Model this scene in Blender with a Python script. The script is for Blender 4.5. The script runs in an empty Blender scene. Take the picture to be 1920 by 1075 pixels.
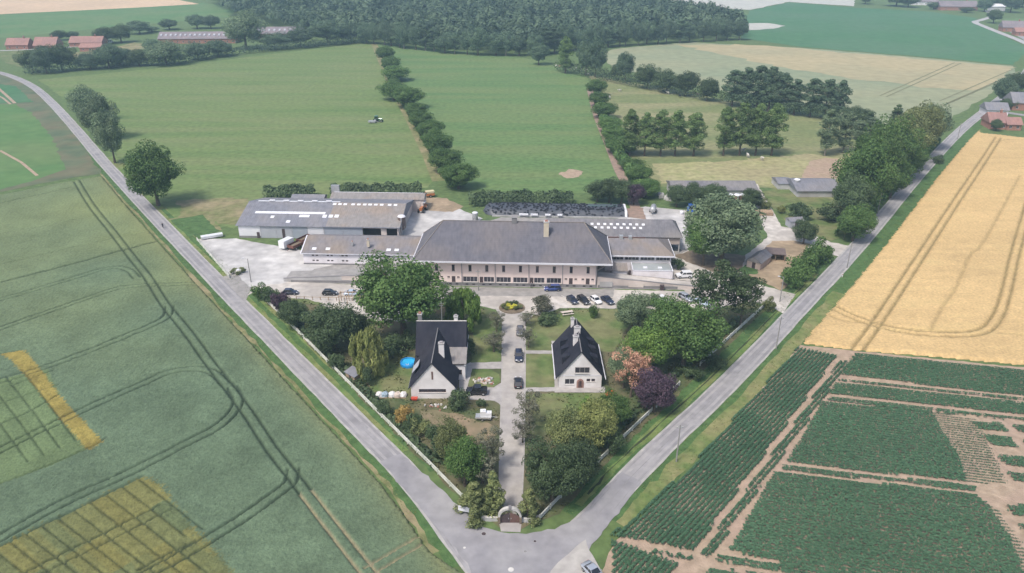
import bpy, bmesh, math, random
import numpy as np
from mathutils import Vector, Matrix
from mathutils.geometry import tessellate_polygon
R = math.radians
SC = bpy.context.scene
COL = SC.collection

# ------------------------------------------------------------------ camera, world, sun, exposure
CAM_H, CAM_PITCH, FOC = 87.0, R(25.0), 1440.0          # height in metres, downward pitch, focal length in survey units
cam_d = bpy.data.cameras.new('camera'); cam = bpy.data.objects.new('camera', cam_d); COL.objects.link(cam)
cam.location = (0, 0, CAM_H); cam.rotation_euler = (R(90) - CAM_PITCH, 0, 0)
cam_d.sensor_width = 36.0; cam_d.lens = FOC / 1920 * 36.0; cam_d.clip_start = 0.5; cam_d.clip_end = 9000
SC.camera = cam
SUN_EL, SUN_AZ = R(58), R(-138)                         # veiled sun high on the left, slightly behind the camera
world = bpy.data.worlds.new('World'); SC.world = world; world.use_nodes = True
wn = world.node_tree.nodes; wl = world.node_tree.links
sky = wn.new('ShaderNodeTexSky'); sky.sky_type = 'NISHITA'; sky.sun_disc = False
sky.sun_elevation = SUN_EL; sky.sun_rotation = SUN_AZ; sky.dust_density = 4.0; sky.air_density = 1.0; sky.ozone_density = 1.0
wl.new(sky.outputs[0], wn['Background'].inputs[0]); wn['Background'].inputs[1].default_value = 0.15
sun_d = bpy.data.lights.new('sun', 'SUN'); sun_d.energy = 2.3; sun_d.angle = R(9); sun_d.color = (1.0, 0.95, 0.88)
sun = bpy.data.objects.new('sun', sun_d); COL.objects.link(sun)
sdir = Vector((math.sin(SUN_AZ) * math.cos(SUN_EL), math.cos(SUN_AZ) * math.cos(SUN_EL), math.sin(SUN_EL)))
sun.rotation_euler = (-sdir).to_track_quat('-Z', 'Y').to_euler(); sun.location = sdir * 400
SC.view_settings.view_transform = 'Standard'; SC.view_settings.look = 'None'
SC.view_settings.exposure = 0.28; SC.view_settings.gamma = 1.0; SC.view_settings.use_curve_mapping = False
SC.cycles.use_denoising = True
SC.cycles.max_bounces = 6; SC.cycles.diffuse_bounces = 3; SC.cycles.transparent_max_bounces = 4; SC.cycles.volume_bounces = 1

# ------------------------------------------------------------------ survey helper: a reading of the photograph -> a point on the land
_c, _s = math.cos(CAM_PITCH), math.sin(CAM_PITCH)
def at(px, py, z=0.0):
    u = (px - 960) / FOC; v = (537.5 - py) / FOC
    t = (CAM_H - z) / (_s - v * _c)
    return (t * u, t * (_c + v * _s))
def ats(pts, z=0.0): return [at(x, y, z) for x, y in pts]

# ------------------------------------------------------------------ object helpers
def prop(o, label=None, cat=None, group=None, kind=None):
    if label: o['label'] = label
    if cat: o['category'] = cat
    if group: o['group'] = group
    if kind: o['kind'] = kind
    return o
def thing(name, label, cat, loc=(0, 0, 0), rz=0.0, group=None):
    o = bpy.data.objects.new(name, None); COL.objects.link(o); o.empty_display_size = 0.3
    o.location = loc if len(loc) == 3 else (loc[0], loc[1], 0); o.rotation_euler = (0, 0, rz)
    return prop(o, label, cat, group)
def link(name, me, m=None, parent=None):
    if m is not None and len(me.materials) == 0: me.materials.append(m)
    o = bpy.data.objects.new(name, me); COL.objects.link(o)
    if parent is not None: o.parent = parent
    return o
def copy_tree(o, parent=None):
    c = o.copy(); COL.objects.link(c)
    if parent is not None: c.parent = parent
    for ch in list(o.children): copy_tree(ch, c)
    return c
def np_mesh(name, V, F, col=None, smooth=False):
    """fast mesh from a vertex array and an (n,4) or (n,3) face array; col = per-vertex colour"""
    V = np.asarray(V, np.float32); F = np.asarray(F, np.int32); k = F.shape[1]
    me = bpy.data.meshes.new(name)
    me.vertices.add(len(V)); me.vertices.foreach_set('co', V.ravel())
    me.loops.add(F.size); me.loops.foreach_set('vertex_index', F.ravel())
    me.polygons.add(len(F)); me.polygons.foreach_set('loop_start', np.arange(0, F.size, k, dtype=np.int32))
    me.update(calc_edges=True)
    if smooth: me.polygons.foreach_set('use_smooth', np.ones(len(F), bool))
    if col is not None:
        a = me.color_attributes.new('Col', 'FLOAT_COLOR', 'POINT')
        c4 = np.ones((len(V), 4), np.float32); c4[:, :3] = col
        a.data.foreach_set('color', c4.ravel())
    return me
class MB:
    """collects shapes, builds them as one mesh object"""
    def __init__(s): s.v = []; s.f = []
    def add(s, vs, fs):
        n = len(s.v); s.v += [tuple(p) for p in vs]; s.f += [tuple(i + n for i in f) for f in fs]; return s
    def box(s, x0, x1, y0, y1, z0, z1):
        return s.add([(x0,y0,z0),(x1,y0,z0),(x1,y1,z0),(x0,y1,z0),(x0,y0,z1),(x1,y0,z1),(x1,y1,z1),(x0,y1,z1)],
                     [(3,2,1,0),(4,5,6,7),(0,1,5,4),(1,2,6,5),(2,3,7,6),(3,0,4,7)])
    def quad(s, *p): return s.add(p, [tuple(range(len(p)))])
    def prism(s, prof, axis, a0, a1):
        """prof: 2-D outline (ccw); axis 'x': prof=(y,z) | 'y': prof=(x,z) | 'z': prof=(x,y)"""
        n = len(prof)
        mk = {'x': lambda p, a: (a, p[0], p[1]), 'y': lambda p, a: (p[0], a, p[1]), 'z': lambda p, a: (p[0], p[1], a)}[axis]
        vs = [mk(p, a0) for p in prof] + [mk(p, a1) for p in prof]
        fs = [tuple(range(n))[::-1], tuple(range(n, 2 * n))] + [(i, (i+1) % n, n + (i+1) % n, n + i) for i in range(n)]
        return s.add(vs, fs)
    def cyl(s, p0, p1, r0, r1=None, n=10, cap=True):
        r1 = r0 if r1 is None else r1
        p0 = Vector(p0); p1 = Vector(p1); d = (p1 - p0).normalized()
        a = d.orthogonal().normalized(); b = d.cross(a)
        vs = []
        for p, r in ((p0, r0), (p1, r1)):
            for i in range(n):
                t = 2 * math.pi * i / n; vs.append(p + a * (r * math.cos(t)) + b * (r * math.sin(t)))
        fs = [(i, (i+1) % n, n + (i+1) % n, n + i) for i in range(n)]
        if cap: fs += [tuple(range(n))[::-1], tuple(range(n, 2 * n))]
        return s.add(vs, fs)
    def lathe(s, prof, n=14, c=(0, 0, 0)):
        vs = [(c[0] + r * math.cos(2*math.pi*i/n), c[1] + r * math.sin(2*math.pi*i/n), c[2] + z) for r, z in prof for i in range(n)]
        fs = [(k*n+i, k*n+(i+1) % n, (k+1)*n+(i+1) % n, (k+1)*n+i) for k in range(len(prof)-1) for i in range(n)]
        return s.add(vs, fs)
    def wall(s, p0, p1, z0, z1, holes=(), depth=0.18):
        """upright wall sheet from p0 to p1 (2-D), outside on the right-hand side of p0->p1; holes=(u0,u1,z0,z1) get reveals"""
        p0 = Vector(p0[:2]); p1 = Vector(p1[:2]); L = (p1 - p0).length; d = (p1 - p0) / L; nin = Vector((-d.y, d.x))
        def q(u, z, k=0.0): w = p0 + d * u + nin * k; return (w.x, w.y, z)
        us = sorted({0.0, L} | {h[i] for h in holes for i in (0, 1)}); zs = sorted({z0, z1} | {h[i] for h in holes for i in (2, 3)})
        for a, b in zip(us, us[1:]):
            for c, e in zip(zs, zs[1:]):
                mu, mz = (a + b) / 2, (c + e) / 2
                if any(h[0] < mu < h[1] and h[2] < mz < h[3] for h in holes): continue
                s.quad(q(a, c), q(b, c), q(b, e), q(a, e))
        for u0, u1, c, e in holes:
            s.quad(q(u0,c), q(u0,e), q(u0,e,depth), q(u0,c,depth)); s.quad(q(u1,e), q(u1,c), q(u1,c,depth), q(u1,e,depth))
            s.quad(q(u0,e), q(u1,e), q(u1,e,depth), q(u0,e,depth)); s.quad(q(u1,c), q(u0,c), q(u0,c,depth), q(u1,c,depth))
        return s
    def build(s, name, m, parent=None, smooth=False):
        me = bpy.data.meshes.new(name); me.from_pydata(s.v, [], s.f); me.update()
        if smooth: me.polygons.foreach_set('use_smooth', np.ones(len(me.polygons), bool))
        return link(name, me, m, parent)

# ------------------------------------------------------------------ materials
MATS = {}
def srgb(r, g, b):
    return tuple((c / 255 / 12.92) if c / 255 <= 0.04045 else ((c / 255 + 0.055) / 1.055) ** 2.4 for c in (r, g, b))
def mat(name, col, col2=None, scale=0.5, rough=0.85, bump=0.0, bscale=None, metal=0.0, col3=None, scale3=0.05, stretch=None, coat=0.0, spec=0.3, vcol=False, mixamt=1.0, grain=0.0, gscale=1.1):
    """procedural surface: fine noise between col and col2, a broad noise towards col3, noise relief"""
    if name in MATS: return MATS[name]
    m = bpy.data.materials.new(name); m.use_nodes = True; nt = m.node_tree; N = nt.nodes; Lk = nt.links
    b = N['Principled BSDF']; b.inputs['Roughness'].default_value = rough; b.inputs['Metallic'].default_value = metal
    b.inputs['Specular IOR Level'].default_value = spec
    if coat: b.inputs['Coat Weight'].default_value = coat; b.inputs['Coat Roughness'].default_value = 0.08
    tc = N.new('ShaderNodeNewGeometry').outputs['Position']
    if stretch:
        mp = N.new('ShaderNodeMapping'); mp.inputs['Scale'].default_value = stretch[:3]
        if len(stretch) > 3: mp.inputs['Rotation'].default_value = (0, 0, stretch[3])
        Lk.new(tc, mp.inputs[0]); tcs = mp.outputs[0]
    else: tcs = tc
    def noise(sc, src, det=4.0):
        n = N.new('ShaderNodeTexNoise'); n.inputs['Scale'].default_value = sc; n.inputs['Detail'].default_value = det; Lk.new(src, n.inputs['Vector']); return n.outputs['Fac']
    def ramp(src, lo, hi):
        r = N.new('ShaderNodeMapRange'); r.inputs['From Min'].default_value = lo; r.inputs['From Max'].default_value = hi; Lk.new(src, r.inputs['Value']); return r.outputs['Result']
    def mix(fac, a, bb):
        x = N.new('ShaderNodeMix'); x.data_type = 'RGBA'; Lk.new(fac, x.inputs['Factor'])
        for s_, v in ((6, a), (7, bb)):
            if isinstance(v, tuple): x.inputs[s_].default_value = (*v, 1)
            else: Lk.new(v, x.inputs[s_])
        return x.outputs[2]
    cur = col
    if vcol:
        a = N.new('ShaderNodeAttribute'); a.attribute_name = 'Col'; cur = a.outputs['Color']
        if col2:
            x = N.new('ShaderNodeMix'); x.data_type = 'RGBA'; x.blend_type = 'MULTIPLY'; x.inputs['Factor'].default_value = mixamt
            Lk.new(cur, x.inputs[6]); Lk.new(mix(ramp(noise(scale, tcs), 0.3, 0.7), col, col2), x.inputs[7]); cur = x.outputs[2]
    else:
        if col2: cur = mix(ramp(noise(scale, tcs), 0.32, 0.68), col, col2)
        if col3: cur = mix(ramp(noise(scale3, tcs, 3.0), 0.42, 0.62), cur, col3)
    if grain:
        g1 = N.new('ShaderNodeMapRange'); g1.inputs['From Min'].default_value = 0.3; g1.inputs['From Max'].default_value = 0.7
        g1.inputs['To Min'].default_value = 1 - grain; g1.inputs['To Max'].default_value = 1 + grain; Lk.new(noise(gscale, tc, 9.0), g1.inputs['Value'])
        x = N.new('ShaderNodeMix'); x.data_type = 'RGBA'; x.blend_type = 'MULTIPLY'; x.inputs['Factor'].default_value = 1.0
        if isinstance(cur, tuple): x.inputs[6].default_value = (*cur, 1)
        else: Lk.new(cur, x.inputs[6])
        Lk.new(g1.outputs['Result'], x.inputs[7]); cur = x.outputs[2]
    if isinstance(cur, tuple): b.inputs['Base Color'].default_value = (*cur, 1)
    else: Lk.new(cur, b.inputs['Base Color'])
    if bump:
        bp = N.new('ShaderNodeBump'); bp.inputs['Strength'].default_value = min(1, bump); bp.inputs['Distance'].default_value = 0.15 * max(1, bump)
        Lk.new(noise(bscale or scale * 2, tcs), bp.inputs['Height']); Lk.new(bp.outputs[0], b.inputs['Normal'])
    MATS[name] = m; return m
def paint(name, col, rough=0.25, metal=0.0, coat=0.6): return mat('paint_' + name, col, rough=rough, metal=metal, coat=coat, spec=0.5)
def leaf_mat(name, c1, c2, trans=0.25):
    n_ = 'leaf_' + name
    if n_ in MATS: return MATS[n_]
    m = bpy.data.materials.new(n_); m.use_nodes = True; nt = m.node_tree; N = nt.nodes; Lk = nt.links
    b = N['Principled BSDF']; b.inputs['Roughness'].default_value = 0.6; b.inputs['Specular IOR Level'].default_value = 0.25
    at_ = N.new('ShaderNodeAttribute'); at_.attribute_name = 'Col'
    oi = N.new('ShaderNodeObjectInfo')
    x = N.new('ShaderNodeMix'); x.data_type = 'RGBA'; x.inputs[6].default_value = (*c1, 1); x.inputs[7].default_value = (*c2, 1); Lk.new(at_.outputs['Fac'], x.inputs['Factor'])
    hs = N.new('ShaderNodeHueSaturation'); Lk.new(x.outputs[2], hs.inputs['Color'])
    mr = N.new('ShaderNodeMapRange'); mr.inputs['To Min'].default_value = 0.8; mr.inputs['To Max'].default_value = 1.25; Lk.new(oi.outputs['Random'], mr.inputs['Value']); Lk.new(mr.outputs[0], hs.inputs['Value'])
    tr = N.new('ShaderNodeBsdfTranslucent'); ms = N.new('ShaderNodeMixShader'); ms.inputs[0].default_value = trans
    Lk.new(hs.outputs[0], b.inputs['Base Color']); Lk.new(hs.outputs[0], tr.inputs['Color'])
    Lk.new(b.outputs[0], ms.inputs[1]); Lk.new(tr.outputs[0], ms.inputs[2]); Lk.new(ms.outputs[0], N['Material Output'].inputs['Surface'])
    MATS[n_] = m; return m

# ------------------------------------------------------------------ flat sheets, strips, outlines
rng = np.random.default_rng(7)
def resample(pts, step, closed=True, jit=0.0):
    out = []
    n = len(pts)
    for i in range(n if closed else n - 1):
        a = Vector(pts[i]); b = Vector(pts[(i+1) % n]); L = (b - a).length; k = max(1, int(L / step))
        for j in range(k):
            p = a.lerp(b, j / k)
            if jit and (j or 1): p = p + Vector((rng.normal(0, jit), rng.normal(0, jit)))
            out.append((p.x, p.y))
    if not closed: out.append(tuple(pts[-1]))
    return out
def sheet(name, pts, z, m, kind='structure', label=None, step=None, jit=0.0, parent=None):
    if step: pts = resample(pts, step, True, jit)
    tri = tessellate_polygon([[Vector((p[0], p[1], 0)) for p in pts]])
    me = bpy.data.meshes.new(name)
    fs = []
    for t in tri:
        a, b, c = (Vector(pts[i]) for i in t)
        fs.append(tuple(t) if (b - a).cross(c - a) > 0 else tuple(t)[::-1])
    me.from_pydata([(p[0], p[1], z) for p in pts], [], fs); me.update()
    o = link(name, me, m, parent)
    if parent is None: prop(o, label, None, None, kind)
    return o
def smooth_line(pts, n=8):
    """Catmull-Rom through the points"""
    P = [Vector(p) for p in pts]; P = [P[0] * 2 - P[1]] + P + [P[-1] * 2 - P[-2]]; out = []
    for i in range(1, len(P) - 2):
        for j in range(n):
            t = j / n; a, b, c, d = P[i-1], P[i], P[i+1], P[i+2]
            out.append(0.5 * ((2*b) + (c-a)*t + (2*a-5*b+4*c-d)*t*t + (3*b-a-3*c+d)*t**3))
    out.append(P[-2]); return [(p.x, p.y) for p in out]
def offset_line(pts, d):
    out = []
    for i, p in enumerate(pts):
        a = Vector(pts[max(0, i-1)]); b = Vector(pts[min(len(pts)-1, i+1)]); t = (b - a).normalized()
        out.append((p[0] - t.y * d, p[1] + t.x * d))
    return out
def band(name, line, wl_, wr, z, m, kind='structure', jit=0.0, parent=None):
    """strip along a line, wl_ metres to its left and wr to its right"""
    l = offset_line(line, wl_); r = offset_line(line, -wr)
    if jit:
        l = [(x + rng.normal(0, jit), y + rng.normal(0, jit)) for x, y in l]; r = [(x + rng.normal(0, jit), y + rng.normal(0, jit)) for x, y in r]
    me = bpy.data.meshes.new(name); n = len(l)
    me.from_pydata([(x, y, z) for x, y in l] + [(x, y, z) for x, y in r], [], [(n+i, n+i+1, i+1, i) for i in range(n-1)]); me.update()
    o = link(name, me, m, parent)
    if parent is None: prop(o, None, None, None, kind)
    return o
def in_poly(X, Y, poly):
    inside = np.zeros(X.shape, bool); n = len(poly)
    for i in range(n):
        x0, y0 = poly[i]; x1, y1 = poly[(i+1) % n]
        c = ((y0 > Y) != (y1 > Y))
        with np.errstate(divide='ignore', invalid='ignore'):
            inside ^= c & (X < (x1 - x0) * (Y - y0) / (y1 - y0 + 1e-12) + x0)
    return inside
def dist_line(X, Y, line):
    D = np.full(X.shape, 1e9)
    for (x0, y0), (x1, y1) in zip(line, line[1:]):
        dx, dy = x1 - x0, y1 - y0; t = np.clip(((X-x0)*dx + (Y-y0)*dy) / (dx*dx + dy*dy + 1e-9), 0, 1)
        D = np.minimum(D, np.hypot(X - x0 - t*dx, Y - y0 - t*dy))
    return D
def vnoise(X, Y, scale, seed=0):
    """smooth value noise in 0..1"""
    r = np.random.default_rng(seed); T = r.random((64, 64)); u = X / scale + 1000; v = Y / scale + 1000
    i = np.floor(u).astype(int); j = np.floor(v).astype(int); a = u - i; b = v - j; a = a*a*(3-2*a); b = b*b*(3-2*b)
    g = lambda p, q: T[p % 64, q % 64]
    return (g(i,j)*(1-a)+g(i+1,j)*a)*(1-b) + (g(i,j+1)*(1-a)+g(i+1,j+1)*a)*b
# ================================================================== LAND, ROADS, FIELDS
g_mid = mat('grass_mid', (0.075,0.125,0.045), (0.12,0.17,0.06), 0.6, bump=0.6, bscale=1.5, col3=(0.10,0.15,0.05), scale3=0.06, grain=0.22, gscale=0.45)
g_lawn = mat('grass_lawn', (0.085,0.135,0.04), (0.14,0.175,0.065), 0.35, bump=0.5, bscale=2.5, col3=(0.17,0.175,0.08), scale3=0.12, grain=0.22, gscale=0.45)
g_park = mat('grass_park', (0.06,0.09,0.035), (0.12,0.13,0.06), 0.3, bump=0.6, bscale=2.0, col3=(0.14,0.12,0.07), scale3=0.1, grain=0.22, gscale=0.45)
g_verge = mat('grass_verge', (0.10,0.175,0.045), (0.155,0.21,0.07), 0.8, bump=0.8, bscale=2.5, col3=(0.18,0.20,0.075), scale3=0.09, grain=0.22, gscale=0.45)
g_verge_dark = mat('grass_ditch', (0.055,0.115,0.035), (0.085,0.15,0.05), 0.8, bump=0.8, bscale=2.5, grain=0.22, gscale=0.45)
g_dry = mat('grass_dry_bank', (0.20,0.19,0.09), (0.14,0.165,0.06), 0.6, bump=0.8, bscale=2.0, col3=(0.27,0.23,0.13), scale3=0.1, grain=0.22, gscale=0.45)
g_left = mat('meadow_west', (0.105,0.168,0.052), (0.145,0.20,0.068), 0.10, bump=0.5, bscale=0.8, col3=(0.155,0.195,0.075), scale3=0.09, stretch=(0.12, 1.0, 1.0, R(4)), grain=0.22, gscale=0.45)
g_centre = mat('meadow_centre', (0.088,0.166,0.054), (0.12,0.19,0.066), 0.10, bump=0.5, bscale=0.8, col3=(0.135,0.19,0.07), scale3=0.06, stretch=(0.15, 1.0, 1.0, R(6)), grain=0.22, gscale=0.45)
g_right = mat('meadow_east', (0.15,0.185,0.075), (0.20,0.215,0.095), 0.08, bump=0.5, bscale=0.8, col3=(0.25,0.24,0.125), scale3=0.04, stretch=(0.3, 1.0, 1.0), grain=0.22, gscale=0.45)
g_hay = mat('dry_grass', (0.36,0.33,0.18), (0.26,0.27,0.12), 0.25, bump=0.5, col3=(0.30,0.27,0.15), scale3=0.05, grain=0.22, gscale=0.45)
f_dark = mat('crop_deep_green', (0.055,0.15,0.065), (0.07,0.17,0.075), 0.05, bump=0.4, bscale=0.6, col3=(0.08,0.165,0.085), scale3=0.012, grain=0.12, gscale=0.16)
f_green = mat('crop_fresh_green', (0.080,0.170,0.055), (0.105,0.19,0.065), 0.05, bump=0.4, bscale=0.6, col3=(0.12,0.185,0.07), scale3=0.02, grain=0.12, gscale=0.16)
f_dull = mat('crop_dull_green', (0.09,0.125,0.07), (0.12,0.15,0.085), 0.1, bump=0.4, bscale=0.6, col3=(0.15,0.14,0.085), scale3=0.05, grain=0.12, gscale=0.16)
f_pale = mat('crop_pale_wheat', (0.21,0.25,0.155), (0.24,0.27,0.165), 0.1, bump=0.4, bscale=0.8, col3=(0.27,0.28,0.17), scale3=0.012, stretch=(0.3,1,1,R(-20)), grain=0.12, gscale=0.16)
f_tan = mat('crop_tan_wheat', (0.36,0.31,0.18), (0.40,0.34,0.20), 0.1, bump=0.3, col3=(0.33,0.30,0.18), scale3=0.015, grain=0.12, gscale=0.16)
f_orange = mat('stubble_orange', (0.56,0.40,0.26), (0.60,0.44,0.29), 0.05, col3=(0.52,0.38,0.25), scale3=0.01, grain=0.12, gscale=0.16)
f_chalk = mat('stubble_pale', (0.42,0.42,0.38), (0.47,0.46,0.41), 0.05, grain=0.12, gscale=0.16)
soil = mat('soil_sandy', (0.31,0.235,0.165), (0.40,0.31,0.225), 0.7, bump=0.8, bscale=3.0, col3=(0.36,0.265,0.20), scale3=0.15, grain=0.15, gscale=0.6)
soil_dark = mat('soil_earth', (0.16,0.125,0.09), (0.22,0.175,0.125), 0.5, bump=0.8, bscale=2.0, grain=0.15, gscale=0.6)
tarmac = mat('road_tarmac', (0.275,0.265,0.272), (0.325,0.315,0.318), 0.5, bump=0.15, bscale=8, col3=(0.25,0.242,0.252), scale3=0.07, grain=0.16, gscale=0.35)
road_edge_m = mat('road_edge_concrete', (0.40,0.385,0.36), (0.33,0.32,0.31), 0.7, bump=0.2, bscale=6, grain=0.15, gscale=0.6)
wheel_m = mat('road_wheel_track', (0.30,0.29,0.292), (0.345,0.333,0.333), 0.35, bump=0.1, bscale=8, grain=0.10, gscale=0.6)
drive_m = mat('driveway_concrete', (0.37,0.345,0.315), (0.43,0.40,0.365), 0.4, bump=0.15, bscale=5, col3=(0.34,0.32,0.31), scale3=0.1, grain=0.12, gscale=0.6)
yard_m = mat('yard_concrete', (0.45,0.44,0.43), (0.56,0.545,0.525), 0.25, bump=0.15, bscale=4, col3=(0.38,0.37,0.365), scale3=0.07, grain=0.2, gscale=0.3)
court_m = mat('court_gravel', (0.47,0.435,0.395), (0.54,0.505,0.46), 0.5, bump=0.3, bscale=6, col3=(0.38,0.35,0.32), scale3=0.07, grain=0.14, gscale=0.5)
asph_m = mat('court_asphalt', (0.26,0.25,0.24), (0.31,0.295,0.28), 0.4, bump=0.2, bscale=6, grain=0.15, gscale=0.6)
sand_m = mat('paddock_sand', (0.40,0.31,0.21), (0.33,0.25,0.17), 0.4, bump=0.5, col3=(0.27,0.21,0.14), scale3=0.12, grain=0.15, gscale=0.6)
path_m = mat('path_paving', (0.40,0.38,0.36), (0.34,0.32,0.31), 0.9, bump=0.2, bscale=5, grain=0.15, gscale=0.6)

def grid_sheet(name, x0, x1, y0, y1, z, m):
    nx, ny = 40, 50
    X, Y = np.meshgrid(np.linspace(x0, x1, nx), np.linspace(y0, y1, ny)); V = np.stack([X.ravel(), Y.ravel(), np.full(X.size, z)], 1)
    i = np.arange(nx*ny).reshape(ny, nx); F = np.stack([i[:-1,:-1].ravel(), i[:-1,1:].ravel(), i[1:,1:].ravel(), i[1:,:-1].ravel()], 1)
    return prop(link(name, np_mesh(name, V, F), m), kind='structure')
grid_sheet('ground', -3200, 3200, -500, 5200, 0.0, g_mid)

# --- meadows and far fields
def field(name, px, z, m, step=3.0, jit=0.4): return sheet(name, ats(px), z, m, step=step, jit=jit)
field('meadow_west', [(72,150),(300,128),(700,78),(716,96),(740,175),(775,232),(800,290),(818,338),(800,352),(500,372),(440,428),(330,408),(250,330),(150,208)], 0.03, g_left)
field('meadow_centre', [(700,78),(860,95),(1000,112),(1100,142),(1110,175),(1140,260),(1172,345),(1090,362),(880,356),(850,330),(790,210),(735,120)], 0.035, g_centre)
field('meadow_east', [(1103,140),(1350,185),(1640,238),(1660,280),(1575,330),(1565,378),(1440,352),(1230,350),(1185,300),(1130,190)], 0.03, g_right)
field('dry_meadow_strip', [(1225,308),(1400,300),(1520,288),(1600,300),(1570,330),(1440,348),(1245,345)], 0.05, g_hay, 2.0, 0.8)
field('dry_meadow_edge', [(330,375),(420,372),(500,378),(440,422),(340,410)], 0.05, g_dry, 2.0, 0.8)
field('dry_track_strip', [(1518,302),(1548,296),(1580,300),(1565,345),(1500,340)], 0.06, soil, 2.0, 0.3)
field('bare_patch', [(1045,325),(1070,317),(1095,322),(1088,332),(1060,334)], 0.05, soil, 1.5, 0.5)
field('field_far_west', [(-700,110),(-200,78),(0,72),(280,45),(430,32),(445,14),(380,6),(0,28),(-700,60)], 0.06, f_green, 12, 1)
field('field_stubble_west', [(-700,58),(0,27),(250,15),(372,8),(300,-8),(0,-20),(-700,10)], 0.10, f_orange, 15, 1)
field('field_far_south_west', [(-300,168),(0,140),(40,148),(95,200),(140,250),(190,325),(110,338),(0,360),(-400,450)], 0.05, f_dull, 3, 0.4)
field('field_beet_west', [(-300,205),(-60,198),(28,196),(60,212),(100,262),(124,318),(60,340),(0,356),(-300,420)], 0.08, f_green, 3, 0.5)
field('field_wedge_west', [(-120,182),(-40,164),(0,158),(30,162),(62,192),(28,194),(-60,196)], 0.09, f_dark, 3, 0.4)
band('sand_track', ats([(-10,160),(15,182),(28,194)]), 0.8, 0.8, 0.12, soil); band('sand_track', ats([(-25,170),(5,184),(20,196)]), 0.6, 0.6, 0.12, soil)
band('sand_track', ats([(0,283),(40,305),(70,330)]), 0.6, 0.6, 0.12, soil)
field('field_pale_wheat', [(1125,102),(1150,92),(1260,82),(1300,80),(1500,90),(1700,106),(1900,124),(1905,138),(1860,175),(1780,225),(1700,268),(1655,250),(1560,212),(1360,172),(1150,128)], 0.06, f_pale, 6, 0.6)
field('field_tan_wheat', [(1262,83),(1420,85),(1600,100),(1780,116),(1905,126),(1880,150),(1835,170),(1760,166),(1600,148),(1450,124),(1340,100)], 0.10, f_tan, 8, 2.2)
field('field_far_green', [(1388,72),(1402,56),(1450,52),(1475,48),(1400,44),(1390,38),(1408,20),(1480,5),(1590,14),(1740,22),(1830,34),(1845,52),(1870,62),(1930,92),(1900,122),(1700,104),(1500,88)], 0.08, f_dark, 8, 0.8)
field('field_chalk', [(1395,58),(1392,44),(1440,44),(1475,49),(1450,54)], 0.14, f_chalk, 8, 0.8)
field('field_far_chalk', [(1220,4),(1300,12),(1405,19),(1480,4),(1600,12),(1605,-6),(1400,-14),(1240,-8)], 0.14, f_chalk, 12, 1)
field('field_far_centre', [(1180,-10),(1200,4),(1300,14),(1400,24),(1400,44),(1340,46),(1250,30),(1150,5)], 0.12, f_green, 12, 1)
field('field_far_east', [(1880,36),(1990,34),(2100,40),(2080,70),(1930,58),(1885,48)], 0.12, f_green, 12, 1)
wheat_track = mat('wheat_track', (0.17,0.18,0.10), (0.22,0.215,0.125), 0.3)
for a, b_ in (((1762,190),(1900,130)), ((1770,197),(1912,134)), ((1752,206),(1880,150)), ((1650,180),(1790,118)), ((1662,182),(1802,119))):
    band('field_tramline', ats([a, ((a[0]+b_[0])/2, (a[1]+b_[1])/2), b_]), 0.5, 0.5, 0.18, wheat_track)
band('hedgerow_bank', ats([(700,82),(735,165),(768,225),(800,290),(820,340)]), 3, 2.0, 0.07, g_dry)
lane_m = mat('farm_lane_earth', (0.30,0.21,0.165), (0.25,0.19,0.15), 0.5, bump=0.4, grain=0.15, gscale=0.6)
band('farm_lane', smooth_line(ats([(1105,165),(1118,215),(1138,265),(1158,315),(1178,355),(1192,392)])), 1.8, 1.8, 0.08, lane_m)

# --- roads
left_c = smooth_line([(4.5,71.5),(-6.0,88.5),(-17.5,107.0),(-30.0,123.6),(-52.6,153.4),(-76.6,185.0),(-127.7,253.3),(-168,308),(-210.5,367.3),(-252,424),(-291,474),(-330,514),(-372,545),(-440,590),(-560,660)], 10)
right_c = smooth_line([(4.0,86.0),(14.2,98.6),(23.6,111.3),(47.0,140.0),(73.8,175.0),(104.9,216.0),(162.5,295.0),(214.0,363.0),(266.0,426.0),(325,500),(420,640),(470,760)], 10)
def road(name, line, z, half=2.1):
    o = prop(band(name, line, half, half, z, tarmac), kind='structure')
    for k, s in enumerate((-1, 1)):
        band('road_edge', offset_line(line, s * (half + 0.08)), 0.22, 0.22, z + 0.006, road_edge_m, jit=0.05, parent=o)
        band('wheel_track', offset_line(line, s * 1.0), 0.3, 0.3, z + 0.004, wheel_m, jit=0.04, parent=o)
    return o
road('road_left', left_c, 0.060); road('road_right', right_c, 0.072)
iL = min(range(len(left_c)), key=lambda i: abs(left_c[i][1] - 113)); iR = min(range(len(right_c)), key=lambda i: abs(right_c[i][1] - 108))
junc = [offset_line(left_c, -2.1)[iL]] + ats([(868,956),(905,989),(940,999),(985,1001),(1040,992),(1088,970)]) + [offset_line(right_c, 2.1)[iR], offset_line(right_c, -2.1)[iR]] + ats([(1112,1022),(1100,1040),(1130,1110),(1000,1150),(890,1115),(878,1058)]) + [offset_line(left_c, 2.1)[iL]]
jm = mat('road_junction_tarmac', (0.225,0.22,0.235), (0.28,0.272,0.285), 0.4, bump=0.15, bscale=8, col3=(0.30,0.293,0.298), scale3=0.12, grain=0.12, gscale=0.45)
sheet('road_junction', resample(junc, 1.2, True, 0.12), 0.085, jm)
side_m = mat('side_road_concrete', (0.42,0.40,0.37), (0.37,0.35,0.33), 0.4, bump=0.15, bscale=5, grain=0.15, gscale=0.6)
sheet('side_road', ats([(1040,1062),(1098,1012),(1106,1034),(1128,1072),(1160,1130),(1000,1130)]), 0.092, side_m, step=1.0, jit=0.08)
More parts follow.
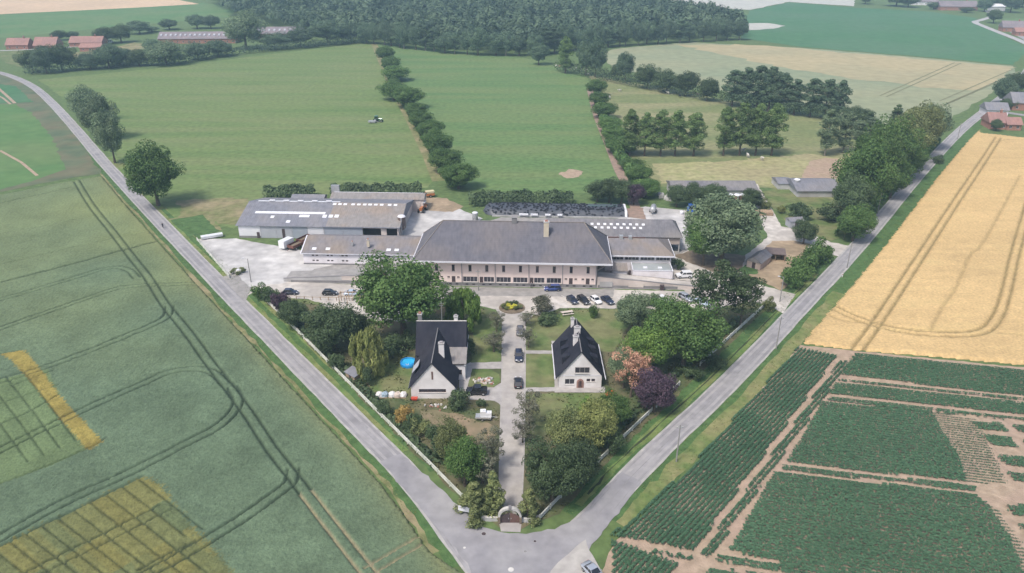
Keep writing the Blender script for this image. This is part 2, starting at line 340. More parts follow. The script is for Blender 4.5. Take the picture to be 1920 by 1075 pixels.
# far lanes on the right
far_road = mat('far_lane', (0.42,0.41,0.40), (0.36,0.35,0.35), 0.2, grain=0.15, gscale=0.6)
band('road_far', smooth_line(ats([(1850,20),(1862,30),(1840,38),(1828,42),(1845,50),(1880,64),(1915,78),(1960,100)])), 3.2, 3.2, 0.2, far_road)
band('village_lane', ats([(1852,205),(1890,212),(1930,218),(1990,230)]), 2.4, 2.4, 0.09, tarmac)
band('village_lane', smooth_line(ats([(-20,96),(40,94),(110,90),(180,86)])), 2.2, 2.2, 0.09, far_road)
field('garden_far', [(0,108),(0,98),(50,94),(60,110),(45,128),(10,118)], 0.10, g_lawn, 4, 0.3)
field('garden_far', [(100,100),(190,96),(250,80),(290,84),(240,104),(120,112)], 0.10, g_dry, 4, 0.3)
# repaired patches, seams and stains on the roads
patch_m = mat('road_patch', (0.265,0.257,0.265), (0.295,0.287,0.292), 0.6, grain=0.1, gscale=1.0); crack_m = mat('road_seam', (0.20,0.195,0.20), (0.27,0.262,0.265), 1.0)
pr_ = random.Random(4)
for line, zz in ((left_c, 0.071), (right_c, 0.083)):
    for k in range(8):
        i = pr_.randrange(12, 62); s = pr_.uniform(-1.5, 1.2); w = pr_.uniform(0.3, 0.9)
        band('road_patch', offset_line(line[i:i+2], s), w, 0.15, zz + 0.0004*k, patch_m, jit=0.06)
    for s in (-0.1, 1.55, -1.6): band('road_seam', offset_line(line[10:70], s), 0.035, 0.035, zz + 0.009, crack_m, jit=0.05)

# --- banks and verges
band('verge_left_inner', left_c[24:72], -2.2, 6.2, 0.02, g_verge, jit=0.15)
band('ditch_left', left_c[20:60], -3.6, 4.9, 0.028, g_verge_dark, jit=0.15)
band('bank_left', left_c[20:56], -5.6, 7.6, 0.036, g_dry, jit=0.15)
band('verge_left_outer', left_c[10:90], 4.0, -2.2, 0.02, g_verge_dark, jit=0.2)
band('field_edge_left', left_c[12:70], 4.6, -3.9, 0.03, g_dry, jit=0.25)
band('verge_right_inner', right_c[8:48], 6.4, -2.2, 0.02, g_verge_dark, jit=0.15)
band('ditch_right', right_c[10:46], 4.4, -2.9, 0.028, g_verge, jit=0.2)
band('verge_right_outer', right_c[10:80], -2.2, 6.6, 0.02, g_verge_dark, jit=0.2)
band('bank_right_outer', right_c[10:44], -3.6, 6.8, 0.03, mat('grass_bank_east', (0.15,0.185,0.065), (0.11,0.165,0.05), 0.5, bump=0.8, bscale=2.0, col3=(0.22,0.215,0.095), scale3=0.15, grain=0.2, gscale=0.8), jit=0.3)
dm = mat('ditch_mud', (0.05,0.055,0.03), (0.035,0.06,0.025), 0.9, bump=0.5)
band('drain', offset_line(right_c[12:44], 3.9), 0.16, 0.16, 0.04, dm, jit=0.12)

# --- grounds of the estate
park = ats([(480,545),(870,945),(935,990),(978,990),(1050,962),(1105,900),(1440,578),(1400,565),(1330,585),(1050,580),(985,595),(940,590),(850,562),(700,606),(560,560)])
sheet('park_ground', park, 0.045, g_park, step=2.0, jit=0.2)
def lawn(px, z=0.055, m=g_lawn): return sheet('lawn', ats(px), z, m, step=1.2, jit=0.1)
lawn([(985,600),(1045,590),(1060,582),(1160,580),(1180,610),(1150,660),(1042,658),(984,658)])
lawn([(984,664),(1041,664),(1046,728),(984,728)]); lawn([(888,600),(940,594),(940,676),(930,680),(884,680)])
lawn([(886,692),(920,694),(936,702),(938,716),(924,726),(878,724)]); lawn([(690,665),(760,660),(780,690),(765,738),(700,735),(680,700)])
lawn([(1000,738),(1140,738),(1150,760),(1120,800),(1010,800),(988,770)], 0.055, g_lawn)
lawn([(780,758),(860,752),(935,765),(934,800),(880,800),(790,800)], 0.055, g_park)
drive = sheet('driveway', ats([(938,998),(976,998),(977,960),(982,850),(984,730),(984,660),(985,605),(1000,592),(928,578),(942,600),(941,690),(940,760),(936,850),(934,960)]), 0.065, drive_m, step=1.5, jit=0.06)
for line in ([(935,960),(937,850),(941,700),(942,605)], [(978,960),(982.5,850),(984.5,730),(985.5,610)]):
    band('kerb', ats(line), 0.12, 0.12, 0.10, path_m, parent=drive)
sheet('forecourt', ats([(462,556),(478,536),(500,532),(530,528),(680,535),(800,537),(1120,543),(1292,547),(1330,540),(1385,515),(1400,528),(1462,545),(1492,552),(1468,588),(1440,572),(1400,566),(1330,582),(1050,578),(1015,592),(925,580),(850,560),(760,566),(762,604),(700,602),(640,590),(580,562),(505,556),(482,546)]), 0.060, court_m, step=1.5, jit=0.1)
sheet('forecourt_asphalt', ats([(818,538),(1000,541),(1152,543),(1150,558),(1000,556),(845,555),(815,552)]), 0.068, asph_m, step=1.5, jit=0.12)
sheet('bank_lawn', ats([(505,558),(580,562),(640,580),(620,572),(585,572),(560,566),(520,566)]), 0.07, g_lawn, step=1, jit=0.1)
_ca, _sa = math.cos(R(-2.5)), math.sin(R(-2.5))
sheet('farm_paving', [(x*_ca - y*_sa, 186.8 + x*_sa + y*_ca) for x, y in [(-61,4),(-61,31),(-37,31),(-33,40),(-10,50),(-6,54),(34,54),(44,48),(52,40),(50,6),(46,-0.5),(-56,-0.5)]], 0.054, asph_m, step=1.5, jit=0.12)
sheet('yard_left', ats([(372,449),(442,448),(600,476),(700,480),(590,505),(560,524),(530,532),(498,534),(472,538),(462,558),(434,524)]), 0.066, yard_m, step=1.5, jit=0.12)
sheet('yard_entrance', ats([(416,520),(440,512),(470,540),(460,566),(440,548)]), 0.078, asph_m, step=1.2, jit=0.1)
sheet('plot_rough', ats([(320,412),(380,402),(412,432),(372,448),(350,436)]), 0.06, g_verge_dark, step=1.2, jit=0.2)
for line in ([(318,412),(382,402)], [(382,402),(413,432)]): band('plot_bank', resample(ats(line), 1.5, False), 0.6, 0.6, 0.075, g_dry, jit=0.15)
sheet('yard_back', ats([(735,470),(740,440),(760,430),(768,392),(790,372),(830,372),(860,392),(905,410),(880,425),(780,450)]), 0.06, yard_m, step=1.5, jit=0.15)
sheet('yard_back_earth', ats([(772,388),(790,370),(835,372),(868,388),(850,398),(800,395)]), 0.075, sand_m, step=1.2, jit=0.25)
sheet('yard_silage', ats([(1155,408),(1165,395),(1210,388),(1300,396),(1330,410),(1320,450),(1280,470),(1200,430)]), 0.06, yard_m, step=1.5, jit=0.12)
sheet('yard_silage_apron', ats([(1160,406),(1172,392),(1205,390),(1212,412)]), 0.072, lane_m, step=1.2, jit=0.1)
sheet('yard_right', ats([(1255,520),(1265,480),(1290,470),(1330,500),(1380,515),(1372,500),(1440,445),(1430,425),(1420,390),(1405,350),(1420,345),(1440,380),(1465,425),(1500,432),(1560,455),(1596,462),(1575,482),(1530,470),(1480,452),(1455,455),(1400,505),(1390,522),(1340,545),(1290,552)]), 0.070, court_m, step=1.5, jit=0.12)
sheet('paddock', ats([(1400,515),(1398,500),(1448,452),(1490,452),(1520,458),(1490,500),(1475,540),(1462,545)]), 0.078, sand_m, step=1.2, jit=0.15)
sheet('shed_grass', ats([(1384,506),(1400,496),(1430,492),(1420,514),(1400,516)]), 0.084, g_verge_dark, step=1.0, jit=0.15)
sheet('right_earth', ats([(1260,480),(1300,470),(1400,480),(1388,512),(1340,512)]), 0.080, soil_dark, step=1.2, jit=0.2)
sheet('right_rough', ats([(1425,360),(1470,352),(1575,378),(1600,440),(1560,452),(1480,425),(1450,390)]), 0.05, g_lawn, step=1.5, jit=0.2)
# paths round the two houses
for pk_, px in enumerate(([(882,681),(941,679),(941,692),(884,692)], [(862,690),(882,680),(886,692),(876,728),(860,748)], [(868,726),(925,727),(941,718),(941,762),(928,752),(880,750)],
           [(984,658),(1046,658),(1046,664),(984,664)], [(984,728),(1046,727),(1046,735),(984,735)], [(1034,640),(1044,640),(1052,728),(1040,728)], [(1040,726),(1134,726),(1136,737),(1040,737)])):
    sheet('path', ats(px), 0.074 + 0.005 * pk_, path_m, step=1.0, jit=0.05)
sheet('garden_soil', ats([(790,770),(850,775),(930,800),(925,830),(860,850),(800,820)]), 0.062, mat('garden_litter', (0.20,0.17,0.10), (0.12,0.12,0.06), 0.6, bump=0.6, col3=(0.26,0.20,0.13), scale3=0.3), step=1.0, jit=0.25)
bay = mat('bay_line_paint', (0.62,0.60,0.58), (0.5,0.48,0.46), 2.0)
for a, b_ in (((1032,558),(1052,573)), ((1052,573),(1068,563)), ((1068,563),(1052,554)), ((1090,556),(1106,571)), ((1112,556),(1128,571)), ((1135,557),(1151,572)), ((1157,557),(1172,572)), ((1068,556),(1085,571))):
    band('bay_line', ats([a, b_]), 0.08, 0.08, 0.074, bay)

# ------------------------------------------------------------------ standing crops with real wheel tracks cut into them
def crop(name, poly, res, h, tracks, colour, m, rough_h=0.10, label=None, far_growth=0.0, cat=None, track_col=(0.030,0.048,0.032), track_fn=None):
    """canopy sheet: poly in metres; tracks = [(line, half width, depth share)]; colour(X,Y) -> rgb"""
    P = np.array(poly); x0, y0 = P.min(0); x1, y1 = P.max(0)
    ys = [y0]
    while ys[-1] < y1: ys.append(ys[-1] + res * (1 + far_growth * (ys[-1] - y0)))
    xs = np.arange(x0, x1 + res, res); ys = np.array(ys)
    X, Y = np.meshgrid(xs, ys)
    X = X + rng.normal(0, res * 0.12, X.shape); Y = Y + rng.normal(0, res * 0.12, Y.shape)
    keep = in_poly(X + rng.normal(0, 0.1, X.shape), Y, poly)
    Z = h * (0.86 + 0.28 * vnoise(X, Y, 3.0, 3)) + rng.normal(0, rough_h, X.shape)
    C = colour(X, Y).reshape(-1, 3)
    T = np.zeros(X.shape)
    for line, hw, dep in tracks:
        L = np.array(line); bx = (X > L[:,0].min()-2) & (X < L[:,0].max()+2) & (Y > L[:,1].min()-2) & (Y < L[:,1].max()+2)
        if not bx.any(): continue
        D = np.full(X.shape, 9.0); D[bx] = dist_line(X[bx], Y[bx], line)
        T = np.maximum(T, dep * np.clip(1.0 - (D - hw) / (res * 0.75), 0, 1))
    Z = Z * (1 - T) + 0.08 * T
    e = in_poly(X, Y, poly)
    i = np.arange(X.size).reshape(X.shape)
    k = keep[:-1,:-1] & keep[:-1,1:] & keep[1:,1:] & keep[1:,:-1]
    F = np.stack([i[:-1,:-1][k], i[:-1,1:][k], i[1:,1:][k], i[1:,:-1][k]], 1)
    # the outer rim of the crop bends down to the soil
    cnt = np.zeros(X.size, int); np.add.at(cnt, F.ravel(), 1); Zf = Z.ravel(); rim = (cnt > 0) & (cnt < 4); Zf[rim] = 0.05
    used = cnt > 0; remap = np.cumsum(used) - 1
    V = np.stack([X.ravel(), Y.ravel(), Zf], 1)[used]; Cc = C[used]
    soil_shade_c = np.array(track_col) + (track_fn(V[:, 0], V[:, 1]) if track_fn else 0.0); tt = (T.ravel()[used] ** 1.5)[:, None] * 0.85  # default dark green paints the shade down in the tracks; other tints are soil
    Cc = Cc * (1 - tt) + soil_shade_c * tt
    o = link(name, np_mesh(name, V, remap[F], Cc, smooth=True), m)
    return prop(o, label, cat, None, 'stuff')
def pair(px, g=0.95, hw=0.16, dep=1.0, z=0.4, n=6):
    l = smooth_line(ats(px, z), n); return [(offset_line(l, g), hw, dep), (offset_line(l, -g), hw, dep)]
def single(px, hw=0.3, dep=0.8, z=0.4): return [(smooth_line(ats(px, z), 5), hw, dep)]

crop_m = mat('standing_crop', (0.8,0.8,0.8), (1.15,1.15,1.1), 1.6, bump=1.0, bscale=3.5, vcol=True, rough=0.9, spec=0.15)
tr = []
main = [(142,336),(172,385),(212,435),(245,478),(278,520),(310,570),(352,622),(397,684),(432,729),(466,775),(509,840),(541,881),(559,904),(595,952),(625,990),(660,1035),(700,1085)]
tr += pair(main, 1.0, 0.17)
tr += single([(-60,547),(0,531),(120,500),(220,473),(299,452)], 0.42, 0.95)
tr += pair([(-60,580),(0,563),(120,528),(205,503),(240,506),(258,522)], 0.9, 0.14, 0.9)
tr += pair([(-60,640),(0,617),(130,572),(220,542),(280,535),(385,532)], 0.95, 0.15, 1.0)
tr += pair([(-60,736),(0,716),(100,684),(200,646),(290,608),(314,592),(318,574)], 0.95, 0.15, 0.95)
tr += pair([(-60,874),(0,845),(145,775),(250,728),(320,698),(370,692),(402,700),(425,722)], 0.95, 0.15, 1.0)
tr += pair([(-60,1040),(0,1010),(120,943),(230,893),(330,842),(400,806),(432,780),(447,752),(436,726)], 0.95, 0.15, 1.0)
tr += pair([(200,1120),(280,1075),(370,1025),(450,975),(515,930),(545,905),(550,880)], 1.0, 0.15, 1.0)
tr += pair([(690,1072),(740,1042),(800,1006)], 0.9, 0.15, 1.0)
tr += single([(-60,394),(0,382),(134,352)], 0.3, 0.6); tr += single([(-60,452),(0,440),(175,406)], 0.1, 0.6); tr += single([(-60,512),(0,497),(206,449),(289,433)], 0.1, 0.6)
yl_poly = ats([(2,664),(45,656),(75,690),(112,742),(192,828),(166,847),(110,782),(60,718),(20,676)], 0.6)
yp_poly = ats([(-120,1080),(0,1022),(268,892),(300,908),(360,985),(432,1066),(470,1120),(-120,1160)], 0.6)
gp_poly = ats([(-60,738),(0,712),(88,690),(160,842),(100,872),(0,908),(-60,925)], 0.6)
def lerp2(a, b, t): return (a[0] + (b[0]-a[0])*t, a[1] + (b[1]-a[1])*t)
# trial plots: thin gaps between the little plots
for k in range(0, 12):
    x = 262 - k * 30; y = 900 + k * 14.8; tr += single([(x, y), (x + 80, y + 62), (x + (190 if k > 1 else 120), y + (147 if k > 1 else 93))], 0.05, 0.8)
tr += single([(-60,1052),(0,1025),(268,893)], 0.22, 0.75); tr += single([(0,1098),(66,1065),(300,948)], 0.14, 0.95); tr += single([(40,1098),(101,1067),(322,956)], 0.10, 0.95)
tr += single([(262,1068),(320,1036),(376,1012)], 0.16, 0.9); tr += single([(290,1078),(345,1048),(395,1020)], 0.12, 0.9)
for k in range(-1, 3):
    x = 12 + k * 30; y = 742 - k * 13; tr += single([(x - 30, y - 22), (x + 20, y + 42), (x + 72, y + 112)], 0.05, 0.75)
tr += single([(-40,922),(60,886),(166,842),(200,822)], 0.10, 0.9); tr += single([(-20,805),(50,775),(110,742)], 0.10, 0.85); tr += single([(-20,765),(60,738),(110,722)], 0.08, 0.7)
tr += single([(2,664),(45,656)], 0.10, 0.8); tr += single([(22,724),(102,694)], 0.10, 0.8)
def col_left(X, Y):
    n1 = vnoise(X, Y, 28, 1)[..., None]; n2 = vnoise(X, Y, 6, 2)[..., None]; n3 = vnoise(X, Y, 1.2, 5)[..., None]
    base = np.array([0.110, 0.158, 0.099]); lite = np.array([0.215, 0.25, 0.11])
    f = 0.85 * np.clip((Y - 135) / 70, 0, 1)[..., None] * np.clip((n1 * 1.3 + 0.05), 0, 1) * np.clip((-X[..., None] - 35) / 60, 0, 1)
    c = base * (0.86 + 0.28 * n2) * (0.88 + 0.24 * n3); c = c * (1 - f) + lite * f * (0.9 + 0.2 * n2)
    e = dist_line(X, Y, offset_line(left_c[:72], 4.8))[..., None]; w = np.exp(-e / 2.2) * 0.7
    c = c * (1 - w) + np.array([0.20, 0.205, 0.095]) * w
    ye = in_poly(X + rng.normal(0, .25, X.shape), Y, yl_poly)[..., None]; c = np.where(ye, np.array([0.25, 0.205, 0.06]) * (0.6 + 0.4 * n2 + 0.4 * n3), c)
    gp = in_poly(X, Y, gp_poly)[..., None] & ~ye; c = np.where(gp, np.array([0.125, 0.175, 0.085]) * (0.8 + 0.4 * vnoise(X, Y, 4, 9)[..., None]), c)
    yp = in_poly(X + rng.normal(0, .35, X.shape), Y + rng.normal(0, .35, X.shape), yp_poly)[..., None]
    p0, p1, p2 = (np.array(at(*q)) for q in ((262,900),(342,962),(232,914.8))); dd = (p1-p0)/np.linalg.norm(p1-p0); nn = np.array([-dd[1], dd[0]])
    pw = (p2-p0) @ nn; pl = np.floor(((X-p0[0])*nn[0] + (Y-p0[1])*nn[1])/pw).astype(int); blk_ = np.floor(((X-p0[0])*dd[0] + (Y-p0[1])*dd[1])/9.0).astype(int)
    pk = np.random.default_rng(8).random((64, 16))[pl % 64, blk_ % 16][..., None]
    c = np.where(yp, (np.array([0.185, 0.175, 0.060]) * (1 - pk) + np.array([0.11, 0.14, 0.068]) * pk) * (0.85 + 0.3 * n3), c)
    return c
lp = [p for p in offset_line(left_c[:70], 4.9)]
far_corner = ats([(192,328),(120,340),(0,364),(-150,402),(-420,470)])
poly_left = [p for p in lp if p[1] < 262 and p[1] > 88.5][::-1]
poly_left = list(reversed(poly_left)) + ats([(192,330),(110,344),(0,366),(-120,398)], 0.4) + [(-150, 195), (-112, 122), (-90, 66), (4, 66), (-0.5, 80)]
crop('wheat_crop', poly_left, 0.22, 0.62, tr, col_left, crop_m, 0.05, 'green standing wheat crop cut by wheel tracks beside the left road', 0.006, track_fn=lambda X, Y: ((Y < 104) & (X > -36))[:, None] * np.array([0.26, 0.20, 0.13]))

# golden field beyond the right road
tg = []
tg += pair([(1872,258),(1835,315),(1790,382),(1720,490),(1650,597),(1612,650),(1590,680)], 1.1, 0.2, 0.9)
tg += pair([(1935,365),(1905,470),(1885,555),(1868,598),(1840,622),(1780,628),(1700,622),(1620,602),(1548,570)], 1.1, 0.2, 0.9)
tg += single([(1912,330),(1880,390),(1840,460),(1818,480),(1795,535),(1765,580),(1745,622)], 0.28, 0.55)
tg += single([(1545,585),(1580,602),(1640,608),(1720,622)], 0.25, 0.5); tg += single([(1860,268),(1900,262),(1950,266)], 0.3, 0.5)
tg += single([(1870,625),(1950,632)], 0.2, 0.5); tg += single([(1860,470),(1950,480)], 0.2, 0.4); tg += single([(1895,312),(1950,315)], 0.2, 0.4); tg += single([(1880,348),(1950,352)], 0.2, 0.4)
def col_gold(X, Y):
    n1 = vnoise(X, Y, 22, 11)[..., None]; n2 = vnoise(X * 0.5, Y * 2.2, 5, 12)[..., None]; n3 = vnoise(X, Y, 1.3, 15)[..., None]
    c = np.array([0.575, 0.41, 0.205]) * (0.9 + 0.16 * n1) * (0.93 + 0.12 * n2) * (0.94 + 0.12 * n3)
    g = np.clip(n2 * 2.2 - 1.45, 0, 1) * 0.30
    return c * (1 - g) + np.array([0.50, 0.42, 0.19]) * g
rp = [p for p in offset_line(right_c[:100], -6.2) if 150 < p[1] < 372]
poly_gold = rp + ats([(1838,248),(1870,252),(1960,262),(2180,285)], 0.5) + ats([(2500,560),(2200,706),(1920,683),(1760,668),(1600,655),(1497,641)], 0.5)
crop('barley_crop', poly_gold, 0.55, 0.7, tg, col_gold, crop_m, 0.025, 'ripe golden barley crop beyond the right road', 0.004, track_col=(0.15,0.125,0.055))

# --- row crop on sandy soil, lower right
soil_poly = ats([(1500,648),(1600,658),(1920,690),(2300,722),(2700,1300),(1040,1300),(1135,1050),(1156,1012),(1300,880)])
sheet('row_crop_soil', resample(soil_poly, 1.5, True, 0.12), 0.05, soil)
V = []; F = []; Cc = []
def rows(poly_px, dir_px, spacing=0.78, gap=0.24, size=0.20, keep=1.0, tint=(0.054,0.112,0.060), hgt=0.55, sparse=None, world_poly=None):
    poly = world_poly or ats(poly_px, 0.25); a, b = ats(dir_px); d = Vector((b[0]-a[0], b[1]-a[1])).normalized(); nrm = Vector((-d.y, d.x))
    P = np.array(poly); u = P @ np.array([d.x, d.y]); w = P @ np.array([nrm.x, nrm.y])
    for wr in np.arange(w.min() + spacing/2, w.max(), spacing):
        us = np.arange(u.min(), u.max(), gap); us = us + rng.normal(0, 0.06, us.shape); ws = wr + rng.normal(0, 0.04, us.shape)
        X = us*d.x + ws*nrm.x; Y = us*d.y + ws*nrm.y; ok = in_poly(X, Y, poly) & (rng.random(X.shape) < keep)
        X = X[ok]; Y = Y[ok]; n = len(X)
        if not n: continue
        vig = 0.86 + 0.28 * vnoise(X, Y, 5, 31)
        if sparse is not None: vig = vig * sparse(X, Y)
        for k in range(6):
            ang = rng.random(n) * 2 * math.pi; r = size * (0.65 + 0.6 * rng.random(n)) * vig
            al = rng.normal(0, 0.16, n); ac = rng.uniform(-1, 1, n) * 0.22 * vig                      # along / across the row
            cx = X + d.x * al + nrm.x * ac; cy = Y + d.y * al + nrm.y * ac; cz = hgt * vig * (1.05 - 9.0 * ac * ac) + rng.normal(0, 0.04, n)
            ex, ey = np.cos(ang) * r, np.sin(ang) * r; tx, ty = -np.sin(ang) * r * 0.8, np.cos(ang) * r * 0.8
            sx, sy = nrm.x * np.sign(ac), nrm.y * np.sign(ac); sl = np.abs(ac) * 3.0                   # leaves hang down towards the furrow
            def zz(px_, py_): return cz - (px_ * sx + py_ * sy) * sl + rng.normal(0, 0.02, n)
            q = np.stack([np.stack([cx - ex, cy - ey, zz(-ex, -ey)], 1), np.stack([cx + tx, cy + ty, zz(tx, ty)], 1), np.stack([cx + ex, cy + ey, zz(ex, ey)], 1), np.stack([cx - tx, cy - ty, zz(-tx, -ty)], 1)], 1)
            V.append(q.reshape(-1, 3)); F.append(rows.n + np.arange(4 * n).reshape(n, 4)); rows.n += 4 * n
            c = np.array(tint)[None] * (0.78 + 0.44 * rng.random((n, 1))) * (0.9 + 0.2 * vnoise(X, Y, 9, 33)[:, None]); Cc.append(np.repeat(c, 4, 0))
rows.n = 0
dA = [(1290,900),(1520,672)]; dB = [(1600,668),(1920,700)]
rows([(1496,652),(1568,668),(1442,840),(1300,1032),(1146,1004),(1286,884)], dA)
rows([(1146,1014),(1270,1058),(1250,1100),(1150,1075),(1150,1045)], dA)
rows([(1215,1028),(1300,1046),(1292,1052),(1210,1034)], dA, keep=0.5)
rows([(1574,676),(1592,680),(1330,1046),(1312,1040)], dA, keep=0.75)
rows([(1604,664),(1920,694),(2150,716),(2200,775),(1920,742),(1578,703)], dB)
rows([(1574,710),(1920,748),(2100,770),(2100,774),(1920,752),(1572,714)], dB, keep=0.85)
rows([(1566,718),(1920,757),(2150,790),(2160,812),(1920,776),(1556,738)], dB)
rows([(1553,745),(1920,784),(2150,815),(2150,822),(1920,790),(1552,750)], dB, keep=0.9)
def sp1(X, Y):
    return np.clip(0.30 + 2.0 * (1 - (X - (0.42 * 0 + 62.0) + (Y - 110) * -0.05) / 14.0), 0.30, 1.0)
rows([(1543,752),(1760,774),(1828,784),(1888,906),(1826,906),(1476,866)], dB, sparse=lambda X, Y: np.where(in_poly(X, Y, ats([(1738,760),(1840,775),(1900,910),(1812,908),(1795,860),(1765,810)])), 0.50, 1.0))
rows([(1470,874),(1828,912),(1828,921),(1466,881)], dB, keep=0.9)
rows([(1452,886),(1822,926),(1872,958),(1960,1085),(1900,1140),(1640,1100),(1368,1032)], dB, sparse=lambda X, Y: np.where(in_poly(X, Y, ats([(1835,928),(1885,955),(1960,1085),(1918,1080),(1890,1010),(1860,965)])), 0.50, 1.0))
rows([(1350,1042),(1640,1085),(1640,1100),(1345,1052)], dB, keep=0.75)
rows([(1330,1064),(1560,1096),(1700,1180),(1300,1180)], dB)
for px in ([(1824,790),(1876,794),(1888,808),(1836,804)], [(1843,817),(1892,822),(1908,838),(1860,834)], [(1868,854),(1930,860),(1945,876),(1886,872)], [(1886,884),(1945,890),(1955,904),(1905,902)],
           [(1884,946),(1940,950),(1950,968),(1900,966)], [(1912,985),(1960,990),(1975,1010),(1930,1008)], [(1898,796),(1950,800),(1955,812),(1912,810)], [(1918,826),(1960,830),(1965,842),(1930,840)]):
    rows(px, dB)
row_m = mat('row_crop_leaf', (0.85,0.9,0.85), (1.15,1.1,1.1), 2.0, vcol=True, rough=0.6, spec=0.25)
prop(link('potato_crop', np_mesh('potato_crop', np.concatenate(V), np.concatenate(F), np.concatenate(Cc)), row_m), 'dark green leafy row crop on sandy soil in the lower right field', None, None, 'stuff')
# ================================================================== BUILDINGS
def roof_mat(name, c1, c2, c3, course=0.32, rough=0.75, axis=1, wear=0.12, scale=0.7):
    """tiles / slates / corrugated sheets: courses as relief, weathering as broad noise"""
    if name in MATS: return MATS[name]
    m = mat(name, c1, c2, scale, rough=rough, col3=c3, scale3=wear); nt = m.node_tree; N = nt.nodes
    tc = N.new('ShaderNodeTexCoord'); w = N.new('ShaderNodeTexWave'); w.wave_type = 'BANDS'; w.bands_direction = 'XYZ'[axis]; w.wave_profile = 'SAW' if axis == 2 else 'SIN'
    w.inputs['Scale'].default_value = 0.314 / course; w.inputs['Distortion'].default_value = 0.6; w.inputs['Detail'].default_value = 1.0
    nt.links.new(tc.outputs['Object'], w.inputs['Vector'])
    # long run-off streaks down the slope and lichen specks
    gp = N.new('ShaderNodeMapping'); gp.inputs['Scale'].default_value = (1.0, 0.35, 0.35); nt.links.new(tc.outputs['Object'], gp.inputs[0])
    ns = N.new('ShaderNodeTexNoise'); ns.inputs['Scale'].default_value = 1.4; ns.inputs['Detail'].default_value = 8.0; nt.links.new(gp.outputs[0], ns.inputs['Vector'])
    mr = N.new('ShaderNodeMapRange'); mr.inputs['From Min'].default_value = 0.3; mr.inputs['From Max'].default_value = 0.7; mr.inputs['To Min'].default_value = 0.86; mr.inputs['To Max'].default_value = 1.12; nt.links.new(ns.outputs['Fac'], mr.inputs['Value'])
    bc = N['Principled BSDF'].inputs['Base Color']; src = bc.links[0].from_socket; mx = N.new('ShaderNodeMix'); mx.data_type = 'RGBA'; mx.blend_type = 'MULTIPLY'; mx.inputs['Factor'].default_value = 1.0
    nt.links.new(src, mx.inputs[6]); nt.links.new(mr.outputs[0], mx.inputs[7]); nt.links.new(mx.outputs[2], bc)
    b = N.new('ShaderNodeBump'); b.inputs['Strength'].default_value = 0.55; b.inputs['Distance'].default_value = 0.06
    nt.links.new(w.outputs['Fac'], b.inputs['Height']); nt.links.new(b.outputs[0], N['Principled BSDF'].inputs['Normal'])
    return m
tile_grey = roof_mat('roof_tile_grey', (0.112,0.112,0.135), (0.132,0.131,0.154), (0.150,0.140,0.150), 0.35, axis=2, wear=0.1)
tile_brown = roof_mat('roof_tile_brown', (0.185,0.178,0.192), (0.21,0.20,0.212), (0.235,0.20,0.175), 0.35, axis=2)
slate = roof_mat('roof_slate', (0.022,0.024,0.036), (0.032,0.033,0.046), (0.04,0.04,0.052), 0.25, axis=2, rough=0.95)
slate.node_tree.nodes['Principled BSDF'].inputs['Specular IOR Level'].default_value = 0.1
fibre = roof_mat('roof_fibre_cement', (0.17,0.175,0.205), (0.205,0.21,0.24), (0.22,0.215,0.23), 0.6, axis=0)
fibre_old = roof_mat('roof_fibre_old', (0.225,0.21,0.205), (0.265,0.25,0.24), (0.27,0.225,0.19), 0.6, axis=0)
fibre_dark = roof_mat('roof_fibre_dark', (0.145,0.145,0.16), (0.19,0.185,0.20), (0.21,0.20,0.20), 0.6, axis=0)
red_tile = roof_mat('roof_red_tile', (0.30,0.165,0.14), (0.35,0.195,0.165), (0.28,0.165,0.15), 0.4, axis=2)
wall_cream = mat('wall_cream', (0.80,0.655,0.605), (0.83,0.69,0.64), 0.5, bump=0.15, bscale=6, col3=(0.75,0.625,0.585), scale3=0.15)
wall_white = mat('wall_white', (0.74,0.71,0.745), (0.78,0.75,0.78), 0.5, bump=0.1, bscale=6, col3=(0.60,0.57,0.58), scale3=0.2)
wall_house = mat('wall_house_white', (0.77,0.74,0.74), (0.81,0.78,0.775), 0.6, bump=0.1, bscale=6, col3=(0.66,0.63,0.62), scale3=0.25)
wall_grey = mat('wall_grey_plinth', (0.22,0.21,0.215), (0.27,0.26,0.26), 0.7, bump=0.2, col3=(0.19,0.185,0.19), scale3=0.2)
wall_brick = mat('wall_brick', (0.30,0.15,0.115), (0.37,0.19,0.145), 1.2, bump=0.3, bscale=8)
conc = mat('concrete', (0.44,0.435,0.44), (0.50,0.495,0.49), 0.6, bump=0.2, bscale=5, col3=(0.35,0.34,0.335), scale3=0.2)
conc_beige = mat('concrete_beige', (0.60,0.53,0.49), (0.65,0.58,0.53), 0.4, bump=0.15, col3=(0.46,0.40,0.375), scale3=0.15)
fascia = mat('fascia_white', (0.62,0.62,0.67), (0.68,0.68,0.72), 1.0)
glass = mat('window_glass', (0.035,0.032,0.042), (0.06,0.055,0.07), 1.5, rough=0.12, spec=0.6)
frame_w = mat('window_frame_white', (0.62,0.61,0.61)); frame_d = mat('window_frame_brown', (0.13,0.075,0.065), (0.17,0.10,0.085), 2.0)
door_d = mat('door_dark', (0.06,0.045,0.05), (0.09,0.065,0.065), 2.0); grille_m = mat('grille_grey', (0.28,0.26,0.27), (0.36,0.34,0.35), 3.0)
sheet_blue = mat('cladding_blue_grey', (0.30,0.33,0.38), (0.34,0.37,0.42), 0.5, bump=0.1); sheet_grey = mat('cladding_grey', (0.36,0.37,0.41), (0.40,0.41,0.45), 0.5); sheet_white = mat('cladding_white', (0.62,0.62,0.66), (0.68,0.68,0.70), 0.5)
skylite = mat('rooflight', (0.78,0.79,0.82), (0.70,0.71,0.76), 1.0, rough=0.3); dark_in = mat('dark_interior', (0.03,0.027,0.03), (0.045,0.04,0.042), 1.0)
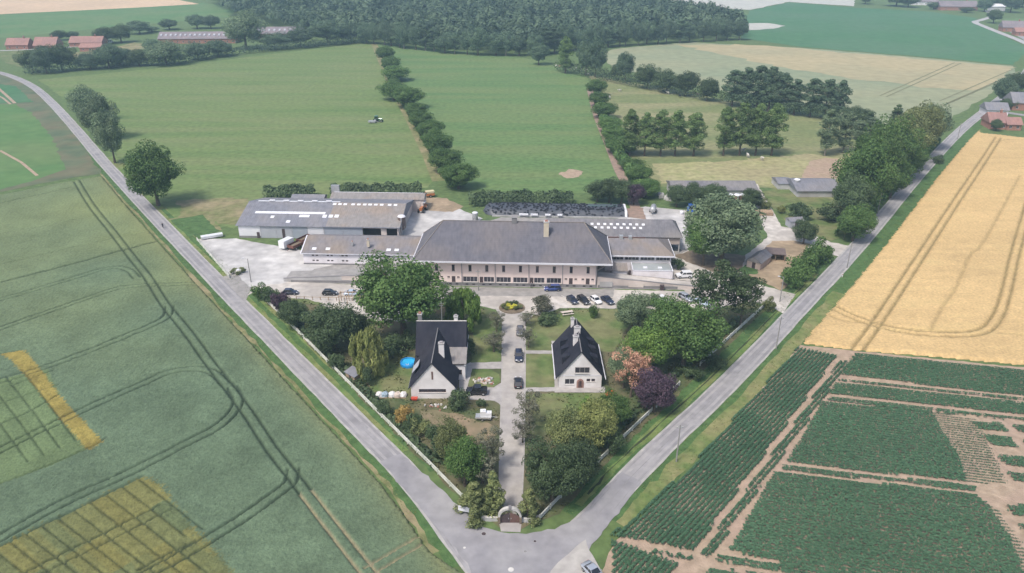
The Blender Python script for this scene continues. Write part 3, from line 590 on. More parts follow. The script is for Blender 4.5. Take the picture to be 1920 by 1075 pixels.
wood = mat('timber', (0.30,0.22,0.15), (0.38,0.28,0.19), 2.0, bump=0.2); metal_g = mat('galvanised', (0.45,0.46,0.47), (0.52,0.53,0.54), 1.5, rough=0.45, metal=0.5)
stone_w = mat('stone_white', (0.60,0.58,0.55), (0.52,0.50,0.47), 1.5, bump=0.2)

def window(parent, p0, p1, u0, u1, z0, z1, fm=None, mull=0, sill=True, nm='window', depth=0.14, rails=0):
    """window set into the reveal of a wall running p0->p1; returns the frame with panes as sub-parts"""
    p0 = Vector(p0[:2]); p1 = Vector(p1[:2]); d = (p1-p0).normalized(); nin = Vector((-d.y, d.x)); fm = fm or frame_w
    def q(u, k, z): w = p0 + d*u + nin*k; return (w.x, w.y, z)
    def slab(mb, a, b, k0, k1, c, e):
        vs = [q(a,k0,c), q(b,k0,c), q(b,k1,c), q(a,k1,c), q(a,k0,e), q(b,k0,e), q(b,k1,e), q(a,k1,e)]
        mb.add(vs, [(3,2,1,0),(4,5,6,7),(0,1,5,4),(1,2,6,5),(2,3,7,6),(3,0,4,7)])
    t = 0.07; mb = MB(); k0, k1 = depth - 0.06, depth
    slab(mb, u0, u0+t, k0, k1, z0, z1); slab(mb, u1-t, u1, k0, k1, z0, z1); slab(mb, u0+t, u1-t, k0, k1, z0, z0+t); slab(mb, u0+t, u1-t, k0, k1, z1-t, z1)
    for i in range(1, mull+1):
        c = u0 + (u1-u0)*i/(mull+1); slab(mb, c-t/2, c+t/2, k0, k1, z0+t, z1-t)
    f = mb.build(nm, fm, parent)
    for i in range(mull+1):
        a = u0 + (u1-u0)*i/(mull+1); b = u0 + (u1-u0)*(i+1)/(mull+1); g = MB(); slab(g, a+t/2, b-t/2, depth-0.02, depth+0.02, z0+t/2, z1-t/2); g.build('pane', glass, f)
    if sill:
        g = MB(); slab(g, u0-0.08, u1+0.08, -0.1, depth-0.062, z0-0.09, z0-0.002); g.build('sill', stone_w, f)
    return f
def door(parent, p0, p1, u0, u1, z0, z1, m=None, depth=0.12):
    p0 = Vector(p0[:2]); p1 = Vector(p1[:2]); d = (p1-p0).normalized(); nin = Vector((-d.y, d.x))
    def q(u, k, z): w = p0 + d*u + nin*k; return (w.x, w.y, z)
    g = MB(); vs = [q(u0,depth-0.05,z0), q(u1,depth-0.05,z0), q(u1,depth,z0), q(u0,depth,z0), q(u0,depth-0.05,z1), q(u1,depth-0.05,z1), q(u1,depth,z1), q(u0,depth,z1)]
    g.add(vs, [(3,2,1,0),(4,5,6,7),(0,1,5,4),(1,2,6,5),(2,3,7,6),(3,0,4,7)]); o = g.build('door', m or door_d, parent)
    w = q(u1-0.12, depth-0.1, (z0+z1)/2); MB().box(w[0]-0.03, w[0]+0.03, w[1]-0.05, w[1]+0.05, w[2]-0.06, w[2]+0.06).build('handle', metal_g, o)
    return o
def hip_roof(x0, x1, y0, y1, ze, zr, hl, hr, th=0.22, rx=None):
    """hipped roof; hl / hr = how far the ridge ends stand in from the left / right eave (0 = gable)"""
    ym = (y0+y1)/2; mb = MB()
    E = [(x0,y0),(x1,y0),(x1,y1),(x0,y1)]
    vs = [(x,y,ze) for x,y in E] + [(x0+hl,ym,zr),(x1-hr,ym,zr)] + [(x,y,ze-th) for x,y in E]
    mb.add(vs, [(0,1,5,4),(2,3,4,5),(1,2,5),(3,0,4),(6,7,1,0),(7,8,2,1),(8,9,3,2),(9,6,0,3),(9,8,7,6)])
    return mb
def slope_pt(x, y, y0, ym, ze, zr, off=0.03):
    t = (y-y0)/(ym-y0); return ze + (zr-ze)*t + off
def roof_panel(mb, x0, x1, y0_, y1_, e0, em, ze, zr, off=0.05):
    """thin raised panel lying on the slope that rises from y=e0 (ze) to y=em (zr)"""
    za = slope_pt(0, y0_, e0, em, ze, zr, 0); zb = slope_pt(0, y1_, e0, em, ze, zr, 0)
    mb.add([(x0,y0_,za-0.02),(x1,y0_,za-0.02),(x1,y1_,zb-0.02),(x0,y1_,zb-0.02),(x0,y0_,za+off),(x1,y0_,za+off),(x1,y1_,zb+off),(x0,y1_,zb+off)],
           [(3,2,1,0),(4,5,6,7),(0,1,5,4),(1,2,6,5),(2,3,7,6),(3,0,4,7)])
    return mb
def chimney(parent, x, y, z0, z1, w, d, m, capm=None):
    c = MB().box(x-w/2, x+w/2, y-d/2, y+d/2, z0, z1).build('chimney', m, parent)
    MB().box(x-w/2-0.1, x+w/2+0.1, y-d/2-0.1, y+d/2+0.1, z1, z1+0.18).build('chimney_cap', capm or conc, c)
    MB().box(x-w*0.3, x+w*0.3, y-d*0.3, y+d*0.3, z1+0.18, z1+0.5).build('chimney_pot', wall_brick if m is not wall_house else grille_m, c)
    return c

CA = R(-2.5); CO = Vector((0.0, 186.8))
def cw(x, y): return (CO.x + x*math.cos(CA) - y*math.sin(CA), CO.y + x*math.sin(CA) + y*math.cos(CA), 0)
def cl(px, py, z=0):
    w = at(px, py, z); dx, dy = w[0]-CO.x, w[1]-CO.y; return (dx*math.cos(CA) + dy*math.sin(CA), -dx*math.sin(CA) + dy*math.cos(CA))

# --- main hall
hall = thing('farm_hall', 'long cream two storey farm hall with broad hipped grey roof facing the forecourt', 'building', cw(0,0), CA)
W0, W1 = (-22.5,0), (22.5,0); HW = 22.5; wx = [-20.15 + 4.48*k for k in range(10)]
holes = []; spec = []
for k, x in enumerate(wx):
    spec.append(('win', x-0.4, x+0.4, 4.1, 6.0, frame_d, 0))
    if k in (0,1,8,9):
        spec.append(('door', x-0.5, x+0.5, 0.9, 2.65)); spec += [('win', x+s*1.3-0.35, x+s*1.3+0.35, 2.15, 2.6, frame_d, 0) for s in (-1,1)]
    elif k in (3,6):
        spec.append(('door', x-1.95, x-1.0, 0.9, 2.6)); spec.append(('win', x-0.85, x+1.95, 1.05, 2.6, frame_w, 2))
    else: spec.append(('win', x-1.95, x+1.95, 1.05, 2.6, frame_w, 3))
for s in spec: holes.append((s[1]+HW, s[2]+HW, s[3], s[4]))
mb = MB().wall(W0, W1, 0.9, 7.4, holes); mb.wall((22.5,0),(22.5,16.4),0.9,7.4); mb.wall((22.5,16.4),(-22.5,16.4),0.9,7.4); mb.wall((-22.5,16.4),(-22.5,0),0.9,7.4)
mb.build('wall', wall_cream, hall)
for s in spec:
    if s[0] == 'win': window(hall, W0, W1, s[1]+HW, s[2]+HW, s[3], s[4], s[5], s[6])
    else: door(hall, W0, W1, s[1]+HW, s[2]+HW, s[3], s[4])
pl = MB().wall((-22.62,-0.12),(22.62,-0.12),0,0.9).wall((22.62,-0.12),(22.62,16.5),0,0.9).wall((-22.62,16.5),(-22.62,-0.12),0,0.9)
pl.quad((-22.62,-0.12,0.9),(22.62,-0.12,0.9),(22.62,0.02,0.9),(-22.62,0.02,0.9)); pl = pl.build('plinth', wall_grey, hall)
for k, x in enumerate(wx):
    for s in (-0.9, 0.9): MB().box(x+s-0.35, x+s+0.35, -0.16, -0.1, 0.3, 0.62).build('cellar_grate', dark_in, pl)
for k, x in enumerate(wx): MB().box(x-1.9, x+1.9, -0.05, 0.0, 6.75, 7.2).build('vent_grille', grille_m, hall)
for x in (-22.3, -13.43, -4.47, 4.49, 13.45, 22.3): MB().box(x-0.09, x+0.09, -0.2, -0.02, 0.95, 7.4).build('downpipe', grille_m, hall)
rf = hip_roof(-26.2, 26.2, -1.8, 18.2, 7.75, 15.4, 7.2, 7.2, 0.1).build('roof', tile_grey, hall)
fb = MB(); e = 26.25
fb.box(-e, e, -1.95, -1.78, 7.25, 7.72); fb.box(-e, e, 18.18, 18.35, 7.25, 7.72); fb.box(-e-0.15, -e+0.03, -1.95, 18.35, 7.252, 7.722); fb.box(e-0.03, e+0.15, -1.95, 18.35, 7.252, 7.722)
fb.build('eaves_board', fascia, rf)
MB().box(-26.2, 26.2, -1.78, 18.18, 7.3, 7.42).build('soffit', fascia, rf)
chm = mat('chimney_cream', (0.60,0.53,0.42), (0.55,0.48,0.38), 1.0)
chimney(rf, 8.9, 5.0, 12.2, 16.6, 1.35, 1.1, chm); 
v = MB().box(-0.4, 1.0, 7.6, 8.8, 14.9, 16.7); v.prism([(7.4,16.7),(9.0,16.7),(8.2,17.3)], 'x', -0.55, 1.15); v.build('ridge_vent', wall_grey, rf)
for s in (-1,1):
    q = MB(); 
    for a, b in (((s*26.2,-1.8,7.8),(s*19.0,8.2,15.45)), ((s*26.2,18.2,7.8),(s*19.0,8.2,15.45))): q.cyl(a, b, 0.14, n=6)
    q.build('hip_tiles', tile_brown, rf)
MB().cyl((-19,8.2,15.45),(19,8.2,15.45),0.15,n=6).build('ridge_tiles', tile_brown, rf)
MB().prism([(22.7,4.6),(26.0,6.6),(26.0,7.0),(22.7,5.0)], 'y', 0.6, 5.2).build('side_canopy', tile_brown, hall)
# --- west wing
def gable_building(root, x0, x1, y0, y1, ze, zr, wm, rm, holes=(), ov=0.5, th=0.15):
    L = x1-x0; ym = (y0+y1)/2
    mb = MB().wall((x0,y0),(x1,y0),0,ze,[(h[0]-x0,h[1]-x0,h[2],h[3]) for h in holes])
    mb.wall((x1,y0),(x1,y1),0,ze); mb.wall((x1,y1),(x0,y1),0,ze); mb.wall((x0,y1),(x0,y0),0,ze)
    mb.quad((x1,y0,ze),(x1,y1,ze),(x1,ym,zr-0.1)); mb.quad((x0,y1,ze),(x0,y0,ze),(x0,ym,zr-0.1))
    w = mb.build('wall', wm, root); k = (zr-ze)/(ym-y0)
    r = hip_roof(x0-ov, x1+ov, y0-ov, y1+ov, ze-k*ov+th, zr+th, 0, 0, th).build('roof', rm, root)
    return w, r, (y0-ov, ym, ze-k*ov+th, zr+th)
west = thing('white_stable', 'low white stable wing with two rows of small paired windows beside the hall', 'building', cw(0,0), CA)
hs = []
for x in (-56.6,-52.35,-48.1,-43.85):
    for s in (-0.55,0.55):
        hs.append((x+s-0.35, x+s+0.35, 1.0, 1.45))
        if x < -45: hs.append((x+s-0.35, x+s+0.35, 2.6, 3.0))
for x in (-38.2,-35.4,-33.0): hs.append((x-0.45, x+0.45, 2.6, 3.0))
dr = [(-38.2,-37.3,0.0,1.9)]
wl2, rf2, S = gable_building(west, -60, -22.6, 12.3, 26.3, 3.6, 6.0, wall_white, tile_brown, hs + dr, 0.5)
for h in hs: window(west, (-60,12.3), (-22.6,12.3), h[0]+60, h[1]+60, h[2], h[3], frame_d, 0, False)
door(west, (-60,12.3), (-22.6,12.3), dr[0][0]+60, dr[0][1]+60, 0, 1.9)
MB().box(-60.1,-22.7,12.12,12.28,0,0.45).build('plinth', wall_grey, west)
fb = MB().box(-60.5,-26.3,11.72,11.82,S[2]-0.22,S[2]); fb.build('gutter', fascia, rf2)
vb = MB(); y0_, ym_, ze_, zr_ = S
vb.add([(-60.62,11.8,ze_+0.05),(-60.32,11.8,ze_+0.05),(-60.32,ym_,zr_+0.08),(-60.62,ym_,zr_+0.08),(-60.62,11.8,ze_-0.25),(-60.32,11.8,ze_-0.25),(-60.32,ym_,zr_-0.25),(-60.62,ym_,zr_-0.25)], [(0,1,2,3),(4,0,3,7),(5,4,0,1)[::-1],(1,5,6,2)]); vb.build('verge_board', fascia, rf2)
for px, py in ((589,467),(615,467),(728,470.5),(743.5,470)):
    x, y = cl(px, py, 4.2); y = 13.3; roof_panel(MB(), x-0.6, x+0.6, y, y+0.9, *S).build('skylight', skylite, rf2)
chimney(rf2, *cl(691,462,5.0), 4.9, 6.9, 0.7, 0.7, chm); chimney(rf2, *cl(661,460,5.0), 4.9, 5.9, 0.45, 0.45, metal_g)
# --- grey barn
barn = thing('grey_barn', 'big grey corrugated barn with white rooflight strip at the left yard', 'barn', cw(0,0), CA)
BX0, BX1, BY0, BY1 = -86.0, -36.2, 32.0, 58.0
pan = [(-85.9,-79.2,sheet_white),(-79.1,-74.2,sheet_grey),(-74.1,-69.2,sheet_grey),(-69.1,-64.4,sheet_blue),(-64.3,-59.4,sheet_white),(-59.2,-53.3,sheet_blue),(-53.2,-47.3,sheet_blue)]
openb = [(-47.2,-41.6,0.05,3.7),(-39.9,-36.6,0.05,3.7)]
wB, rB, SB = gable_building(barn, BX0, BX1, BY0, BY1, 4.2, 7.4, conc_beige, fibre, openb, 0.6, 0.12)
for a, b, m in pan: MB().box(a, b, BY0-0.16, BY0-0.03, 0.15 if m is not sheet_white else 0.7, 3.95).build('cladding_panel', m, barn)
MB().box(-86.0,-59.3,BY0-0.12,BY0-0.035,0,0.7).build('plinth', wall_grey, barn)
for x in (-79.9,-71.9): MB().box(x-0.45,x+0.45,BY0-0.22,BY0-0.15,0,2.0 if x<-75 else 3.2).build('door', door_d, barn)
for a, b, c, d in openb: MB().box(a-0.2,b+0.2,BY0+2.2,BY0+2.3,0,4.0).build('bay_shade', dark_in, barn)  # near-black panel stands in for the shade inside the open bays
op = roof_panel(MB(), -58.6, -36.0+0.3, 31.7, 44.8, *SB, off=0.04).build('weathered_sheets', fibre_old, rB)
for k in range(13):
    x = -82.6 + k*1.72; roof_panel(MB(), x, x+1.66, 38.2, 39.3, *SB).build('skylight', skylite, rB)
for px, py, w, d in ((511,408,1.1,1.2),(571,407.5,3.2,1.2),(540,413.5,1.2,1.2),(609,408,1.3,1.5),(620.5,408,1.3,1.5),(631.5,408,1.3,1.5)):
    x, y = cl(px, py, 5.2); roof_panel(MB(), x-w/2, x+w/2, y-d/2, y+d/2, *SB, off=0.08).build('skylight', skylite, rB)
for px in (627,637,647,662,673,684,694,705,716,731,742):
    x, y = cl(px, 385.5, 7.0); y = 43.4; roof_panel(MB(), x-0.55, x+0.55, y, y+0.9, *SB, off=0.08).build('skylight', skylite, rB)
rc = MB().box(-83.5,-57.0,44.75,45.25,7.55,7.72); rc.build('ridge_light', skylite, rB)
for k in range(5): x = -79 + k*4.6; MB().box(x-0.9,x+0.9,44.6,45.4,7.73,8.0).build('ridge_vent', fascia, rB)
bb = thing('back_barn', 'long beige roofed barn right behind the grey barn', 'barn', cw(0,0), CA)
gable_building(bb, -64.0, -32.5, 58.7, 65.5, 4.2, 5.2, conc_beige, fibre_old, (), 0.3, 0.12)
MB().box(-63.5,-33,62.0,62.2,5.33,5.42).build('ridge_light', skylite, bb); MB().box(-65.2,-62.4,64.5,65.4,4.0,6.9).build('water_tank', metal_g, bb)
sm = thing('lean_to_shed', 'small pale roofed shed against the back of the grey barn', 'shed', cw(0,0), CA)
gable_building(sm, -77.5, -66.5, 58.7, 63, 4.0, 4.7, conc, fibre, (), 0.25, 0.12)
silo_m = mat('silo_brown', (0.13,0.10,0.095), (0.18,0.14,0.125), 0.8, rough=0.5)
def feed_silo(name, label, loc, r, h, m, top, legs=True, group=None):
    t = thing(name, label, 'silo', loc, 0, group)
    zb = h*0.22 if legs else 0.0
    MB().lathe([(0.02,zb),(r,zb+h*0.16) if legs else (r,zb),(r,h*0.93)], 14).build('silo_body', m, t, True)
    MB().lathe([(r*1.02,h*0.93),(r*0.8,h*0.985),(0.15,h),(0.01,h)], 14).build('silo_lid', top, t, True)
    if legs:
        for k in range(4):
            a = math.pi/4 + k*math.pi/2; MB().cyl((r*0.85*math.cos(a), r*0.85*math.sin(a), 0), (r*0.97*math.cos(a), r*0.97*math.sin(a), h*0.5), 0.07, n=6).build('leg', metal_g, t)
    MB().box(-0.2,0.2,-r-0.12,-r-0.02,0.3,h*0.93).build('ladder', metal_g, t)
    return t
feed_silo('feed_silo', 'tall dark brown feed silo at the corner of the grey barn', cw(*cl(755,441)), 1.25, 6.6, silo_m, fascia)
feed_silo('feed_silo', 'small grey silo with white lid behind the hall by the tyre clamp', cw(*cl(891,415)), 0.95, 3.2, metal_g, skylite, False)
# --- east wing with clerestory, annexe, long back wing
east = thing('clerestory_wing', 'east wing with hipped roof above a strip of clerestory windows', 'building', cw(0,0), CA)
hs = [(26.6+k*4.3, 30.5+k*4.3, 3.45, 4.6) for k in range(4)]
mb = MB().wall((25.5,11.2),(43.6,11.2),0,4.9,[(h[0]-25.5,h[1]-25.5,h[2],h[3]) for h in hs]).wall((43.6,11.2),(43.6,22.8),0,4.9).wall((43.6,22.8),(25.5,22.8),0,4.9).wall((25.5,22.8),(25.5,11.2),0,4.9)
mb.build('wall', wall_white, east)
for h in hs: window(east, (25.5,11.2), (43.6,11.2), h[0]-25.5, h[1]-25.5, h[2], h[3], frame_w, 3)
rE = hip_roof(23.5, 44.4, 10.5, 23.5, 5.1, 7.7, 0.05, 4.2, 0.12).build('roof', tile_brown, east)
fb = MB().box(25.0,44.5,10.32,10.48,4.72,5.1); fb.box(44.42,44.58,10.32,23.6,4.722,5.102); fb.build('eaves_board', fascia, rE)
MB().box(29.6,30.6,16.4,17.6,7.2,8.5).build('roof_cowl', metal_g, rE); MB().box(32.2,33.1,16.4,17.6,7.2,8.4).build('roof_cowl', metal_g, rE)
ann = thing('flat_annexe', 'pale flat roofed annexe in front of the clerestory windows', 'building', cw(0,0), CA)
MB().wall((32.6,5.2),(43.4,5.2),0,2.9).wall((43.4,5.2),(43.4,11.0),0,2.9).wall((32.6,11.0),(32.6,5.2),0,2.9).build('wall', wall_white, ann)
fl = MB().box(32.75,43.25,5.35,11.0,2.6,2.68).build('roof', mat('roof_felt', (0.30,0.33,0.34), (0.36,0.38,0.38), 0.6, col3=(0.26,0.28,0.28), scale3=0.2), ann)
pb = MB().box(32.55,43.45,5.1,5.34,2.9,3.02).box(32.55,32.76,5.34,11.0,2.901,3.021).box(43.24,43.45,5.34,11.0,2.901,3.021); pb.build('parapet', fascia, ann)
for x in (36.2,40.2): MB().box(x-0.55,x+0.55,7.2,8.1,2.68,2.95).build('skylight', skylite, fl)
len_ = thing('porch_hut', 'small white lean-to hut between the hall and the flat annexe', 'shed', cw(0,0), CA)
MB().box(27.2,31.2,6.2,9.5,0,2.3).build('wall', wall_white, len_); MB().prism([(5.9,2.3),(9.6,3.1),(9.6,3.25),(5.9,2.45)], 'x', 26.9, 31.4).build('roof', fibre_old, len_); MB().box(31.6,32.3,6.6,6.7,0,2.3).build('door', door_d, len_)
back = thing('long_back_wing', 'long low wing behind the hall with dotted skylights in a grey roof', 'building', cw(0,0), CA)
MB().wall((10,25.6),(40,25.6),0,4.8).wall((48.3,25.6),(48.3,38.6),2.6,4.8).wall((48.3,38.6),(10,38.6),0,4.8).wall((10,38.6),(10,25.6),0,4.8).wall((40,25.6),(48.3,25.6),2.6,4.8).wall((40,25.6),(40,38.6),0,2.6).build('wall', conc_beige, back)
for x in (44.2,48.2): MB().box(x-0.15,x+0.15,25.65,25.95,0,2.6).build('carport_post', conc, back)
MB().box(40.1,48.2,38.2,38.4,0,2.6).build('carport_shade', dark_in, back)  # near-black panel before the back wall paints the carport's shade
rK = hip_roof(9, 49.0, 25.0, 39.2, 5.0, 8.0, 0.05, 2.5, 0.12).build('roof', fibre_dark, back); SK = (25.0, 32.1, 5.0, 8.0)
for k in range(9): x = 22.6 + k*1.9; roof_panel(MB(), x-0.42, x+0.42, 29.5, 30.2, *SK, off=0.09).build('skylight', skylite, rK)
for k in range(8): x = 23.6 + k*1.9; roof_panel(MB(), x-0.42, x+0.42, 28.1, 28.8, *SK, off=0.09).build('skylight', skylite, rK)
MB().box(26.5,38.0,24.7,24.95,4.75,5.02).build('gutter', frame_d, rK)
# --- ramps along the front
def ramp(name, label, xa, xb, za, zb, wm, y1):
    t = thing(name, label, 'ramp', cw(0,0), CA)
    MB().prism([(xa,0.0),(xb,0.0),(xb,zb),(xa,za)], 'y', 0.3, y1).build('ramp_surface', wm[1], t)
    MB().prism([(xa,0.0),(xb,0.0),(xb,zb+0.9),(xa,za+0.75)], 'y', 0.0, 0.298).build('retaining_wall', wm[0], t)
    MB().prism([(xa,za+0.752),(xb,zb+0.902),(xb,zb+1.0),(xa,za+0.85)], 'y', -0.06, 0.36).build('coping', wall_grey, t)
    return t
rl = ramp('access_ramp', 'long grey access ramp rising from the left yard to the hall', -62.0, -22.7, 0.3, 2.6, (conc, asph_m), 6.5)
MB().box(-46,-22.8,-0.08,-0.02,0.9,2.1).build('render_panel', conc_beige, rl); MB().box(-60,-23,-0.14,-0.02,0,0.7).build('plinth', wall_grey, rl); MB().box(-39.6,-37.0,-0.2,-0.1,0.7,1.6).build('door', door_d, rl)
rr = ramp('access_ramp', 'beige access ramp falling from the hall towards the right yard', 22.7, 50.5, 2.5, -0.2, (conc_beige, court_m), 5.0)
MB().box(22.9,44,-0.14,-0.02,0,0.8).build('plinth', wall_grey, rr); MB().box(23.4,26.8,-0.25,-0.142,0.4,1.9).build('garage_door', conc, rr); MB().box(31.0,35.0,-0.25,-0.142,0.4,1.7).build('garage_door', conc_beige, rr)
bn = thing('wheelie_bin', 'black bin standing against the beige ramp wall', 'bin', cw(39.8,-0.8))
MB().prism([(-0.42,0.1),(0.42,0.1),(0.5,1.35),(-0.5,1.35)], 'y', -0.4, 0.4).build('bin_body', door_d, bn); MB().box(-0.55,0.55,-0.48,0.45,1.352,1.45).build('lid', door_d, bn)
# --- silage clamp
cla = thing('silage_clamp', 'long silage clamp covered in black sheet and old tyres behind the hall', 'silage clamp', cw(0,0), CA)
tyre_m = mat('tyre_rubber', (0.018,0.02,0.028), (0.035,0.037,0.048), 1.5, rough=0.7); blk = mat('black_film', (0.06,0.068,0.085), (0.085,0.092,0.11), 0.8, rough=0.4)
xs = np.linspace(-12.5, 35, 48); ys = np.linspace(55.0, 65.0, 12); X, Y = np.meshgrid(xs, ys)
tX = np.clip((X+12.5)/5, 0, 1); tY = np.minimum(Y-55.0, 65.0-Y)/5.0; lim = np.sqrt(np.clip(1-(1-tX)**2, 0, 1))
Yc = 60.0 + (Y-60.0)*np.maximum(lim, 0.02); Zm = 0.1 + 2.1*np.clip(tY*2.2, 0, 1)**0.6*np.clip(lim*1.3, 0, 1)
i = np.arange(X.size).reshape(X.shape); Fm = np.stack([i[:-1,:-1].ravel(), i[:-1,1:].ravel(), i[1:,1:].ravel(), i[1:,:-1].ravel()], 1)
link('black_sheet', np_mesh('black_sheet', np.stack([X.ravel(), Yc.ravel(), Zm.ravel()], 1), Fm, smooth=True), blk, cla)
tV, tF, n0 = [], [], 0
for k in range(430):
    tx = rng.uniform(-11.5, 34.6); l = math.sqrt(max(0, 1-(1-min(1,(tx+12.5)/5))**2)); ty = 60.0 + rng.uniform(-4.8, 4.8)*l
    if 23 < tx < 33 and 59.9 < ty < 64.2 and rng.random() < 0.9: continue
    hz = 0.1 + 2.1*min(1, (1-abs(ty-60.0)/5/max(l,.05))*2.2)**0.6*min(1, l*1.3) if abs(ty-60.0) < 5*max(l,.05) else 0.1
    for a in range(8):
        for q in range(4):
            A = a*math.pi/4; Q = q*math.pi/2 + math.pi/4; rr_ = 0.27 + 0.11*math.cos(Q); tV.append((tx+rr_*math.cos(A), ty+rr_*math.sin(A), hz+0.12+0.11*math.sin(Q)))
    for a in range(8):
        for q in range(4): tF.append((n0+a*4+q, n0+((a+1)%8)*4+q, n0+((a+1)%8)*4+(q+1)%4, n0+a*4+(q+1)%4))
    n0 += 32
o = link('tyres', np_mesh('tyres', tV, tF), tyre_m, cla); o['kind'] = 'stuff'
MB().add([(23,60.0,2.33),(33.4,60.0,2.33),(33.4,64.0,1.75),(23,64.0,1.75)], [(0,1,2,3)]).build('green_tarpaulin', mat('tarp_teal', (0.12,0.22,0.22), (0.15,0.26,0.25), 0.8), cla)
MB().box(-9,35.6,54.4,54.7,0,0.5).build('clamp_wall', conc, cla); MB().box(-6,35.0,65.1,65.4,0,0.9).build('clamp_wall', conc, cla); MB().prism([(54.8,0),(65.0,0),(63.9,1.9),(55.9,1.9)], 'x', 35.05, 35.8).build('end_sheet', skylite, cla)
for x, w in ((1.5,3.0),(5.0,2.4),(9.5,1.8),(13.5,1.6)): MB().box(x-w/2, x+w/2, 53.7, 54.3, 0.9, 1.35).build('sand_bag', skylite, cla)
# --- sheds on the right
sh = thing('dark_shed', 'long dark roofed shed behind evergreens on the right side of the farm', 'shed', (0,0,0))
gable_building(sh, 57.0, 87.0, 261.0, 272.0, 3.0, 4.6, conc, fibre_dark, (), 0.4, 0.12)
for k, px in enumerate((1366,1379,1390)):
    feed_silo('feed_silo', ['brown feed silo with white lid, leftmost of three before the dark shed','brown feed silo with white lid, middle one of three before the dark shed','brown feed silo with white lid, rightmost of three before the dark shed'][k], (*at(px,392), 0), 1.05, 5.4, mat('silo_tan', (0.24,0.165,0.125), (0.29,0.20,0.15), 0.8, rough=0.5), skylite)
gb = thing('pale_barn', 'small pale grey roofed barn in the grass beside the right tree belt', 'barn', (0,0,0))
gable_building(gb, 101.8, 117.0, 262.0, 277.0, 2.4, 4.4, conc, fibre, (), 0.5, 0.12)
gb2 = thing('low_outhouse', 'low outhouse with pale roof at the left end of the small barn', 'shed', (0,0,0))
gable_building(gb2, 97.8, 102.4, 271.0, 279.0, 2.2, 3.2, conc, fibre, (), 0.3, 0.1)
feed_silo('feed_silo', 'grey feed silo with white lid beside the small pale barn', (*at(1491,360), 0), 1.1, 5.0, metal_g, skylite)
hut_a = math.atan2(9.1, 7.2)
hut = thing('brick_hut', 'small pinkish brick hut with dark door by the sandy paddock', 'hut', (*at(1412,504), 0), hut_a - math.pi/2)
wm = mat('wall_pink_brick', (0.42,0.33,0.29), (0.48,0.38,0.34), 1.0, bump=0.3)
mb = MB().wall((-2.0,0),(2.0,0),0,2.2,[(1.5,2.5,0,1.9)]).wall((2.0,0),(2.0,7.5),0,2.2).wall((2.0,7.5),(-2.0,7.5),0,2.2).wall((-2.0,7.5),(-2.0,0),0,2.2); mb.quad((-2,0,2.2),(2,0,2.2),(0,0,3.5)); mb.quad((2,7.5,2.2),(-2,7.5,2.2),(0,7.5,3.5)); mb.build('wall', wm, hut)
door(hut, (-2,0), (2,0), 1.5, 2.5, 0, 1.9); mb = MB().add([(-2.3,-0.3,2.1),(2.3,-0.3,2.1),(2.3,7.8,2.1),(-2.3,7.8,2.1),(0,-0.3,3.6),(0,7.8,3.6)], [(0,4,5,3),(4,1,2,5),(3,2,1,0),(0,1,4),(2,3,5)]); mb.build('roof', fibre_dark, hut)
fs = thing('field_shelter', 'open brown field shelter with a mono pitch roof beside the brick hut', 'shelter', (*at(1452,486), 0), R(-12))
MB().prism([(-1.8,2.1),(1.8,2.7),(1.8,2.85),(-1.8,2.25)], 'x', -2.8, 2.8).build('roof', silo_m, fs); MB().box(-2.6,2.6,1.5,1.6,0,2.55).build('back_wall', wood, fs); MB().box(-2.6,-2.5,-1.5,1.49,0,2.1).build('side_wall', wood, fs); MB().box(2.5,2.6,-1.5,1.49,0,2.1).build('side_wall', wood, fs)
for x in (-2.55,0,2.55): MB().box(x-0.07,x+0.07,-1.66,-1.52,0,2.1).build('post', wood, fs)
sg = thing('glass_shed', 'little grey shed half hidden by shrubs above the paddock', 'shed', (*at(1488,424), 0), R(10))
MB().box(-2.2,2.2,-1.5,1.5,0,2.2).build('wall', sheet_grey, sg); MB().prism([(-1.8,2.2),(1.8,2.2),(0,3.1)], 'x', -2.5, 2.5).build('roof', fibre, sg); MB().box(-0.5,0.5,-1.58,-1.52,0,1.9).build('door', door_d, sg)

# --- dwelling houses of the estate
h1 = thing('white_house', 'white house with steep slate roof and cross gable beside the blue pool', 'house', (0,0,0))
gx0, gx1, gy0 = -20.5, -11.6, 132.4; gm = (gx0+gx1)/2
hw = [(-18.9,-13.4,1.5,2.3)]
mb = MB().wall((gx0,gy0),(gx1,gy0),0,3.0,[(h[0]-gx0,h[1]-gx0,h[2],h[3]) for h in hw]); mb.wall((gx1,gy0),(gx1,143.0),0,3.0).wall((gx0,152.5),(gx0,gy0),0,3.0)
mb.quad((gx0,gy0,3.0),(gx1,gy0,3.0),(gm,gy0,8.25)); mb.wall((gx0,152.5),(gx0,143.4),3.0,4.2); mb.wall((-10.1,143.4),(-10.1,152.5),0,4.2); mb.quad((-10.1,143.4,4.2),(-10.1,152.5,4.2),(-10.1,148.0,9.4)); mb.quad((gx0,152.5,4.2),(gx0,143.4,4.2),(gx0,148.0,9.4)); mb.wall((-10.1,152.5),(gx0,152.5),0,4.2)
mb.wall((-13.0,139.6),(-9.9,139.6),0,3.6,[(1.2,2.4,1.3,2.5)]).wall((-9.9,139.6),(-9.9,143.39),0,3.6).build('wall', wall_house, h1)
window(h1, (gx0,gy0), (gx1,gy0), hw[0][0]-gx0, hw[0][1]-gx0, 1.5, 2.3, frame_d, 2); window(h1, (-13.0,139.6), (-9.9,139.6), 1.2, 2.4, 1.3, 2.5, frame_d, 0)
MB().box(gm-0.16,gm+0.16,gy0-0.06,gy0-0.01,4.6,6.4).build('gable_slot', frame_d, h1)
sl = MB(); k = (8.4-3.0)/(gm-gx0); ex = 0.55
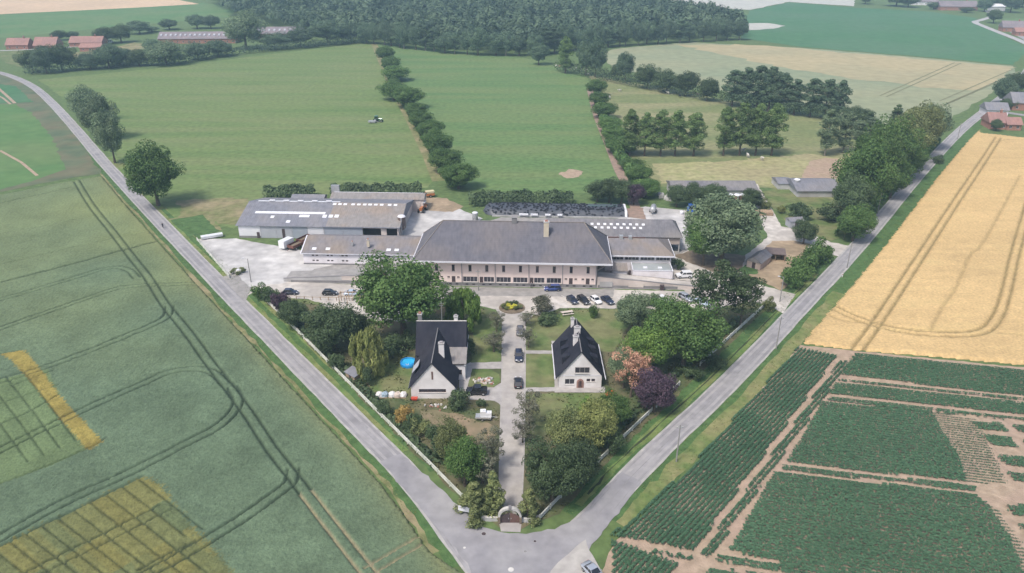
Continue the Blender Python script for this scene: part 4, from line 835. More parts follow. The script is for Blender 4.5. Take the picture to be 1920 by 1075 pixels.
for s, gx in ((-1,gx0),(1,gx1)):
    xe = gx + s*ex; zo = 3.0 - k*ex + 0.15
    sl.add([(xe,gy0-0.25,zo),(gm,gy0-0.25,8.5),(gm,147.5,8.5),(xe,147.5,zo),(xe,gy0-0.25,zo-0.16),(gm,gy0-0.25,8.34),(gm,147.5,8.34),(xe,147.5,zo-0.16)], [(0,1,2,3) if s > 0 else (3,2,1,0),(0,4,5,1),(0,3,7,4),(4,7,6,5)])
rh = sl.build('roof', slate, h1)
hip_roof(-20.75, -9.85, 143.0, 153.0, 4.0, 9.7, 0, 0, 0.15).build('rear_roof', slate, h1)
MB().prism([(139.2,4.05),(144.2,5.2),(144.2,5.4),(139.2,4.2)], 'x', -14.0, -9.6).build('porch_roof', fibre_old, h1)
MB().cyl((gm,gy0-0.25,8.52),(gm,147.0,8.52),0.1,n=6).build('ridge_tiles', wall_grey, h1); MB().cyl((-20.75,148,9.75),(-9.85,148,9.75),0.12,n=6).build('ridge_tiles', stone_w, h1)
chimney(h1, -20.0, 148.4, 8.6, 11.2, 0.9, 0.9, wall_grey); chimney(h1, -12.2, 148.4, 8.6, 10.6, 0.8, 0.8, wall_house); chimney(h1, -14.6, 138.6, 5.8, 9.4, 1.1, 0.8, wall_house)
MB().box(-21.05,-20.95,gy0,gy0+9.5,2.35,2.5).build('gutter', fascia, h1); MB().add([(-20.6,135.8,4.0),(-19.2,135.8,5.7),(-19.2,138.6,5.7),(-20.6,138.6,4.0),(-20.6,135.8,3.6),(-20.6,138.6,3.6)],[(0,1,2,3)]).build('roof_window', sheet_grey, h1)
MB().box(-10.05,-9.75,139.2,152.6,3.72,3.85).build('gutter', fascia, h1)
mast = MB().cyl((-15.2,148,9.8),(-15.2,148,14.5),0.05,n=5); mast.cyl((-15.8,148,14.0),(-14.6,148,14.0),0.03,n=4); mast.cyl((-15.6,148,13.5),(-14.8,148,13.5),0.03,n=4); mast.build('aerial', metal_g, h1)

h2 = thing('white_house', 'white gabled house with black slate roof and arched door on the right lawn', 'house', (0,0,0))
gx0, gx1, gy0, gy1 = 9.75, 18.6, 136.4, 150.6; gm = (gx0+gx1)/2
h2s = [(11.0,13.0,0.9,2.2),(15.5,16.25,1.55,2.25),(16.5,17.25,1.55,2.25)]
mb = MB().wall((gx0,gy0),(gx1,gy0),0,3.1,[(a-gx0,b-gx0,c,d) for a,b,c,d in h2s]).wall((gx1,gy0),(gx1,gy1),0,3.1).wall((gx1,gy1),(gx0,gy1),0,3.1).wall((gx0,gy1),(gx0,gy0),0,3.1)
mb.quad((gx0,gy0,3.1),(gx1,gy0,3.1),(gm,gy0,8.6)); mb.quad((gx1,gy1,3.1),(gx0,gy1,3.1),(gm,gy1,8.6)); mb.build('wall', wall_house, h2)
for a, b, c, d in h2s: window(h2, (gx0,gy0), (gx1,gy0), a-gx0, b-gx0, c, d, frame_w if a < 12 else frame_d, 0 if a > 12 else 1)
window(h2, (12.9,gy0-0.16), (16.2,gy0-0.16), 0.1, 3.1, 3.7, 5.1, mat('window_frame_grey', (0.40,0.38,0.37)), 2, True, depth=0.13)
MB().prism([(13.45,0.02),(14.95,0.02),(14.95,1.5),(14.78,1.95),(14.5,2.2),(14.2,2.3),(13.9,2.2),(13.62,1.95),(13.45,1.5)], 'y', gy0-0.1, gy0-0.01).build('door_surround', mat('arch_brick', (0.33,0.20,0.17), (0.38,0.24,0.20), 2.0), h2)
dd = MB().prism([(13.75,0.02),(14.65,0.02),(14.65,1.4),(14.5,1.8),(14.2,1.95),(13.9,1.8),(13.75,1.4)], 'y', gy0-0.14, gy0-0.105).build('door', frame_d, h2); MB().box(14.1,14.3,gy0-0.17,gy0-0.142,0.5,1.7).build('pane', glass, dd)
MB().box(gx0,gx1,gy0-0.07,gy0-0.012,3.02,3.12).build('string_course', fascia, h2)
sl = MB(); k = (8.75-3.1)/(gm-gx0); ex = 0.7
for s, gx in ((-1,gx0),(1,gx1)):
    xe = gx + s*ex; zo = 3.1 - k*ex + 0.2
    sl.add([(xe,gy0-0.25,zo),(gm,gy0-0.25,8.8),(gm,gy1+0.3,8.8),(xe,gy1+0.3,zo),(xe,gy0-0.25,zo-0.16),(gm,gy0-0.25,8.64),(gm,gy1+0.3,8.64),(xe,gy1+0.3,zo-0.16)], [(0,1,2,3) if s > 0 else (3,2,1,0),(0,4,5,1),(2,6,7,3),(0,3,7,4),(4,7,6,5)])
r2 = sl.build('roof', slate, h2); MB().cyl((gm,gy0-0.25,8.84),(gm,gy1+0.3,8.84),0.1,n=6).build('ridge_tiles', wall_grey, r2)
chimney(r2, gm-0.8, 141.8, 7.0, 9.3, 1.0, 0.8, wall_house); chimney(r2, gm-0.2, 145.2, 7.6, 9.6, 1.3, 0.7, wall_house); chimney(r2, gm-0.9, 149.6, 7.4, 9.4, 0.7, 0.6, wall_house)
for y in (139.6,143.2,146.6):
    for s in (-1,1):
        x = gm + s*2.6; z = 8.8 - k*2.6; q = MB(); q.add([(x-s*0.5,y-0.7,z+0.95),(x+s*1.1,y-0.7,z+0.35),(x+s*1.1,y+0.7,z+0.35),(x-s*0.5,y+0.7,z+0.95),(x+s*1.1,y-0.7,z-k*1.1),(x+s*1.1,y+0.7,z-k*1.1)], [(0,1,2,3) if s>0 else (3,2,1,0),(1,4,5,2),(0,4,1),(3,2,5)]); q.build('dormer', slate, r2)
for s in (-1,1): MB().box(gm+s*5.25-0.08, gm+s*5.25+0.08, gy0-0.2, gy1+0.2, 2.2, 2.36).build('gutter', fascia, r2)
MB().box(9.3,19.2,135.0,136.25,0,0.14).build('front_step', path_m, h2)

# --- far houses
def far_house(name, label, cx_, cy_, w, d, ze, zr, rz, wm, rm, nwin=3, chim=True, cat='house', dorm=0):
    t = thing(name, label, cat, (cx_, cy_, 0), rz)
    hs = [(-w/2 + w*(i+0.5)/nwin - 0.6, -w/2 + w*(i+0.5)/nwin + 0.6, 0.9, 2.2) for i in range(nwin)] if nwin else []
    wl_, r, S = gable_building(t, -w/2, w/2, -d/2, d/2, ze, zr, wm, rm, hs, 0.5, 0.15)
    for a, b, c, e in hs: window(t, (-w/2,-d/2), (w/2,-d/2), a+w/2, b+w/2, c, e, frame_w, 1, False)
    if chim: chimney(r, w*0.25, 0, zr-0.4, zr+1.3, 0.9, 0.9, wm)
    for i in range(dorm):
        x = -w/2 + w*(i+0.5)/dorm; roof_panel(MB(), x-0.8, x+0.8, -d*0.33, -d*0.2, *S, off=0.5).build('dormer', sheet_grey, r)
    return t
def fh(name, label, px0, px1, py, d, *a, **k):
    A = at(px0, py); B = at(px1, py); return far_house(name, label, (A[0]+B[0])/2, A[1]+d/2, B[0]-A[0], d, *a, **k)
fh('brick_house', 'red roofed brick house at the far left edge of the hamlet', 12, 52, 93, 11, 3.6, 8.0, R(3), wall_brick, red_tile)
fh('brick_house', 'red roofed brick house second from the left in the far hamlet', 64, 104, 94, 13, 3.6, 9.0, R(3), wall_brick, red_tile)
fh('brick_house', 'wide L shaped red roofed house near the white camper in the far hamlet', 131, 190, 88, 12, 3.4, 7.4, R(3), wall_brick, red_tile)
fh('brick_house', 'small brick front block before the wide L shaped red house', 150, 188, 97, 9, 3.2, 5.6, R(3), wall_brick, red_tile, chim=False)
bar = roof_mat('roof_barracks', (0.215,0.18,0.20), (0.25,0.21,0.225), (0.20,0.175,0.19), 0.5, axis=2)
fh('long_building', 'long far building with rows of pale dormers, left one of two', 298, 440, 82, 16, 4.0, 8.5, R(3), wall_brick, bar, nwin=14, chim=False, cat='building', dorm=16)
fh('long_building', 'long far building with pale dormers half hidden by trees, right one of two', 470, 566, 72, 18, 4.0, 8.5, R(4), wall_brick, bar, nwin=9, chim=False, cat='building', dorm=10)
fh('village_house', 'red brick house with white gables at the right edge past the golden field', 1858, 1888, 243, 10, 3.4, 7.0, R(-8), wall_brick, red_tile)
fh('village_house', 'grey roofed house behind the red brick one at the right edge', 1852, 1890, 218, 9, 3.2, 6.0, R(-8), wall_white, fibre, chim=False)
fh('village_house', 'low brick extension right of the red brick house at the right edge', 1890, 1915, 245, 8, 3.0, 5.4, R(-8), wall_brick, red_tile, nwin=2, chim=False)
fh('village_house', 'pale grey roofed house cut by the right edge of the picture', 1902, 1950, 208, 12, 4.2, 8.4, R(-8), wall_brick, fibre)
fh('far_farm', 'wide pinkish roofed farm at the top right beyond the green field', 1764, 1832, 20, 16, 4.5, 10, R(-4), wall_brick, bar)
fh('far_farm', 'pale low farm shed at the top right, left of the pinkish farm', 1712, 1760, 10, 12, 4.0, 7, R(-4), wall_white, bar, chim=False)
fh('far_barn', 'small white barn far off beside the winding lane at top right', 1860, 1884, 21, 10, 5, 7.5, R(-4), sheet_white, skylite, nwin=0, chim=False, cat='barn')
fh('far_house', 'grey roofed house beside the winding lane at the right edge', 1884, 1922, 60, 12, 4, 9, R(-12), wall_brick, bar)
fh('far_house', 'low red house below the grey one at the right edge', 1908, 1950, 68, 10, 3.5, 6.5, R(-12), wall_brick, red_tile)
# ================================================================== TREES AND PLANTS
bark = mat('bark', (0.085,0.068,0.05), (0.13,0.105,0.08), 3.0, bump=0.5); bark_pale = mat('bark_pale', (0.26,0.24,0.20), (0.20,0.18,0.15), 2.0, bump=0.3)
LEAF = {
 'green': leaf_mat('green', (0.050,0.112,0.030), (0.155,0.246,0.071)), 'dark': leaf_mat('dark', (0.041,0.069,0.033), (0.131,0.188,0.085)),
 'fresh': leaf_mat('fresh', (0.087,0.174,0.038), (0.259,0.389,0.090)), 'olive': leaf_mat('olive', (0.093,0.124,0.050), (0.290,0.320,0.130)),
 'yellow': leaf_mat('yellow', (0.122,0.148,0.049), (0.325,0.350,0.119)), 'purple': leaf_mat('purple', (0.056,0.036,0.056), (0.151,0.098,0.134)),
 'rust': leaf_mat('rust', (0.259,0.149,0.100), (0.732,0.428,0.293)), 'silver': leaf_mat('silver', (0.074,0.124,0.068), (0.275,0.351,0.199)),
 'poplar': leaf_mat('poplar', (0.062,0.118,0.040), (0.244,0.351,0.122)), 'bare': leaf_mat('bare', (0.087,0.093,0.062), (0.236,0.236,0.168)),
 'wood': leaf_mat('wood', (0.041,0.080,0.051), (0.188,0.269,0.156)), 'gold': leaf_mat('gold', (0.211,0.149,0.050), (0.519,0.366,0.122)),
 'bloom': leaf_mat('bloom', (0.684,0.622,0.062), (0.800,0.800,0.152)),
}
def leaves(cent, nrm, size, r, elong=1.0, flat=0.55, droop=0.0):
    """quads at the points, facing outward with some scatter"""
    n = len(cent); N = nrm + r.normal(0, flat, (n, 3)); N[:, 2] += 0.25; N /= np.linalg.norm(N, axis=1, keepdims=True) + 1e-9
    t = r.normal(0, 1, (n, 3)); t -= (t*N).sum(1, keepdims=True)*N
    if droop: t = t*(1-droop) + np.array([0, 0, -1.0])*droop; t -= (t*N).sum(1, keepdims=True)*N*0.5
    t /= np.linalg.norm(t, axis=1, keepdims=True) + 1e-9; b = np.cross(N, t)
    s = (size*(0.6 + 0.8*r.random((n, 1))))
    q = np.stack([cent - t*s*elong, cent + b*s*0.62 + N*s*0.1, cent + t*s*elong, cent - b*s*0.62 + N*s*0.1], 1)
    return q.reshape(-1, 3), np.arange(4*n).reshape(n, 4)
def crown(kind, seed):
    """-> (vertices, faces, shade per vertex, limb targets, dims H,W)"""
    r = np.random.default_rng(seed); C = []; Rr = []
    if kind == 'round':
        H, W = 14.0, 12.0
        for k in range(60):
            d = r.normal(0, 1, 3); d /= np.linalg.norm(d); d[2] = d[2]*0.9 + 0.1; f = r.uniform(0.45, 0.92)
            C.append(np.array([d[0]*W*0.46*f, d[1]*W*0.46*f, 7.4 + d[2]*5.9*f])); Rr.append(r.uniform(1.3, 2.3))
        per, size = 330, 0.20
    elif kind == 'poplar':
        H, W = 22.0, 8.0
        for k in range(78):
            z = 4.4 + 17.0*r.random(); w = W*0.46*min(1, ((22.4-z)/7)**0.7)*min(1, (z-2.4)/3.5); a = r.random()*6.28; f = math.sqrt(r.random())*0.9
            C.append(np.array([math.cos(a)*w*f, math.sin(a)*w*f, z])); Rr.append(r.uniform(1.05, 1.7)*(0.55+0.45*min(1, (22.4-z)/5)))
        per, size = 170, 0.22
    elif kind == 'willow':
        H, W = 10.0, 9.0
        for k in range(60):
            a = r.random()*6.28; f = math.sqrt(r.random()); C.append(np.array([math.cos(a)*W*0.42*f, math.sin(a)*W*0.42*f, 8.8 - 3.2*f*f - r.random()*5.0*f])); Rr.append(r.uniform(0.6, 1.1))
        per, size = 150, 0.18
    elif kind == 'conifer':
        H, W = 11.0, 6.0
        for k in range(60):
            z = r.uniform(0.8, 10.6); w = W*0.5*(1 - z/11.3)**0.8; a = r.random()*6.28; f = r.uniform(0.35, 1.0)
            C.append(np.array([math.cos(a)*w*f, math.sin(a)*w*f, z - 0.5*f])); Rr.append(0.35 + 0.75*(1-z/11.3))
        per, size = 110, 0.19
    elif kind == 'pine':
        H, W = 13.0, 13.0
        for k in range(50):
            a = r.random()*6.28; f = math.sqrt(r.random()); z = r.choice([6.5, 8.5, 10.2, 11.8]) + r.normal(0, 0.35); w = W*0.47*(1.05 - 0.055*(z-6))
            C.append(np.array([math.cos(a)*w*f, math.sin(a)*w*f, z])); Rr.append(r.uniform(0.9, 1.6))
        per, size = 150, 0.22
    elif kind == 'bush':
        H, W = 3.4, 4.2
        for k in range(22):
            d = r.normal(0, 1, 3); d /= np.linalg.norm(d); f = r.uniform(0.35, 0.9); C.append(np.array([d[0]*W*0.45*f, d[1]*W*0.45*f, 1.6 + d[2]*1.4*f])); Rr.append(r.uniform(0.5, 0.95))
        per, size = 130, 0.13
    else:  # sparse
        H, W = 6.5, 5.0
        for k in range(26):
            d = r.normal(0, 1, 3); d /= np.linalg.norm(d); f = r.uniform(0.3, 1.0); C.append(np.array([d[0]*W*0.46*f, d[1]*W*0.46*f, 4.0 + d[2]*2.4*f])); Rr.append(r.uniform(0.4, 0.8))
        per, size = 100, 0.10
    V, F, S = [], [], []; n0 = 0
    for c, rad in zip(C, Rr):
        m = int(per*(0.7 + 0.6*r.random())); d = r.normal(0, 1, (m, 3)); d /= np.linalg.norm(d, axis=1, keepdims=True)
        sq = np.array([1, 1, 0.8]) if kind not in ('pine',) else np.array([1.25, 1.25, 0.45])
        if kind == 'willow': sq = np.array([0.7, 0.7, 1.9])
        rr_ = rad*(0.55 + 0.5*r.random((m, 1))**0.5); P = c + d*rr_*sq
        P[:, 2] = np.maximum(P[:, 2], 0.15)
        v, f = leaves(P, d, size, r, 1.0 if kind != 'willow' else 2.4, 0.55, 0.0 if kind != 'willow' else 0.8)
        V.append(v); F.append(f + n0); n0 += len(v)
        sh = np.clip(r.uniform(0.25, 0.72) + r.normal(0, 0.2, m), 0, 1); S.append(np.repeat(sh, 4))
    V = np.concatenate(V); H = float(np.percentile(V[:, 2], 99.5)); W = float(np.percentile(np.hypot(V[:, 0], V[:, 1]), 93))*2
    return V, np.concatenate(F), np.concatenate(S), C, H, W
def trunk_mesh(kind, C, H, seed):
    r = random.Random(seed); mb = MB()
    tr_ = {'round':0.42,'poplar':0.34,'willow':0.4,'conifer':0.28,'pine':0.36,'bush':0.08,'sparse':0.14}[kind]; top = {'round':0.62,'poplar':0.93,'willow':0.72,'conifer':0.95,'pine':0.88,'bush':0.5,'sparse':0.75}[kind]*H
    pts = [(0,0,-0.05)]; n = 5
    for i in range(1, n+1): pts.append((r.uniform(-.12,.12)*i*0.4, r.uniform(-.12,.12)*i*0.4, top*i/n))
    for i in range(n): mb.cyl(pts[i], pts[i+1], tr_*(1-0.8*i/n)*(1.25 if i == 0 else 1), tr_*(1-0.8*(i+1)/n), n=7, cap=False)
    lim = r.sample(range(len(C)), min(len(C), 26 if kind == 'sparse' else 9))
    for k in lim:
        c = C[k]; z0 = max(0.25*H if kind != 'bush' else 0.1, min(top*0.95, c[2] - 0.35*math.hypot(c[0], c[1]) - 0.8)); i = min(n-1, int(z0/top*n)); base = Vector(pts[i]).lerp(Vector(pts[i+1]), z0/top*n - i)
        mb.cyl(base, c, tr_*0.32, tr_*0.08, n=5, cap=False)
    return mb
PROTO = {}
def proto(kind, var):
    if (kind, var) in PROTO: return PROTO[kind, var]
    V, F, S, C, H, W = crown(kind, 100*var + sum(map(ord, kind))); me = np_mesh(kind + '_crown', V, F, np.repeat(S[:, None], 3, 1))
    me.materials.append(LEAF['green']); mb = trunk_mesh(kind, C, H, var + 5); tm = bpy.data.meshes.new(kind + '_trunk'); tm.from_pydata(mb.v, [], mb.f); tm.update(); tm.materials.append(bark)
    PROTO[kind, var] = (me, tm, H, W); return PROTO[kind, var]
TR = random.Random(11)
def tree(name, label, cat, loc, h, w, kind, leaf, var=None, group=None, pale=False, rz=None):
    """a tree (or shrub) of height h and crown width w metres"""
    var = TR.randrange(3) if var is None else var
    cm, tm, H, W = proto(kind, var)
    t = thing(name, label, cat, loc, TR.random()*6.28 if rz is None else rz, group); t.scale = (w/W, w/W, h/H)
    a = link('trunk' if kind != 'bush' else 'stem', tm, None, t); b = link('crown' if kind != 'bush' else 'foliage', cm, None, t)
    b.material_slots[0].link = 'OBJECT'; b.material_slots[0].material = LEAF[leaf]
    if pale: a.material_slots[0].link = 'OBJECT'; a.material_slots[0].material = bark_pale
    return t
def tp(name, label, cat, px, py, top, wpx, kind, leaf, **k):
    if kind == 'poplar': wpx *= 0.95
    if kind == 'sparse': wpx *= 1.2
    """tree from survey readings: foot (px,py), row of the top, crown width in survey units"""
    X, Y = at(px, py); d = Y*_c + (CAM_H-4)*_s; w = wpx*d/FOC
    v = (537.5 - top)/FOC; h = CAM_H + (v*Y*_c - Y*_s)/(_c + v*_s)
    return tree(name, label, cat, (X, Y, 0), max(1.0, h), w, kind, leaf, **k)
ORD = ['first','second','third','fourth','fifth','sixth','seventh','eighth','ninth','tenth','eleventh','twelfth','thirteenth','fourteenth','fifteenth','sixteenth']

# --- along the left road
for k, (x, y, t, w) in enumerate([(168,228,163,56),(192,262,178,58),(216,306,210,48)]):
    tp('roadside_tree', ['tall roadside tree at the far end of the clump beside the left road','tall roadside tree in the middle of the clump beside the left road','roadside tree at the near end of the clump beside the left road'][k], 'tree', x, y, t, w, 'round', 'silver', group='clump beside the left road')
tp('roadside_tree', 'lone round green tree in the meadow corner by the left road', 'tree', 297, 386, 272, 88, 'round', 'green', var=1)
# --- estate, left garden
tp('garden_tree', 'huge broadleaf tree before the left end of the hall', 'tree', 757, 628, 484, 156, 'round', 'green', var=0)
tp('willow_tree', 'green weeping willow between the huge tree and the driveway', 'tree', 868, 615, 545, 72, 'willow', 'fresh', var=0)
tp('willow_tree', 'yellowish weeping willow on the lawn beside the pool', 'tree', 693, 700, 620, 66, 'willow', 'yellow', var=1)
tp('garden_tree', 'dark tree by the white fence below the parked cars', 'tree', 552, 616, 566, 54, 'round', 'dark', var=2)
tp('garden_tree', 'broad dark green tree cluster left of the huge tree', 'tree', 628, 654, 572, 100, 'round', 'dark', var=1)
tp('garden_tree', 'smaller dark tree tucked at the right of the broad dark cluster', 'tree', 672, 642, 588, 46, 'round', 'dark', var=0)
for k, (x, y, t, w, l, lab) in enumerate([(492,560,533,34,'green','green shrub at the gate end of the left white fence'),(512,572,540,34,'dark','dark shrub second along the left white fence from the yard'),(528,582,548,32,'purple','reddish shrub along the left white fence above the dark tree'),
    (596,632,596,36,'olive','olive shrub inside the left white fence below the dark tree'),(615,655,622,34,'dark','dark shrub inside the left fence above the garden hut'),(632,690,664,30,'dark','dark shrub just above the garden hut'),(690,722,690,24,'dark','small dark shrub right of the garden hut'),
    (735,668,632,52,'dark','dark shrub mass under the huge tree near the pool'),(768,650,626,40,'dark','dark shrub against the back of the house with the pool'),(722,776,752,30,'dark','dark shrub below the white sheeted heap'),
    (756,792,762,36,'gold','orange leaved shrub between fence and house front'),(790,815,786,36,'olive','dull shrub right of the orange leaved shrub'),(775,808,776,34,'dark','dark shrub below the orange leaved shrub'),
    (858,764,734,44,'dark','dark shrub at the right front corner of the pool house'),(902,762,748,18,'dark','small round shrub beside the black pickup'),(815,840,800,40,'dark','dark shrub by the fence halfway to the entrance'),
    (832,862,822,38,'dark','dark shrub below the thin garden trees near the fence'),(823,842,836,16,'gold','tiny orange bush among dark shrubs near the fence'),(880,668,636,26,'dark','dark shrub at the right wall of the pool house')]):
    tp('shrub', lab, 'shrub', x, y, t, w, 'bush', l)
for x, y, t, w, kd, l, lab in [(850,872,790,62,'round','olive','thin olive tree left of the lower driveway'),(872,912,822,66,'round','green','green tree between fence and lower driveway'),(922,880,800,46,'sparse','bare','grey brown sparse tree at the left edge of the lower driveway'),
    (905,905,836,62,'sparse','bare','sparse tree just above the left drooping conifer'),(888,968,905,56,'conifer','olive','drooping olive conifer left of the entrance arch'),(925,962,886,48,'conifer','olive','tall olive conifer close to the left of the entrance arch'),
    (990,974,918,40,'conifer','olive','narrow olive conifer right of the entrance arch')]:
    tp('garden_tree', lab, 'tree', x, y, t, w, kd, l)
# small bare trees lining the drive
for x, y, t, w, lab in [(931,622,584,30,'bare topped little tree at the upper left of the driveway'),(926,660,628,40,'dark sparse tree left of the driveway below the bare topped one'),(986,612,588,26,'little sparse tree at the upper right of the driveway'),
    (991,652,618,30,'sparse tree hanging over the topmost driveway car'),(992,800,735,48,'dark sparse tree overhanging the middle right of the driveway'),(980,830,790,40,'sparse tree right of the driveway below the other overhanging one')]:
    tp('drive_tree', lab, 'tree', x, y, t, w, 'sparse', 'bare')
# --- estate, right garden
for x, y, t, w, kd, l, lab in [(1035,945,832,100,'round','dark','large dark tree right of the lower driveway'),(1078,912,830,86,'round','dark','dark tree between the large dark one and the right fence'),(1012,910,850,60,'sparse','bare','thin grey tree at the right edge of the lower driveway'),
    (1062,850,770,70,'round','olive','olive tree above the large dark tree by the drive'),(1112,846,758,78,'round','yellow','yellowish olive tree near the right fence'),(1098,800,744,40,'conifer','fresh','lime green pointed tree on the lower right lawn'),
    (1150,800,738,62,'round','green','green tree left of the purple tree'),(1168,728,660,50,'round','silver','grey green tree beside the right house wall'),(1182,745,664,58,'sparse','rust','rust brown tree next to the purple one'),(1196,722,668,44,'round','rust','reddish brown tree behind the rust brown one'),
    (1226,772,694,70,'round','purple','dark purple tree near the right fence'),(1212,700,612,92,'round','fresh','bright lime green tree in the right garden'),(1280,690,570,122,'round','green','big broad green tree in the middle of the right garden'),
    (1185,625,556,62,'round','silver','blue green tree at the parking edge of the right garden'),(1252,630,560,70,'round','green','green tree behind the bright lime tree'),(1312,665,600,66,'round','green','green tree right of the big broad one')]:
    tp('garden_tree', lab, 'tree', x, y, t, w, kd, l)
tp('pine_tree', 'spreading dark pine at the right end of the parking bays', 'tree', 1340, 622, 502, 112, 'pine', 'dark', var=0)
tp('pine_tree', 'dark pine right of the spreading one near the right fence', 'tree', 1388, 612, 520, 76, 'pine', 'dark', var=1)
for x, y, t, w, l, lab in [(1018,588,556,42,'bare','grey brown shrub at the upper right of the driveway'),(1025,605,590,44,'dark','low dark shrub below the grey brown one by the forecourt'),(1112,596,572,18,'green','small upright shrub behind the parking bays'),
    (1182,575,552,24,'silver','rounded grey green shrub leftmost of three beside the parking'),(1204,573,552,24,'silver','rounded grey green shrub middle of three beside the parking'),(1222,572,550,28,'silver','rounded grey green shrub rightmost of three beside the parking'),
    (1440,582,560,26,'olive','olive shrub at the right gate by the road'),(1340,690,668,40,'dark','dark shrub at the right fence below the big trees'),(1300,712,690,36,'dark','dark shrub along the right fence above the purple tree'),(1146,850,800,46,'dark','dark shrub between yellowish tree and right fence'),
    (1270,505,486,26,'dark','dark shrub behind the white off-road car')]:
    tp('shrub', lab, 'shrub', x, y, t, w, 'bush', l)
bed = thing('flower_bed', 'round bed of yellow shrubs in the middle of the forecourt', 'flower bed', (*at(960,578), 0))
MB().lathe([(3.3,0.0),(3.3,0.22),(3.0,0.22),(2.95,0.12),(0.02,0.3)], 24).build('bed_edge', soil_dark, bed)
for k, (dx, dy, s, l) in enumerate([(-2.1,-0.3,0.55,'olive'),(-1.3,-1.2,0.5,'olive'),(1.9,-0.5,0.55,'olive'),(1.0,-1.3,0.5,'olive'),(-0.3,-0.8,0.55,'bloom'),(0.6,-0.3,0.55,'bloom'),(-1.0,0.1,0.5,'bloom'),(-0.9,1.3,0.6,'dark'),(0.7,1.4,0.65,'dark')]):
    cm, tm, H, W = proto('bush', k % 3); o = link('bush', cm, None, bed); o.location = (dx, dy, 0.15); o.scale = (s*0.75,)*3; o.material_slots[0].link = 'OBJECT'; o.material_slots[0].material = LEAF[l]
# --- right side of the farm
tp('farm_tree', 'massive grey green tree at the right end of the farm buildings', 'tree', 1352, 492, 374, 132, 'round', 'silver', var=2)
tp('farm_tree', 'lower green tree against the left of the massive grey green one', 'tree', 1318, 498, 410, 66, 'round', 'green', var=0)
tp('farm_tree', 'small dark round tree at the corner of the sandy paddock', 'tree', 1506, 458, 412, 40, 'round', 'dark', var=1)
for k, (x, y, t, w) in enumerate([(1486,540,500,48),(1500,522,480,50),(1518,505,464,50),(1536,490,452,46)]):
    tp('hedge_bush', ORD[k] + ' bush from the gate in the dense hedge beside the paddock', 'shrub', x, y, t, w, 'bush', 'green', group='paddock hedge')
for k, (x, y, t, w) in enumerate([(1268,388,348,40),(1300,386,344,44),(1335,388,346,44),(1345,396,356,40),(1408,394,356,38)]):
    tp('evergreen_tree', ORD[k] + ' dark evergreen from the left in the row before the dark shed', 'tree', x, y, t, w, 'round', 'dark', group='evergreens before the dark shed')
for x, y, t, w, l, lab in [(1498,410,382,44,'dark','dark evergreen shrub left of the two above the paddock'),(1556,414,384,44,'dark','dark evergreen shrub right of the two above the paddock'),(1465,400,386,16,'yellow','pale yellow shrub beside the farm track'),(1430,392,374,30,'olive','olive shrub at the bend of the farm track')]:
    tp('shrub', lab, 'shrub', x, y, t, w, 'bush', l)
for k, (x, y, t, w, l) in enumerate(sorted([(1598,452,388,66,'green'),(1606,402,262,92,'green'),(1632,372,238,84,'green'),(1592,420,330,70,'dark'),(1660,345,222,82,'green'),(1690,318,212,74,'olive'),(1712,298,196,66,'olive'),(1735,280,196,60,'silver'),(1668,372,300,60,'green'),(1700,335,268,56,'green')], key=lambda q: -q[1])):
    tp('belt_tree', ORD[k] + ' tree from the paddock end of the thick belt along the right road', 'tree', x, y, t, w, 'round', l, group='tree belt along the right road')
for k, (x, y, t, w) in enumerate([(1546,292,206,36),(1580,286,210,36),(1608,262,226,30),(1632,258,222,34)]):
    tp('young_poplar', ORD[k] + ' slim pale poplar from the left before the thick belt', 'tree', x, y, t, w, 'poplar', 'silver', pale=True, group='pale poplars')
tp('conifer_tree', 'single dark pointed conifer rising behind the pale poplars', 'tree', 1677, 240, 197, 26, 'conifer', 'dark')
tp('roadside_bush', 'single dark bush at the edge of the golden field by the right road', 'shrub', 1757, 306, 292, 22, 'bush', 'dark')
for k, (x, t, w) in enumerate([(1180,206,34),(1208,212,36),(1238,208,38),(1265,209,38),(1300,213,44)]):
    tp('poplar_tree', ORD[k] + ' poplar from the left in the left poplar row of the dry meadow', 'tree', x, 293, t, w, 'poplar', 'poplar', group='left poplar row')
for k, (x, t, w) in enumerate([(1356,202,38),(1386,194,42),(1416,196,38),(1446,196,42)]):
    tp('poplar_tree', ORD[k] + ' poplar from the left in the right poplar row of the dry meadow', 'tree', x, 292, t, w, 'poplar', 'poplar', group='right poplar row')
# --- hedgerows between the meadows
for k, (x, y, t, w) in enumerate([(860,354,312,54),(838,322,282,50),(822,292,248,52),(806,262,224,44),(792,242,210,38),(784,222,190,38),(766,202,168,40),(738,188,150,36),(752,180,160,34),(744,152,128,38),(734,132,106,32),(722,116,90,32)]):
    tp('hedgerow_tree', ORD[k] + ' tree from the farm end of the hedgerow between the two left meadows', 'tree', x, y, t + TR.uniform(-5, 7), w*TR.uniform(0.95, 1.4), 'round', 'green', group='left meadow hedgerow')
for k, (x, y, t, w) in enumerate([(1212,370,336,40),(1196,345,314,44),(1184,318,292,40),(1166,288,256,44),(1152,270,236,40),(1142,246,214,42),(1132,222,196,38),(1124,200,172,34),(1117,180,152,34)]):
    tp('hedgerow_tree', ORD[k] + ' tree from the farm end of the hedgerow along the earth lane', 'tree', x, y, t + TR.uniform(-5, 7), w*TR.uniform(0.95, 1.4), 'round', 'green', group='earth lane hedgerow')
for k, (x, y, t, w) in enumerate([(1120,378,338,42),(1142,380,336,44),(1165,382,338,42),(1188,384,346,36)]):
    tp('thicket_tree', ORD[k] + ' dark tree from the left in the thicket behind the tyre clamp', 'tree', x, y, t, w, 'round', 'dark' if k < 3 else 'purple', group='thicket behind the clamp')
